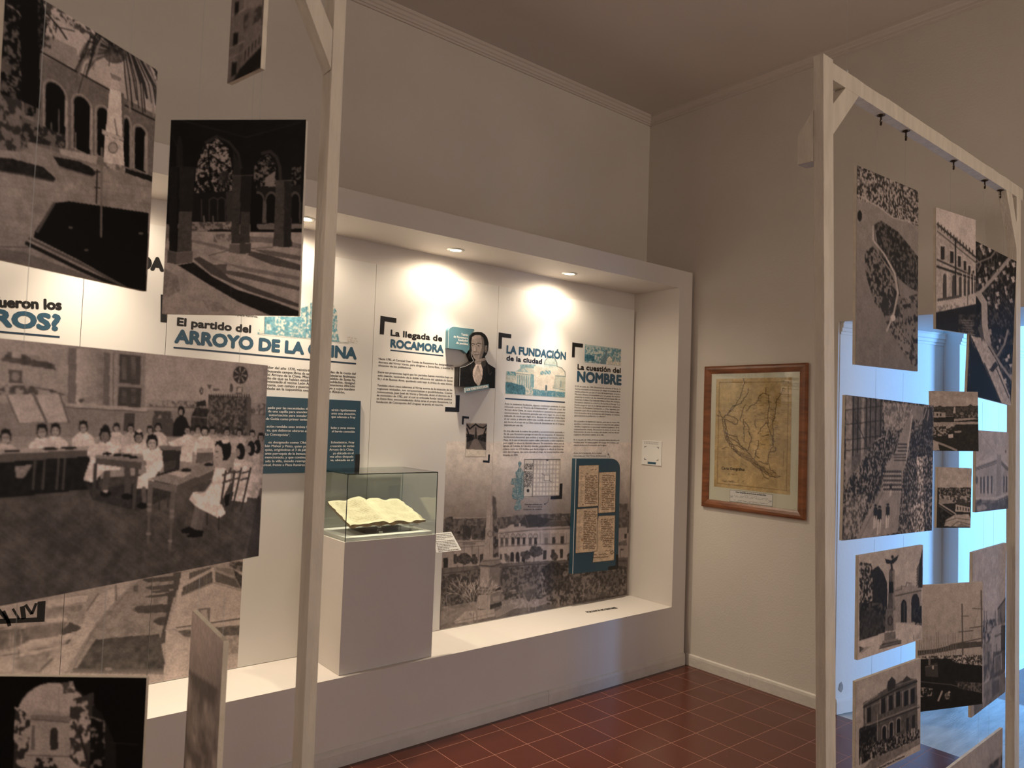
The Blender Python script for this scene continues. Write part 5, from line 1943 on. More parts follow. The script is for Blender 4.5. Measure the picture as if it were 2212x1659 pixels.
SM = [(-3.0, -1.696, 250), (-1.694, -1.371, 90), (-1.369, -0.985, 110)]
p2 = poster(-1.370, -0.360, 'white panel with the blue arroyo heading, partly hidden by the narrow post')
for (x0, x1, nx), par in zip(SM, (p0, p1, p2)):
    P = Pic(quadX(x0, x1, 0.394, 1.08 if x1 < -1.3 else 1.12), nx, 150, SEP, 190)
    art_street_mural(P)
    P.build('street_photograph', INKM, par, 0.0003)
L2_ = L
L.build('corner_mark', BLACK, p1)

L = lay(p2).frame(0, 0, 1)
L.line('El partido del', (383, 702.5), (541, 718.5), captop=686.4, bold=.07)
L.build('heading', BLACK, p2)
L = lay(p2).frame(0, 0, 1)
L.line('ARROYO DE LA CHINA', (378.5, 739), (768.7, 775), captop=712.6, bold=.085)
L.build('heading', BLUE, p2)
L = lay(p2).frame(0, 0, 1)
L.stroke([(374.7, 750.6), (769.2, 785.8)], 0.0075)
L.build('underline', NAVY, p2)
L = lay(p2).frame(0, 0, 1)
L.shape([(347, 650), (361, 651), (360, 697), (346.5, 695.5)])
L.shape([(347, 636), (395, 640), (394.5, 656), (347, 651)])
L.build('corner_mark', BLACK, p2)
L = lay(p2)
L.frame(*R8)
body = [('Alrededor del año 1770, veintitrés familias llegadas de la costa del', (62, 655), (970, 722)),
        ('Paraná, buscando campos libres de ocupantes, se establecieron finalmente', (60, 690), (970, 752)),
        ('cerca del Arroyo de la China. Mientras tanto el Cabildo de Santa Fe,', (58, 722), (968, 780)),
        ('enterado de que se habían establecido tantos poblados, designó', (56, 755), (966, 808)),
        ('comisionado al vecino León Almirón, un terrateniente afincado', (120, 790), (964, 836)),
        ('más al norte, con campo y puerto sobre el arroyo y cuyo nombre', (52, 818), (962, 866)),
        ('ha quedado en la toponimia entrerriana como Almirón.', (50, 850), (872, 893))]
for s_, a, b in body:
    L.line(s_, a, b, cap=0.0118, bold=.035)
L.frame(0, 0, 1)
L.line('frente a plaza Ramírez.', (486, 679.5), (557, 686.5), cap=0.0095, bold=.035)
L.build('paragraph', BLACK, p2)

# engraving of the ruin
P = Pic(quadX(-0.97, -0.39, 1.845, 2.15), 210, (222, 210, 196), SEP, 222)
P.grain = 0.03
BG = (232, 222, 210)
P.all(BG)
TL_ = (96, 148, 164)
P.frame(*R8)
ruin = [(132, 345), (135, 190), (200, 185), (330, 186), (400, 190), (470, 185), (465, 100), (520, 95), (560, 60), (590, 35), (620, 20), (700, 0), (760, 60), (800, 150), (800, 300), (822, 420), (700, 410), (585, 385), (380, 372)]
P.speck(ruin, (225, 216, 202), TL_, 3, .42, .3)
P.poly([(138, 190), (232, 188), (228, 355), (135, 345)], TL_, .75, .2, 3)
P.poly([(320, 190), (470, 188), (470, 230), (320, 240)], TL_, .85, .15, 3)
P.poly([(150, 255), (195, 260), (195, 315), (150, 310)], (205, 205, 198), .8, .2, 3)
P.poly([(318, 270), (368, 285), (362, 372), (322, 368)], (110, 160, 172), .8, .2, 3)
for k in range(9):
    P.line([(375, 268 + k * 13), (520, 262 + k * 15)], 2.5, (120, 160, 170), .6)
    for j in range(5):
        x = 380 + j * 28 + (k % 2) * 12
        P.line([(x, 268 + k * 13), (x, 280 + k * 13)], 2, (120, 160, 170), .6)
P.speck([(66, 345), (70, 320), (90, 300), (110, 290), (120, 348)], (225, 216, 202), TL_, 3, .35)
for pts in ([(62, 346), (132, 348), (380, 374), (585, 388), (830, 424), (908, 430)], [(132, 345), (135, 190)], [(560, 60), (555, 384)], [(520, 95), (518, 350)]):
    P.line(pts, 3, (60, 90, 105), .8)
P.scribble(890, 990, 360, 420, 3, (150, 150, 150), 2, .25, 2, 5)
P.build_cut('ruin_engraving', INKM, p2, 0.0004)

p3 = poster(-0.360, 0.460, 'white panel with the heading La llegada de Rocamora'.replace('La llegada de Rocamora', 'about an arrival, behind the glass book case and the portrait'))
p4 = poster(0.460, 1.672, 'wide white panel with two columns of text beside the end wall of the niche')
L = lay(p3).frame(*R2)
L.line('La llegada de', (443, 447), (1207, 533), captop=362, bold=.065)
L.build('heading', BLACK, p3)
L = lay(p3).frame(*R2)
L.line('ROCAMORA', (443, 618), (1225, 702), captop=508, bold=.08)
L.build('heading', BLUE, p3)
L = lay(p3).frame(*R2)
L.stroke([(438, 666), (1228, 750)], 0.006)
L.build('underline', NAVY, p3)
for pts in ([(290, 152), (527, 190), (525, 260), (352, 237), (340, 435), (277, 428)], [(1415, 1338), (1473, 1340), (1464, 1592), (1252, 1582), (1256, 1513), (1407, 1522)]):
    L = lay(p3).frame(*R2)
    L.shape(pts)
    L.build('corner_mark', BLACK, p3)
for pts in ([(825, 1323), (866, 1327), (865, 1340), (836, 1337), (833, 1375), (822, 1373)], [(980, 1553), (991, 1553), (988, 1604), (948, 1600), (949, 1588), (978, 1590)]):
    L = lay(p3).frame(*C4)
    L.shape(pts)
    L.build('corner_mark', BLACK, p3)
L = lay(p3).frame(*R2)
for s_, a, b in [
        ('Hacia 1782, el Coronel Don Tomás de Rocamora fue designado por', (262, 806), (1375, 908)),
        ('decreto del Virrey Vértiz, para dirigirse a Entre Ríos, y analizar la', (260, 857), (1372, 955)),
        ('situación de los pobladores.', (258, 905), (752, 947)),
        ('Entre sus propuestas logró que los partidos fueran reunidos bajo un', (252, 1005), (1366, 1088)),
        ('solo mando, sacándolo de la doble influencia del cabildo de Santa', (250, 1055), (1365, 1138)),
        ('fe y el de Buenos Aires, quedando solo bajo la órbita de este último.', (247, 1105), (1365, 1188)),
        ('También elevó cinco informes al Virrey acerca de la situación de las', (242, 1203), (1360, 1275)),
        ('regiones visitadas, sus características y posibilidades. Como', (238, 1252), (1358, 1322)),
        ('consecuencia, Juan José de Vértiz y Salcedo, dictó el decreto de 2', (236, 1302), (1357, 1368)),
        ('de noviembre de 1782, por el cual se ordenaba fundar varios pueblos', (234, 1352), (1355, 1415)),
        ('en Entre Ríos, encomendándole dicha tarea al propio Rocamora. La', (231, 1402), (1354, 1460)),
        ('fundación de Concepción del Uruguay se ponía en marcha.', (228, 1450), (1228, 1500))]:
    L.line(s_, a, b, cap=0.0105, bold=.03)
L.build('paragraph', BLACK, p3)
P = Pic(quadX(0.1265, 0.4595, 0.394, 1.44), 110, 150, SEP, 196)
art_mural(P)
P.build('square_photograph', INKM, p3, 0.0003)
P = Pic(quadX(0.4605, 1.6715, 0.394, 1.44), 300, 150, SEP, 196)
art_mural(P)
P.build('square_photograph', INKM, p4, 0.0003)

for s_, a, b, ct, bo, m_ in [('LA FUNDACIÓN', (185, 388), (865, 462), 303, .075, BLUE), ('NOMBRE', (1003, 712), (1505, 755), 602, .09, BLUE), ('de la ciudad', (182, 472), (590, 513), 418, .07, BLACK), ('La cuestión del', (1005, 576), (1500, 620), 518, .07, BLACK)]:
    L = lay(p4).frame(*R3)
    L.line(s_, a, b, captop=ct, bold=bo)
    L.build('heading', m_, p4)
L = lay(p4).frame(*R3)
L.stroke([(166, 914), (858, 958)], 0.0075)
L.build('underline', NAVY, p4)
for fr_, pts in ((R3, [(92, 150), (237, 172), (235, 218), (130, 205), (125, 338), (87, 336)]),
                 (R3, [(943, 265), (1067, 282), (1065, 327), (975, 315), (970, 438), (937, 436)]),
                 (R4, [(715, 468), (747, 466), (740, 650), (603, 656), (605, 620), (708, 612)])):
    L = lay(p4, lift=.0009).frame(*fr_)
    L.shape(pts)
    L.build('corner_mark', BLACK, p4)
L = lay(p4, lift=.0009).frame(*R3)
colA = ['Ante la inminente fundación, algunos residentes preferían la zona', 'conocida como el “Puerto de Echamundieta”, ubicado al sur del',
        'Arroyo de la China, en cuyos alrededores estuvieron los primeros', 'asentamientos. Rocamora pensaba que este lugar no era el más',
        'indicado, de modo que eligió otro, distante del anterior media legua', 'al sur oeste, y ubicaría sobre una cuchilla situada en la rinconada',
        'que forma el arroyo de La China antes de desembocar en el Uruguay,']
yl = [983, 1018, 1052, 1088, 1122, 1157, 1193]
yr = [1020, 1050, 1085, 1117, 1148, 1181, 1216]
for k, s_ in enumerate(colA):
    L.line(s_, (162 - k * 1.2, yl[k]), (860 - k, yr[k]), cap=0.0098, bold=.03)
L.line('separada por una isla.', (154, 1228), (372, 1235), cap=0.0098, bold=.03)
colB = ['En tres días toda la maleza fue podada y posteriormente quemada, a', 'fin de que Rocamora ponga en marcha su esquema: El elemento', 'fundacional elemental, que ordena y organiza el territorio, será la',
        'Plaza, de la que arrancarían cuatro calles principales y ocho angulares,', 'para seguir un plano en formato damero. Se reservarían sitios para la', 'Iglesia, el Cabildo, la Cárcel y tiendas, procediendo a distribuir los',
        'solares entre las 133 familias que darán origen a la villa de la Concep-', 'ción del Uruguay, que sería elevada al rango de ciudad muchos años']
for k, s_ in enumerate(colB):
    L.line(s_, (152 - k * 1.4, 1298 + k * 34.7), (850 - k * .9, 1313 + k * 32.6), cap=0.0098, bold=.03)
L.line('después, en 1826.', (142, 1576), (314, 1575), cap=0.0098, bold=.03)
colC = ['El 25 de junio de 1783, Rocamora le advierte al Virrey, el', 'hecho suscitado al momento de elegir el nombre de la', 'nueva población, ya que el cura de la parroquia, el padre', 'Mariano Alonso acompañado por un grupo de vecinos',
        'proponía el nombre de San Sebastián para la nueva villa, en', 'homenaje al obispo Fray Sebastián Malvar y Pinto. No obstante,', 'Rocamora impone su criterio y le escribe al Virrey: “(...)', 'Puedo asegurar que en su Iglesia solo se ve en calidad de',
        'Patrona a la Purísima Concepción. (...) Por dignidad, por', 'posesión y por afecto prefiero la Reina de los Santos todos.', 'Con el nombre de la Concepción del Uruguay, se titularía']
for k, s_ in enumerate(colC):
    L.line(s_, (975 - k * .8, 778 + k * 30.8), (1498 - k * .9, 812 + k * 30.0), cap=0.0088, bold=.03)
L.line('gloriosamente la población y su distrito”.', (966, 1118), (1330, 1131), cap=0.0088, bold=.03)
colD = ['De acuerdo a la legislación vigente, para que la nueva villa', 'quedara constituida era necesario la elección del cabildo', '-alcalde y regidores- a cuyo cargo estaría el gobierno. En la', 'comunicación citada, Rocamora le eleva al virrey, ad', 'Referéndum de este, la nómina del alcalde y de los demás']
for k, s_ in enumerate(colD):
    L.line(s_, (965 - k, 1183 + k * 31), (1487 - k, 1200 + k * 29.3), cap=0.0088, bold=.03)
L.line('regidores del primer cabildo de la villa.', (960, 1338), (1308, 1343), cap=0.0088, bold=.03)
for s_, a, b in [('El 12 de julio de 1783, el Virrey aprobará dicha elección y el', (959, 1398), (1483, 1404)), ('nombre para “el nuevo pueblo del arroyo de la China, que', (958, 1428), (1482, 1434)), ('deberá titularse la Concepción del Uruguay”.', (957, 1460), (1352, 1463)),
                 ('Actas de la fundación de la ciudad', (957, 1553), (1278, 1553)), ('redactadas por Don Tomás de Rocamora', (956, 1585), (1333, 1585))]:
    L.line(s_, a, b, cap=0.0088, bold=.03)
L.frame(*R4)
for s_, a, b in [('Planotipo utilizado por', (295, 724), (503, 723)), ('Rocamora para la', (337, 752), (503, 751)), ('fundación de ciudades.', (282, 784), (503, 781))]:
    L.line(s_, a, b, cap=0.0088, bold=.03)
L.stroke([(585, 632), (580, 660), (568, 690), (548, 708), (528, 714)], 0.0025)
L.stroke([(540, 702), (526, 714), (545, 720)], 0.0025)
L.stroke([(1312, 160), (1308, 140), (1295, 120)], 0.0025)
L.stroke([(1304, 118), (1288, 112), (1290, 132)], 0.003)
L.build('paragraph', BLACK, p4)

# teal pictures of the two columns
TB, TD = (226, 216, 203), (92, 140, 155)


def corners_from(frame_, pts, y=YP):
    ox, oy, k = frame_
    return [unproj(ox + p[0] * k, oy + p[1] * k, (0, y, 0), NP) for p in pts]


def rect_from(frame_, pts, y=YP):
    q = np.array(corners_from(frame_, pts, y))
    return quadX(q[:, 0].min(), q[:, 0].max(), q[:, 2].min(), q[:, 2].max(), y)


P = Pic(rect_from(R3, [(178, 400), (868, 430), (860, 905), (170, 858)]), 230, TB, SEP, 222)
P.all(TB)
P.frame(*R3)
P.poly([(178, 597), (868, 650), (860, 905), (170, 858)], (196, 196, 184))
P.speck([(178, 597), (300, 605), (300, 700), (178, 690)], TD, (168, 186, 182), 4, .5)
P.poly([(178, 640), (300, 655), (300, 720), (178, 700)], (205, 200, 188), .7, .1)
P.poly([(290, 600), (335, 565), (345, 520), (520, 522), (525, 545), (560, 548), (640, 560), (640, 520), (650, 480), (700, 408), (760, 470), (770, 545), (830, 570), (860, 620), (860, 860), (500, 830), (290, 790)], (206, 204, 190))
P.poly([(338, 520), (515, 520), (520, 570), (400, 560), (345, 575)], (120, 160, 170), .7, .2)
P.poly([(290, 600), (375, 548), (440, 615), (300, 605)], (140, 170, 174), .8)
P.poly([(345, 592), (375, 562), (410, 608)], (190, 195, 186))
P.poly([(285, 600), (500, 625), (500, 645), (285, 620)], (216, 208, 192))
P.line([(285, 622), (500, 648)], 5, (90, 120, 130))
for k in range(9):
    x = 305 + k * 21
    P.poly([(x, 640 + k * 2), (x + 9, 641 + k * 2), (x + 9, 800), (x, 795)], (100, 138, 148) if k % 2 else (126, 158, 164))
P.poly([(500, 540), (560, 545), (560, 820), (495, 815)], (224, 214, 198))
P.poly([(465, 630), (500, 640), (500, 790), (465, 780)], (120, 156, 162))
P.poly([(555, 590), (745, 600), (730, 850), (520, 830)], (222, 210, 192))
for x, y in [(575, 600), (620, 595), (655, 595), (705, 600)]:
    P.arch(x, x + 38, y + 40, y + 12, y - 6, (110, 150, 160))
    P.line([(x + 6, y), (x + 34, y + 40)], 6, (220, 210, 196))
P.ell(692, 500, 74, 60, (196, 200, 190))
P.poly([(618, 500), (640, 455), (700, 408), (755, 465), (768, 510), (768, 555), (620, 545)], (186, 196, 188))
P.poly([(700, 560), (760, 548), (830, 575), (860, 612), (860, 655), (690, 640)], (212, 206, 192))
P.line([(620, 520), (628, 478), (660, 440), (700, 408), (745, 460), (764, 500), (768, 545), (820, 560), (858, 605), (862, 650)], 4, (70, 84, 88))
P.line([(618, 520), (768, 535)], 4, (120, 150, 158))
P.poly([(748, 650), (866, 655), (862, 800), (720, 790)], (184, 186, 174))
P.line([(748, 652), (868, 660)], 6, (80, 108, 118))
P.line([(720, 792), (862, 818)], 5, (100, 125, 132))
P.line([(812, 715), (808, 780)], 9, (120, 145, 150))
P.poly([(632, 760), (650, 760), (648, 820), (630, 820)], (70, 90, 96))
P.speck([(170, 720), (300, 745), (400, 790), (405, 870), (170, 858)], TD, (70, 110, 124), 4, .5)
P.speck([(480, 800), (560, 815), (860, 840), (860, 905), (480, 880)], TD, (150, 170, 170), 3.5, .6)
P.speck([(400, 790), (490, 800), (490, 880), (400, 870)], (214, 206, 192), (150, 172, 174), 4, .55)
P.ell(225, 770, 50, 45, (76, 116, 130), .9, 0, .2)
P.ell(345, 795, 48, 38, (76, 116, 130), .9, 0, .2)
P.build_cut('cathedral_picture', INKM, p4, 0.0004)
P = Pic(rect_from(R3, [(1090, 288), (1508, 340), (1503, 535), (1086, 495)]), 150, TB, SEP, 222)
P.all((150, 174, 176))
P.frame(*R3)
P.speck([(1080, 280), (1510, 330), (1510, 540), (1080, 500)], (96, 140, 152), (196, 200, 190), 3.5, .5)
P.poly([(1080, 270), (1510, 320), (1510, 345), (1080, 310)], (176, 190, 186), .8)
P.poly([(1335, 350), (1350, 352), (1340, 520), (1260, 510), (1320, 400)], (110, 136, 146))
P.poly([(1345, 450), (1370, 418), (1405, 450), (1403, 480), (1345, 478)], (224, 216, 200))
P.line([(1345, 450), (1372, 418), (1405, 452)], 4, (84, 108, 118))
P.poly([(1335, 480), (1505, 490), (1503, 535), (1335, 520)], (206, 200, 186), 1, .1)
P.poly([(1200, 385), (1290, 375), (1290, 395), (1200, 400)], (216, 210, 196), .8)
P.speck([(1086, 400), (1200, 420), (1200, 480), (1086, 480)], TD, (60, 106, 122), 4, .4)
P.build('city_picture', INKM, p4, 0.0004)

# town plan and statue
P = Pic(rect_from(R4, [(288, 176), (722, 178), (708, 612), (280, 628)]), 150, (214, 202, 188), SEP, 215)
P.frame(*R4)
P.all((214, 202, 188))
P.line([(290, 178), (722, 180)], 6, 30)
P.line([(290, 178), (282, 628)], 4, 50)
P.line([(722, 178), (708, 612)], 4, 70)
P.line([(282, 626), (708, 612)], 4, 80)
P.poly([(296, 186), (400, 186), (384, 620), (284, 622)], (206, 196, 184))
P.line([(400, 184), (386, 622)], 3, 60)
P.speck([(296, 230), (398, 230), (394, 300), (292, 300)], (40, 36, 36), (200, 190, 178), 2, .4)
P.speck([(294, 320), (392, 320), (380, 515), (288, 515)], (60, 56, 56), (200, 190, 178), 2, .46)
P.ell(334, 552, 16, 20, 50)
for i in range(9):
    x = 400 + i * 38.5
    P.line([(x, 186), (x - 14 - i * .2, 616)], 1, 150, .5)
for j in range(9):
    y = 190 + j * 53
    P.line([(400 - j * 1.6, y), (716 - j, y - j * .8)], 1, 150, .5)
for i in range(8):
    for j in range(8):
        x, y = 408 + i * 38.5 - j * 1.7, 199 + j * 52.4
        P.poly([(x, y), (x + 28, y), (x + 27, y + 38), (x - 1, y + 38)], (220, 209, 195))
        P.line([(x, y), (x + 28, y), (x + 27, y + 38), (x - 1, y + 38), (x, y)], 1, 150, .35)
P.poly([(520, 360), (600, 360), (598, 440), (518, 440)], (216, 204, 190))
P.line([(528, 366), (592, 366), (592, 432), (526, 432), (528, 366)], 3, 110)
P.line([(500, 350), (528, 366)], 3, 110)
P.line([(592, 432), (612, 446)], 3, 110)
P.ell(565, 190, 14, 6, 30)
P.build('town_plan', INKM, p4, 0.0006)

# instant photograph printed on the arrival panel
q = rect_from(C4, [(850, 1367), (971, 1368), (966, 1568), (842, 1565)])
P = Pic(q, 70, (224, 212, 198), SEP, 222)
P.all((224, 213, 200))
P.frame(*C4)
P.line([(850, 1367), (971, 1369), (966, 1568), (842, 1565), (850, 1367)], 2, 150)
P.poly([(853, 1370), (970, 1372), (966, 1526), (848, 1521)], 120)
P.grad([(853, 1370), (970, 1372), (968, 1440), (850, 1438)], 126, 172, 1)
P.poly([(848, 1521), (850, 1455), (880, 1450), (940, 1455), (967, 1470), (966, 1526)], 84, 1, .1)
P.poly([(892, 1462), (915, 1462), (955, 1526), (862, 1522)], 128)
P.speck([(850, 1430), (895, 1435), (893, 1465), (850, 1480)], 24, 60, 3, .6)
P.speck([(920, 1440), (968, 1425), (967, 1480), (920, 1465)], 22, 60, 3, .6)
P.poly([(902, 1395), (906, 1388), (910, 1395), (914, 1458), (898, 1458)], 66)
for pts in ([(853, 1375), (870, 1400), (890, 1385), (905, 1372), (925, 1388), (950, 1395), (970, 1380)], [(853, 1400), (862, 1430)], [(968, 1395), (955, 1430)]):
    P.line(pts, 7, 16)
P.build('square_snapshot', INKM, p3, 0.0006)


# ------------------------------------------------------------------ raised boards fixed to the panels
def raised(name, label, cat, fr_, outline, y, face_mat, side_mat, edge=None):
    """A board whose face stands at y in front of the panels, cut to an outline."""
    pts = corners_from(fr_, outline, y)
    base = np.mean(pts, 0)
    t = thing(name, (base[0], YP, min(p[2] for p in pts)), label, cat)
    MB().prism([p + np.array([0, 0.0006, 0]) for p in pts], (0, YP - y - 0.0012, 0)).build('body', side_mat, t)
    mb = MB()
    mb.add([p for p in pts], [tuple(range(len(pts)))])
    mb.build('face', face_mat, t)
    return t, pts


def rounded(x0, y0, x1, y1, rad, which, n=8):
    """Outline of a box in picture coordinates, corners listed in which (tl, tr, br, bl) rounded."""
    out = []
    for key, (cx, cy, a0) in {'tl': (x0, y0, 180), 'tr': (x1, y0, 270), 'br': (x1, y1, 0), 'bl': (x0, y1, 90)}.items():
        if key in which:
            ox = cx + rad * (1 if cx == x0 else -1)
            oy = cy + rad * (1 if cy == y0 else -1)
            out += [(ox + rad * math.cos(math.radians(a0 + 90 * k / n)), oy + rad * math.sin(math.radians(a0 + 90 * k / n))) for k in range(n + 1)]
        else:
            out.append((cx, cy))
    return out


# blue text board
yb = YP - 0.012
Lb = Lettering((0, yb, 0), NP, 0.0005)
out = [(-60, 908), (1018, 962), (1004, 1612), (-90, 1634)]
tb, _ = raised('text_board', 'dark blue board with white writing below the arroyo heading, behind the post', 'sign', R8, out, yb, DKBLUE, DKBLUE)
Lb.frame(*R8)
for s_, a, b in [('pado por las necesidades del', (165, 1033), (548, 1045)), ('virtió rápidamente', (748, 1054), (972, 1060)),
                 ('de una capilla para atender la', (165, 1066), (556, 1076)), ('ante esta situación,', (748, 1085), (970, 1091)),
                 ('autorización para instalar un', (175, 1100), (562, 1111)), ('que además a Fray', (748, 1116), (968, 1122)),
                 ('de Goitía como primer teniente', (146, 1135), (560, 1144)),
                 ('ación rondaba unas treinta fami', (153, 1205), (566, 1212)), ('ladas y otras treinta', (744, 1218), (963, 1220)),
                 ('es, que debieron ubicarse en la', (155, 1240), (562, 1250)), ('al barrio conocido', (752, 1250), (962, 1254)),
                 ('La Concepción”.', (142, 1278), (368, 1285)),
                 ('es designado como Obispo', (170, 1352), (560, 1355)), ('Eclesiástico, Fray', (745, 1352), (958, 1352)),
                 ('bán Malvar y Pinto, quien propo', (138, 1385), (568, 1390)), ('creación de varias', (738, 1386), (957, 1385)),
                 ('quias, erigiéndose el 3 de julio', (138, 1420), (530, 1422)), ('Arroyo de la China,', (730, 1418), (953, 1418)),
                 ('ante parroquia de la Inmaculada', (138, 1455), (565, 1458)), ('ya ubicada en el', (762, 1452), (951, 1450)),
                 ('mencionado, y que continuó', (138, 1490), (528, 1490)), ('nta años después', (735, 1482), (949, 1482)),
                 ('ada la villa, siendo reemplaza', (140, 1525), (560, 1523)), ('va, ubicada en el', (738, 1515), (948, 1514)),
                 ('actual, frente a Plaza Ramírez.', (112, 1560), (508, 1560))]:
    Lb.line(s_, a, b, cap=0.0112, bold=.035)
Lb.build('paragraph', WHITE, tb)
Lb = Lettering((0, yb, 0), NP, 0.0010).frame(*R8)
Lb.shape([(967, 1452), (1010, 1450), (1004, 1612), (838, 1602), (838, 1580), (963, 1577)])
Lb.build('corner_mark', BLACK, tb)

# blue board with the four handwritten pages
yd = YP - 0.034
out = [(905, 170)] + [(1340 + 95 * math.sin(t), 172 + 118 * (1 - math.cos(t))) for t in np.linspace(0, math.pi / 2, 9)] + [(1408, 1490), (866, 1548)]
td, pts = raised('document_board', 'tall dark blue board with rounded corner carrying four old handwritten pages', 'sign', R4, out, yd, DKBLUE, DKBLUE)
mbx = MB()
mbx.add([pts[0] + np.array([-.001, -.0004, 0]), pts[0] + np.array([.004, -.0004, 0]), pts[-1] + np.array([.004, -.0004, 0]), pts[-1] + np.array([-.001, -.0004, 0])], [(0, 1, 2, 3)])
mbx.build('edge_strip', WHITE, td)
Ld = Lettering((0, yd, 0), NP, 0.0012).frame(*R4)
Ld.shape([(1385, 1315), (1413, 1313), (1412, 1487), (1290, 1502), (1293, 1460), (1383, 1447)])
Ld.build('corner_mark', BLACK, td)
for k, (q, sx0, sd) in enumerate([([(942, 250), (1183, 243), (1175, 738), (927, 752)], 1018, 1), ([(1183, 333), (1388, 325), (1377, 810), (1172, 825)], 1222, 2), ([(915, 770), (1170, 752), (1160, 1278), (900, 1303)], 1002, 3), ([(1175, 852), (1377, 845), (1365, 1385), (1105, 1412)], 1208, 4)]):
    C_ = corners_from(R4, q, yd - .0004 - .0002 * (3 - k))
    P = Pic(C_, 105, (196, 174, 148), (1, .9, .76), 205)
    P.all((196, 174, 148), 1, .08, 14)
    P.frame(*R4)
    (ax, ay), (bx, by), (cx, cy), (dx_, dy_) = q
    P.line([q[0], q[1], q[2], q[3], q[0]], 5, (52, 44, 36))
    ink = (84, 62, 50)
    h0 = {0: 370, 1: 360, 2: 790, 3: 885}[k]
    h1 = {0: 712, 1: 785, 2: 1255, 3: 1160}[k]
    P.scribble(sx0, bx - 10, h0, h1, {0: 18, 1: 20, 2: 22, 3: 13}[k], ink, 3.6, -.04, -.5, sd)
    if k == 0:
        P.scribble(ax + 20, sx0 - 10, 290, 700, 12, (120, 96, 78), 2, 0, 0, 9, .4)
        P.scribble(1085, 1160, 285, 310, 1, ink, 4, 0, 0, 5)
        P.scribble(1030, 1060, 335, 360, 1, ink, 4, 0, 0, 6)
        P.ell(990, 720, 13, 14, (150, 128, 106), .8)
    if k == 2:
        P.scribble(ax + 20, sx0 - 15, 900, 1250, 6, (130, 100, 80), 2.5, 0, 0, 8, .5)
        P.ell(982, 1140, 12, 20, (150, 108, 84), .8)
    if k == 3:
        P.scribble(1230, 1350, 1140, 1230, 4, ink, 3, 0, 0, 11)
        P.scribble(1260, 1340, 1235, 1290, 1, ink, 5, 0, 0, 12)
        P.scribble(1115, 1300, 1300, 1370, 2, ink, 4.5, -.08, 0, 13)
        P.line([(1325, 1280), (1345, 1270), (1355, 1295), (1335, 1310), (1322, 1295), (1325, 1280)], 3, ink)
    P.build('handwritten_page', INKM, td, 0.0001)

# speech bubble
ys = YP - 0.030
out = [(1300, 636)] + [(1378 - 72 * math.cos(t), 385 - 68 * math.sin(t)) for t in np.linspace(0, math.pi / 2, 8)] + [(1690, 355), (1690, 386), (1668, 396), (1626, 446), (1620, 520), (1629, 600), (1625, 650), (1602, 672), (1575, 716), (1515, 665)]
tsb, pts = raised('speech_bubble_sign', 'teal speech bubble sign beside the portrait', 'sign', R2, out, ys, TEAL, TEAL)
Ls = Lettering((0, ys, 0), NP, 0.0005).frame(*R2)
for s_, a, b in [('Tomás', (1495, 445), (1600, 458)), ('de Rocamora,', (1382, 478), (1600, 503)), ('fundador', (1450, 528), (1600, 545)), ('de pueblos.', (1422, 572), (1602, 592))]:
    Ls.line(s_, a, b, cap=0.0125, bold=.04)
Ls.build('lettering', WHITE, tsb)
Ls = Lettering((0, ys, 0), NP, 0.0006).frame(*R2)
Ls.stroke([(1300, 636)] + [(1378 - 72 * math.cos(t), 385 - 68 * math.sin(t)) for t in np.linspace(0, math.pi / 2, 8)], 0.0018)
Ls.build('edge_line', WHITE, tsb)

# portrait
yp_ = YP - 0.042
out = [(1465, 1208), (1450, 1205), (1458, 918), (1548, 900), (1640, 852), (1672, 825), (1640, 760), (1632, 690), (1640, 600), (1628, 520), (1634, 450), (1680, 402), (1740, 393), (1800, 398), (1850, 430), (1885, 480), (1905, 560), (1900, 650), (1880, 720), (1850, 760), (1862, 810), (1900, 870), (2005, 935), (1998, 1235), (1900, 1228), (1700, 1212)]
tp, pts = raised('portrait_cutout', 'cut-out portrait of a man in a dark coat and white cravat', 'sign', R2, out, yp_, BLACK, BLACK)
xs = [p[0] for p in pts]
zs = [p[2] for p in pts]
P = Pic(quadX(min(xs), max(xs), min(zs), max(zs), yp_), 170, 12, SEP, 222)
P.frame(*R2)
P.all(14)
P.speck([(1460, 920), (1700, 860), (1700, 1200), (1450, 1200)], 10, 24, 6, .5)
P.poly([(1650, 470), (1700, 432), (1760, 425), (1820, 450), (1835, 520), (1838, 620), (1830, 700), (1800, 780), (1760, 822), (1720, 822), (1680, 780), (1655, 720), (1648, 640), (1645, 560)], 150, 1, .04)
P.poly([(1655, 470), (1700, 440), (1770, 440), (1790, 480), (1700, 500), (1660, 510)], 172, .8)
P.poly([(1790, 450), (1838, 470), (1845, 640), (1832, 700), (1800, 790), (1760, 822), (1770, 740), (1800, 640), (1805, 540)], 104, .9)
P.poly([(1628, 520), (1634, 450), (1680, 402), (1740, 393), (1800, 398), (1850, 430), (1885, 480), (1905, 560), (1900, 650), (1890, 720), (1850, 760), (1835, 700), (1842, 620), (1838, 540), (1825, 480), (1780, 440), (1700, 440), (1655, 470), (1645, 540)], 16, 1, .3)
P.poly([(1848, 600), (1880, 590), (1885, 650), (1866, 710), (1845, 690)], 128)
P.line([(1862, 612), (1872, 640), (1860, 680)], 6, 70)
P.line([(1647, 574), (1672, 568), (1694, 578)], 9, 30)
P.line([(1718, 580), (1748, 563), (1785, 568)], 9, 30)
P.ell(1664, 599, 13, 6, 74)
P.ell(1664, 600, 6, 5, 14)
P.ell(1752, 598, 17, 6, 78)
P.ell(1750, 599, 7, 6, 12)
P.line([(1738, 612), (1768, 611)], 3, 112, .6)
P.poly([(1700, 590), (1688, 640), (1676, 672), (1690, 690), (1716, 688), (1720, 660), (1716, 600)], 168, .8)
P.line([(1712, 600), (1722, 660), (1716, 686)], 7, 96, .8)
P.line([(1680, 684), (1700, 694), (1718, 688)], 6, 66)
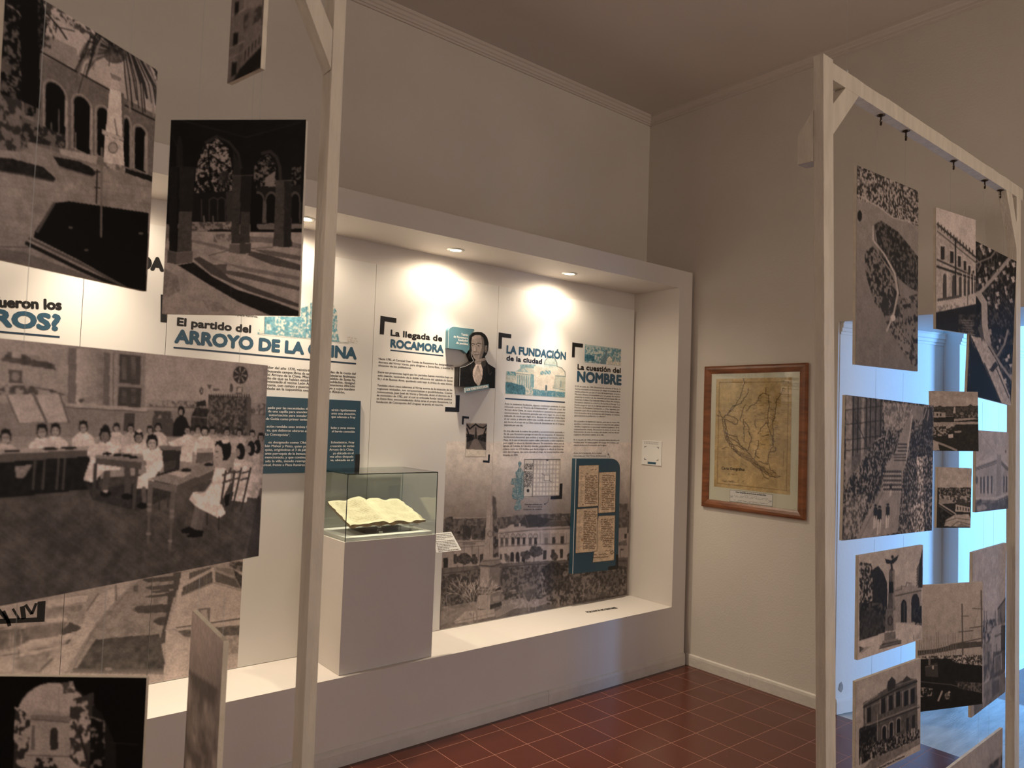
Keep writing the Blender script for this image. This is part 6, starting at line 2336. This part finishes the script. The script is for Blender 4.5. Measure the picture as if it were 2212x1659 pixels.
P.line([(1686, 738), (1706, 730), (1740, 736), (1758, 732)], 8, 52)
P.poly([(1690, 742), (1740, 742), (1725, 756), (1700, 756)], 120)
P.line([(1700, 766), (1735, 766)], 6, 92, .7)
P.line([(1740, 690), (1766, 730)], 6, 110, .7)
P.poly([(1660, 660), (1690, 720), (1680, 770), (1664, 730)], 124, .6)
P.poly([(1700, 820), (1800, 790), (1860, 780), (1862, 830), (1800, 870), (1712, 880), (1690, 850)], 150, 1, .06)
P.line([(1700, 850), (1790, 830), (1855, 790)], 6, 110)
P.poly([(1790, 840), (1862, 812), (1860, 900), (1820, 925), (1790, 890)], 62)
P.poly([(1710, 880), (1790, 875), (1818, 960), (1816, 1060), (1770, 1190), (1740, 1196), (1690, 1130), (1662, 1040), (1672, 960)], 212, 1, .07, 4)
for k in range(7):
    P.line([(1735 + k * 3, 900), (1690 + k * 18, 1050), (1735 + k * 7, 1185)], 5, 128, .6)
P.poly([(1640, 880), (1700, 870), (1672, 960), (1662, 1040), (1620, 980)], 26)
P.line([(1702, 880), (1660, 960), (1665, 1040)], 5, 52)
P.line([(1890, 900), (1905, 1010), (1930, 1030), (1950, 990)], 5, 84)
P.line([(1900, 915), (1915, 985)], 16, 40)
P.line([(1650, 905), (1640, 965)], 9, 60)
P.poly([(1820, 930), (1870, 900), (1860, 1180), (1800, 1180)], 24)
# keep only what lies inside the outline
keep = np.zeros((P.ny, P.nx), bool)
keep[P.mask(out)] = True


P.c[~keep] = 0
cut_to(P.build('portrait_print', INKM, tp, 0.0006), keep)
# statue drawing beside the town plan
sil = [(238, 178), (242, 205), (258, 212), (255, 245), (243, 258), (262, 300), (285, 330), (280, 380), (284, 640), (262, 668), (238, 680), (262, 760), (240, 786), (180, 790), (162, 758), (190, 690), (205, 660), (150, 650), (138, 600), (150, 560), (148, 520), (178, 505), (170, 480), (132, 480), (128, 455), (140, 405), (190, 400), (182, 330), (205, 310), (225, 262), (216, 245), (214, 210), (234, 205)]
P = Pic(rect_from(R4, [(120, 170), (292, 170), (292, 796), (120, 796)]), 80, 150, SEP, 222)
P.frame(*R4)
P.speck([(100, 100), (320, 100), (320, 820), (100, 820)], (112, 138, 142), (150, 158, 154), 4, .5)
TS = (70, 112, 122)
for pts in ([(225, 300), (215, 380), (205, 480), (190, 600)], [(240, 300), (255, 400), (250, 600)], [(225, 420), (222, 600)], [(238, 430), (238, 600)], [(190, 340), (215, 400)], [(270, 340), (240, 410), (200, 430)], [(150, 420), (160, 470)], [(150, 560), (200, 580), (262, 560)], [(150, 620), (210, 640), (280, 610)], [(180, 740), (240, 735)], [(170, 760), (250, 756)], [(225, 262), (245, 262), (248, 290), (228, 292), (225, 262)], [(195, 690), (235, 690)], [(216, 225), (256, 225)], sil + sil[:1]):
    P.line(pts, 5, TS, .85)
P.ell(237, 278, 10, 14, (176, 176, 166))
P.poly([(205, 330), (262, 330), (250, 400), (215, 400)], (150, 168, 166), .7)
P.soft = 0
ks = np.zeros((P.ny, P.nx), bool)
ks[P.mask(sil)] = True
cut_to(P.build('statue_drawing', INKM, p4, 0.0007), ks)
Lw = Lettering((0, yp_, 0), NP, 0.0010).frame(*R2)
Lw.stroke([(1468, 1205), (1475, 925), (1552, 910), (1648, 858), (1680, 825), (1648, 758), (1640, 690)], 0.0016)
Lw.build('edge_line', WHITE, tp)
yn = yp_ - 0.006
o2 = corners_from(R2, [(1545, 1232), (1908, 1175), (1912, 1232), (1548, 1302)], yn)
MB().prism(o2, (0, 0.006, 0)).build('name_plate', TEAL, tp)
MB().prism(corners_from(R2, [(1545, 1232), (1556, 1231), (1560, 1299), (1548, 1302)], yn - .0004), (0, 0.0003, 0)).build('plate_edge', WHITE, tp)
Ls = Lettering((0, yn, 0), NP, 0.0005).frame(*R2)
Ls.line('DON TOMÁS DE ROCAMORA', (1576, 1278), (1898, 1222), cap=0.0145, bold=.05)
Ls.build('lettering', WHITE, tp)

# card on the end wall of the niche, its code left out
NX = np.array([-1.0, 0, 0])
q = [unproj(*p, (1.684, 0, 0), NX) for p in [(1387, 949), (1425, 955), (1428, 1007), (1390, 1003)]]
tq = thing('information_card', (1.69, q[0][1] * .5 + q[1][1] * .5, q[3][2]), 'small white card with blue sticker on the end wall of the niche', 'card')
y0_, y1_, z0_, z1_ = min(p[1] for p in q), max(p[1] for p in q), 1.297, 1.462
MB().box(1.684, 1.6895, y0_, y1_, z0_, z1_).build('card', CARD, tq, 0.0008)
Lq = Lettering((1.684, 0, 0), NX, 0.0005)
uu, vv = np.array([0, -1.0, 0]), np.array([0, 0, 1.0])


def qpt(a, b):
    return np.array([1.6835, y1_ - a * (y1_ - y0_), z1_ - b * (z1_ - z0_)])


for a, b, w in [(.12, .06, .76), (.12, .10, .70), (.12, .14, .74)]:
    p, w_ = qpt(a, b), w * (y1_ - y0_)
    for j in range(9):
        s0 = p + uu * (w_ * j / 9)
        Lq.mb.add([s0, s0 + uu * w_ / 13, s0 + uu * w_ / 13 + vv * .0022, s0 + vv * .0022], [(0, 1, 2, 3)])
Lq.build('small_print', GREY, tq)
for (a, b), (sa, sb) in [((.14, .24), (1, 1)), ((.86, .24), (-1, 1)), ((.14, .80), (1, -1)), ((.86, .80), (-1, -1))]:
    MB().add([qpt(a + sa * i, b + sb * j) for i, j in ((0, 0), (.10, 0), (.10, .02), (.025, .02), (.025, .07), (0, .07))], [(0, 1, 2, 3, 4, 5)]).build('corner_mark', BLACK, tq)
c0, c1 = qpt(.32, .87), qpt(.74, .96)
MB().add([c0, (c0[0], c1[1], c0[2]), c1, (c0[0], c0[1], c1[2])], [(0, 1, 2, 3)]).build('blue_sticker', BLUE, tq)

# writing on the floor of the niche
NZ = np.array([0, 0, 1.0])
Lf = Lettering((0, 0, 0.39), NZ, 0.0006).frame(0, 0, 1)
A, B = Lf.pt((1271, 1324)), Lf.pt((1335, 1314))
u = (B - A) / np.linalg.norm(B - A)
Lf.put(A, u, np.cross(NZ, u), 'POR FAVOR NO SENTARSE', np.linalg.norm(B - A), 0.030, .05)
of = Lf.build('floor_lettering', BLACK, None)
tag(of, 'black lettering asking not to sit, stuck on the bright niche floor', 'lettering')

# ------------------------------------------------------------------ plinth, glass case and book
PX0, PX1, PY0, PY1, PZT = -0.648, -0.150, 0.141, 0.482, 0.990
pl = MB().box(PX0, PX1, PY0, PY1, 0.3905, PZT).build('plinth', NICHE, None, 0.0012)
tag(pl, 'tall white plinth standing in the niche under the glass case', 'plinth')
gx0, gx1, gy0, gy1, gz0, gz1 = PX0 + .002, PX1 - .002, PY0 + .002, PY1 - .002, PZT + .0005, 1.298
gc = thing('glass_case', ((gx0 + gx1) / 2, (gy0 + gy1) / 2, gz0), 'clear glass case over the open old book', 'case')
th = 0.004
MB().box(gx0, gx1, gy0, gy0 + th, gz0, gz1).build('glass_pane', GLASS, gc)
MB().box(gx0, gx1, gy1 - th, gy1, gz0, gz1).build('glass_pane', GLASS, gc)
MB().box(gx0, gx0 + th, gy0 + th + .0003, gy1 - th - .0003, gz0, gz1).build('glass_pane', GLASS, gc)
MB().box(gx1 - th, gx1, gy0 + th + .0003, gy1 - th - .0003, gz0, gz1).build('glass_pane', GLASS, gc)
MB().box(gx0, gx1, gy0, gy1, gz1 + .0003, gz1 + th).build('glass_pane', GLASS, gc)
e = .0028
for (x, y) in ((gx0, gy0), (gx1 - e, gy0), (gx1 - e, gy1 - e), (gx0, gy1 - e)):
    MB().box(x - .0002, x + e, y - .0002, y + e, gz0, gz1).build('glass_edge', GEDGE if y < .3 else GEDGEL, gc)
MB().box(gx0, gx1, gy0 - .0003, gy0 + e, gz1 - .001, gz1 + e).build('glass_edge', GEDGE, gc)
MB().box(gx0 - .0003, gx0 + e, gy0, gy1, gz1 - .001, gz1 + e).build('glass_edge', GEDGE, gc)
MB().box(gx1 - e, gx1 + .0003, gy0, gy1, gz1 - .001, gz1 + e).build('glass_edge', GEDGE, gc)
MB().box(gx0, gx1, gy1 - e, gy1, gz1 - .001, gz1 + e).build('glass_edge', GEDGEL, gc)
bt = MB().box(PX0 + .014, PX1 - .014, PY0 + .014, PY1 - .014, PZT + .001, PZT + .016).build('display_base', CARD, None, 0.001)
tag(bt, 'thin white base slab inside the glass case under the book', 'base')

# acrylic book rest
ZR = PZT + .0165
BKF, BKB = .205, .400
ar = thing('book_rest', (-0.38, .3, ZR), 'clear acrylic rest holding the open book', 'stand')


def book_pt(u_, v_, lift=0.0):
    """u_ across both pages 0..1, v_ from the near edge 0 to the far edge 1."""
    xf0, xf1, xb0, xb1 = -0.592, -0.172, -0.618, -0.219
    x = (xf0 + (xf1 - xf0) * u_) * (1 - v_) + (xb0 + (xb1 - xb0) * u_) * v_
    y = BKF + (BKB - BKF) * v_
    z = 1.046 + .090 * v_
    return np.array([x, y, z + lift])


def page_lift(u_, v_):
    g = 0.49 + .02 * v_
    d = (u_ - g)
    if d < 0:
        t = min(1, -d / g)
        h = .017 * (math.sin(math.pi * min(1, t * 1.15) ** .55) ** .8 if t < .87 else math.sin(math.pi * .87 ** 1) * .5) if t > 0 else 0
        h = .020 * math.exp(-((t - .22) / .20) ** 2) + .006 * math.exp(-((t - .7) / .3) ** 2)
        h *= (0.7 + .5 * v_)
    else:
        t = min(1, d / (1 - g))
        h = .008 * math.exp(-((t - .3) / .25) ** 2) + .004 * math.sin(t * 9)
    h += .0022 * math.sin(u_ * 31 + v_ * 5) * (.4 + .6 * abs(v_ - .5)) + .0016 * math.sin(v_ * 21 + u_ * 9)
    return h


nu, nv = 120, 60
bk = thing('open_book', (-0.39, .3, 1.03), 'open old handwritten book with wavy cream pages', 'book')
verts, inkc = [], []
rb = np.random.RandomState(3)
n1 = vnoise(nv + 1, nu + 1, 2.0, 2, 77)
n2 = vnoise(nv + 1, nu + 1, 14, 3, 78)
for j in range(nv + 1):
    for i in range(nu + 1):
        u_, v_ = i / nu, j / nv
        eu = 0.004 * math.sin(v_ * 40) if i in (0, nu) else 0
        ev = 0.010 * math.sin(u_ * 46) * (1 if j in (0, nv) else 0)
        verts.append(book_pt(u_ + eu, v_ + ev, page_lift(u_, v_) + .006))
mb = MB()
mb.add(verts, [(j * (nu + 1) + i, j * (nu + 1) + i + 1, (j + 1) * (nu + 1) + i + 1, (j + 1) * (nu + 1) + i) for j in range(nv) for i in range(nu)])
o = mb.build('pages', None, bk, smooth=True)
me = o.data
ca = me.color_attributes.new('ink', 'FLOAT_COLOR', 'POINT')
cc = np.ones((len(me.vertices), 4), np.float32)
for j in range(nv + 1):
    for i in range(nu + 1):
        u_, v_ = i / nu, j / nv
        base = np.array([.72, .66, .48]) * (0.95 + .1 * n2[j, i])
        wr_ = 0
        if (.07 < u_ < .44 or .58 < u_ < .93) and .07 < v_ < .93:
            ln = (j % 3 == 0)
            wr_ = (.75 if ln else .25) * (1 if n1[j, i] > .45 else .3) * (.8 if u_ < .5 else .5)
        if abs(u_ - .5) < .012:
            wr_ = max(wr_, .12)
        cc[j * (nu + 1) + i, :3] = base * (1 - wr_) + np.array([.36, .27, .14]) * wr_
ca.data.foreach_set('color', cc.ravel())
me.materials.clear()
me.materials.append(ink_mat('page_ink', .8, .2))
# page block under the pages with its ragged dark edges
mb = MB()
nb_ = 60
vs, fs = [], []
for i in range(nb_ + 1):
    u_ = i / nb_
    for v_ in (0.0, 1.0):
        top = book_pt(u_, v_ + (.006 if v_ == 0 else -.006), page_lift(u_, v_) + .0052)
        g = 1 - min(1, abs(u_ - .49) / .49)
        bot = book_pt(u_, v_ + (.012 if v_ == 0 else -.012), -.004 - .003 * math.sin(u_ * 37))
        vs += [top, bot]
for i in range(nb_):
    a = i * 4
    fs += [(a, a + 1, a + 5, a + 4), (a + 2, a + 6, a + 7, a + 3), (a + 1, a + 3, a + 7, a + 5)]
fs += [(0, 2, 3, 1), (nb_ * 4, nb_ * 4 + 1, nb_ * 4 + 3, nb_ * 4 + 2)]
mb.add(vs, fs).build('page_block', LEATHER, bk)
# rest: sloping sheet, base sheet and two curled lips
c0, c1, c2, c3 = book_pt(.12, -.02, -.013), book_pt(.90, -.02, -.013), book_pt(.90, .95, -.015), book_pt(.12, .95, -.015)
MB().prism([c0, c1, c2, c3], (0, 0, .003)).build('sloping_sheet', ACRYL, ar)
MB().box(-.50, -.22, .215, .40, ZR, ZR + .003).build('base_sheet', ACRYL, ar)
MB().prism([(-.50, .398, ZR + .003), (-.22, .398, ZR + .003), (-.22, .398, 1.112), (-.50, .398, 1.112)], (0, -.003, 0)).build('back_sheet', ACRYL, ar)
for x0 in (-.455, -.275):
    mb = MB()
    pp = [(BKF - .021 + .016 * math.cos(a) * .7, 1.027 + .018 * math.sin(a)) for a in np.linspace(-2.9, 1.2, 12)]
    for (ya, za), (yb_, zb_) in zip(pp[:-1], pp[1:]):
        mb.add([(x0, ya, za), (x0 + .022, ya, za), (x0 + .022, yb_, zb_), (x0, yb_, zb_), (x0, ya + .002, za), (x0 + .022, ya + .002, za), (x0 + .022, yb_ + .002, zb_), (x0, yb_ + .002, zb_)], [(0, 1, 2, 3), (4, 5, 6, 7), (0, 4, 7, 3), (1, 5, 6, 2)])
    mb.build('lip', ACRYL, ar)

# label card leaning out from the plinth
lc = thing('label_card', (-.08, .15, .90), 'tilted white label card with small print at the side of the plinth', 'card')
a_, b_, c_, d_ = np.array([-.1485, .185, .988]), np.array([-.028, .185, .988]), np.array([.004, .135, .900]), np.array([-.1485, .135, .900])
nn = np.cross(b_ - a_, d_ - a_)
nn = nn / np.linalg.norm(nn)
if nn[1] > 0:
    nn = -nn
MB().prism([a_, b_, c_, d_], -nn * .002).build('card', CARD, lc)
mb = MB()
rr = random.Random(12)
for k in range(11):
    t = .07 + .082 * k + (.03 if k > 3 else 0)
    p, q_ = a_ * (1 - t) + d_ * t, b_ * (1 - t) + c_ * t
    dv = (d_ - a_) * .032
    s_ = .10
    end = .93 if k not in (3, 9) else .55
    while s_ < end:
        w_ = rr.uniform(.03, .09)
        e_ = min(end, s_ + w_)
        P0_, P1_ = p * (1 - s_) + q_ * s_, p * (1 - e_) + q_ * e_
        mb.add([P0_ + nn * .0005, P1_ + nn * .0005, P1_ + dv + nn * .0005, P0_ + dv + nn * .0005], [(0, 1, 2, 3)])
        s_ = e_ + .018
mb.build('small_print', GREY, lc)

# ------------------------------------------------------------------ framed map on the right wall
y0_, y1_, z0_, z1_ = -0.716, 0.004, 1.050, 1.966
fm = thing('framed_map', (XR, (y0_ + y1_) / 2, z0_), 'old brown map in a stained wooden frame on the end wall', 'picture')
W_, D_ = 0.050, 0.022


def moulding(ya, za, yb_, zb_, ny_, nz_, name):
    """Mitred frame side from (ya, za) to (yb, zb); inner edge offset along (ny, nz)."""
    pr = [(0, 0), (0, -D_ * .75), (.010, -D_), (.022, -D_ * 1.05), (.038, -D_ * .8), (W_, -D_ * .45), (W_, 0)]
    L_ = math.hypot(yb_ - ya, zb_ - za)
    ty, tz = (yb_ - ya) / L_, (zb_ - za) / L_
    A_ = [(XR + dx, ya + ny_ * d + ty * d, za + nz_ * d + tz * d) for d, dx in pr]
    B_ = [(XR + dx, yb_ + ny_ * d - ty * d, zb_ + nz_ * d - tz * d) for d, dx in pr]
    n = len(pr)
    MB().add(A_ + B_, [tuple(range(n)), tuple(range(n, 2 * n))] + [(i, (i + 1) % n, n + (i + 1) % n, n + i) for i in range(n)]).build(name, BROWN, fm)


moulding(y1_, z1_, y0_, z1_, 0, -1, 'frame_rail')
moulding(y1_, z0_, y0_, z0_, 0, 1, 'frame_rail')
moulding(y1_, z0_, y1_, z1_, -1, 0, 'frame_stile')
moulding(y0_, z0_, y0_, z1_, 1, 0, 'frame_stile')
MB().box(XR - .006, XR - .001, y0_ + W_ - .005, y1_ - W_ + .005, z0_ + W_ - .005, z1_ - W_ + .005).build('mount', MATBOARD, fm)
MB().box(XR - .0105, XR - .0085, y0_ + W_ - .004, y1_ - W_ + .004, z0_ + W_ - .004, z1_ - W_ + .004).build('glass_pane', FGLASS, fm)
R7 = (1500, 760, .22907)
xm = XR - .0064
q = np.array([unproj(1500 + a * .22907, 760 + b * .22907, (xm, 0, 0), NX) for a, b in [(207, 258), (918, 240), (902, 1345), (188, 1270)]])
ya, yb_, za, zb_ = q[:, 1].max(), q[:, 1].min(), q[:, 2].min(), q[:, 2].max()
P = Pic([(xm, ya, zb_), (xm, yb_, zb_), (xm, yb_, za), (xm, ya, za)], 260, (150, 128, 84), (1, .9, .7), 190)
P.frame(*R7)
MP = (172, 150, 108)
P.all(MP, 1, .08, 40)
P.dots([(150, 200), (960, 200), (960, 1400), (150, 1400)], (150, 127, 86), 30, .6, .3)
P.poly([(720, 300), (920, 240), (905, 1340), (700, 1250)], (128, 108, 72), .3, .1)
P.line([(236, 290), (888, 282), (868, 1308), (215, 1240), (236, 290)], 3, (112, 90, 58))
P.line([(200, 775), (905, 770)], 3, (176, 154, 110))
P.line([(320, 250), (312, 1290)], 3, (168, 146, 100), .6)
IK = (62, 48, 30)
r_ = random.Random(31)


def river(pts, w, a=.9, jit=5):
    out = []
    for (x0, y0), (x1, y1) in zip(pts[:-1], pts[1:]):
        m = max(2, int(math.hypot(x1 - x0, y1 - y0) / 14))
        out += [(x0 + (x1 - x0) * k / m + r_.uniform(-jit, jit), y0 + (y1 - y0) * k / m + r_.uniform(-jit, jit)) for k in range(m)]
    out.append(pts[-1])
    P.line(out, w, IK, a)
    return out


coast = [(268, 640), (280, 740), (300, 830), (370, 930), (440, 985), (510, 1020), (580, 1080), (650, 1130), (720, 1180), (790, 1185)]
for off in (0, 12, 22):
    river([(x + off, y - off * .4) for x, y in coast], 5 - off * .1)
P.speck([(380, 930), (500, 960), (540, 1010), (600, 1060), (760, 1130), (800, 1180), (700, 1170), (560, 1060), (430, 990)], (110, 90, 58), (140, 118, 76), 4, .5, .3, .7)
trib = [[(268, 640), (245, 590), (235, 560)], [(275, 620), (330, 570), (360, 520), (440, 480), (500, 400), (510, 345)], [(285, 610), (370, 530), (430, 430), (470, 300), (460, 245)],
        [(490, 560), (520, 520), (590, 480), (610, 420), (650, 385), (700, 410), (705, 520), (690, 620)], [(690, 620), (700, 720), (735, 800), (740, 900), (700, 960), (690, 1060), (610, 1030)],
        [(735, 640), (740, 760), (745, 880)], [(840, 340), (800, 420), (770, 470), (760, 620), (740, 660)], [(670, 340), (675, 390)],
        [(300, 770), (360, 790), (400, 800), (430, 880), (500, 930), (540, 830), (520, 760)], [(300, 800), (380, 830), (440, 890), (500, 940)], [(330, 870), (400, 880), (470, 930)],
        [(460, 640), (470, 700), (465, 760), (470, 850)], [(470, 660), (510, 700), (520, 780)], [(310, 600), (380, 620), (420, 650), (390, 690), (340, 660), (300, 640)],
        [(570, 650), (580, 720)], [(690, 660), (640, 710), (600, 770)], [(600, 830), (610, 880), (570, 960), (610, 1000)], [(580, 930), (570, 1000)], [(500, 940), (545, 1000), (600, 1060)],
        [(700, 1060), (720, 1110), (770, 1150)], [(430, 650), (450, 560), (480, 500)], [(760, 910), (770, 935), (720, 950)], [(440, 980), (400, 960), (380, 920)], [(300, 900), (260, 915)],
        [(620, 1100), (660, 1180), (700, 1200)], [(560, 1050), (640, 1090), (700, 1150)], [(640, 800), (700, 780)], [(235, 605), (215, 600)]]
for t_ in trib:
    o_ = river(t_, 3.6)
    for x, y in o_[::2]:
        a = r_.uniform(-.5, .5) + (0 if r_.random() < .5 else math.pi)
        P.line([(x, y), (x + 26 * math.cos(a), y + 22 * math.sin(a))], 2, IK, .35)
for k in range(70):
    x, y = r_.uniform(520, 780), r_.uniform(430, 900)
    P.line([(x, y), (x + r_.uniform(18, 45), y + r_.uniform(-10, 14))], 1.8, IK, .4)
P.line([(320, 960), (400, 1020)], 2, IK, .4)
P.line([(440, 1050), (500, 1090)], 2, IK, .4)
P.line([(843, 930), (838, 1080)], 3, IK, .5)
P.scribble(260, 470, 1195, 1235, 1, IK, 2.5, 0, 0, 4, .6)
P.line([(285, 1222), (420, 1232)], 2, IK, .5)
P.scribble(320, 410, 1140, 1165, 1, IK, 2.5, 0, 0, 7, .6)
P.build('map_print', INK, fm, 0.0003)
Lm = Lettering((xm - .0004, 0, 0), NX, 0.0006).frame(*R7)
Lm.line('Carta Geográfica', (257, 1108), (473, 1122), cap=0.017, bold=.05)
Lm.build('map_title', mat('sepia_ink', (0.06, 0.042, 0.02), .8, .2), fm)
q = np.array([unproj(1500 + a * .22907, 760 + b * .22907, (xm, 0, 0), NX) for a, b in [(333, 1298), (740, 1344), (738, 1462), (333, 1412)]])
ya, yb_, za, zb_ = q[:, 1].max(), q[:, 1].min(), q[:, 2].min(), q[:, 2].max()
MB().box(xm - .0006, xm + .0004, yb_, ya, za + .003, zb_ - .003).build('caption_card', CARD, fm)
Lm = Lettering((xm - .0006, 0, 0), NX, 0.0003).frame(*R7)
Lm.line('Carta Geográfica de la Provincia de Entre Ríos', (390, 1328), (676, 1360), cap=0.0085, bold=.06)
for k, (a, b, c, d) in enumerate([(462, 1350, 600, 1366), (372, 1352 + 4, 698, 1388), (385, 1366, 690, 1398), (372, 1390 + 6, 695, 1432), (400, 1408, 660, 1434)]):
    n_ = 16
    for j in range(n_):
        if (j * 7 + k) % 5 == 0:
            continue
        t0, t1 = j / n_, (j + .75) / n_
        Lm.stroke([(a + (c - a) * t0, b + (d - b) * t0), (a + (c - a) * t1, b + (d - b) * t1)], 0.0016)
for cx_, cy_ in ((352, 1364), (716, 1410)):
    Lm.stroke([(cx_ - 16, cy_ - 12), (cx_ - 2, cy_), (cx_ - 16, cy_ + 12)], 0.0016)
    Lm.stroke([(cx_, cy_ - 8), (cx_ + 12, cy_ - 2), (cx_ + 4, cy_ + 10), (cx_ - 2, cy_)], 0.0016)
for s0, s1 in (((335, 1302), (738, 1347)), ((335, 1410), (736, 1458)), ((335, 1302), (335, 1410)), ((738, 1347), (736, 1458))):
    Lm.stroke([s0, s1], 0.0016)
Lm.build('caption_lettering', NAVY, fm)
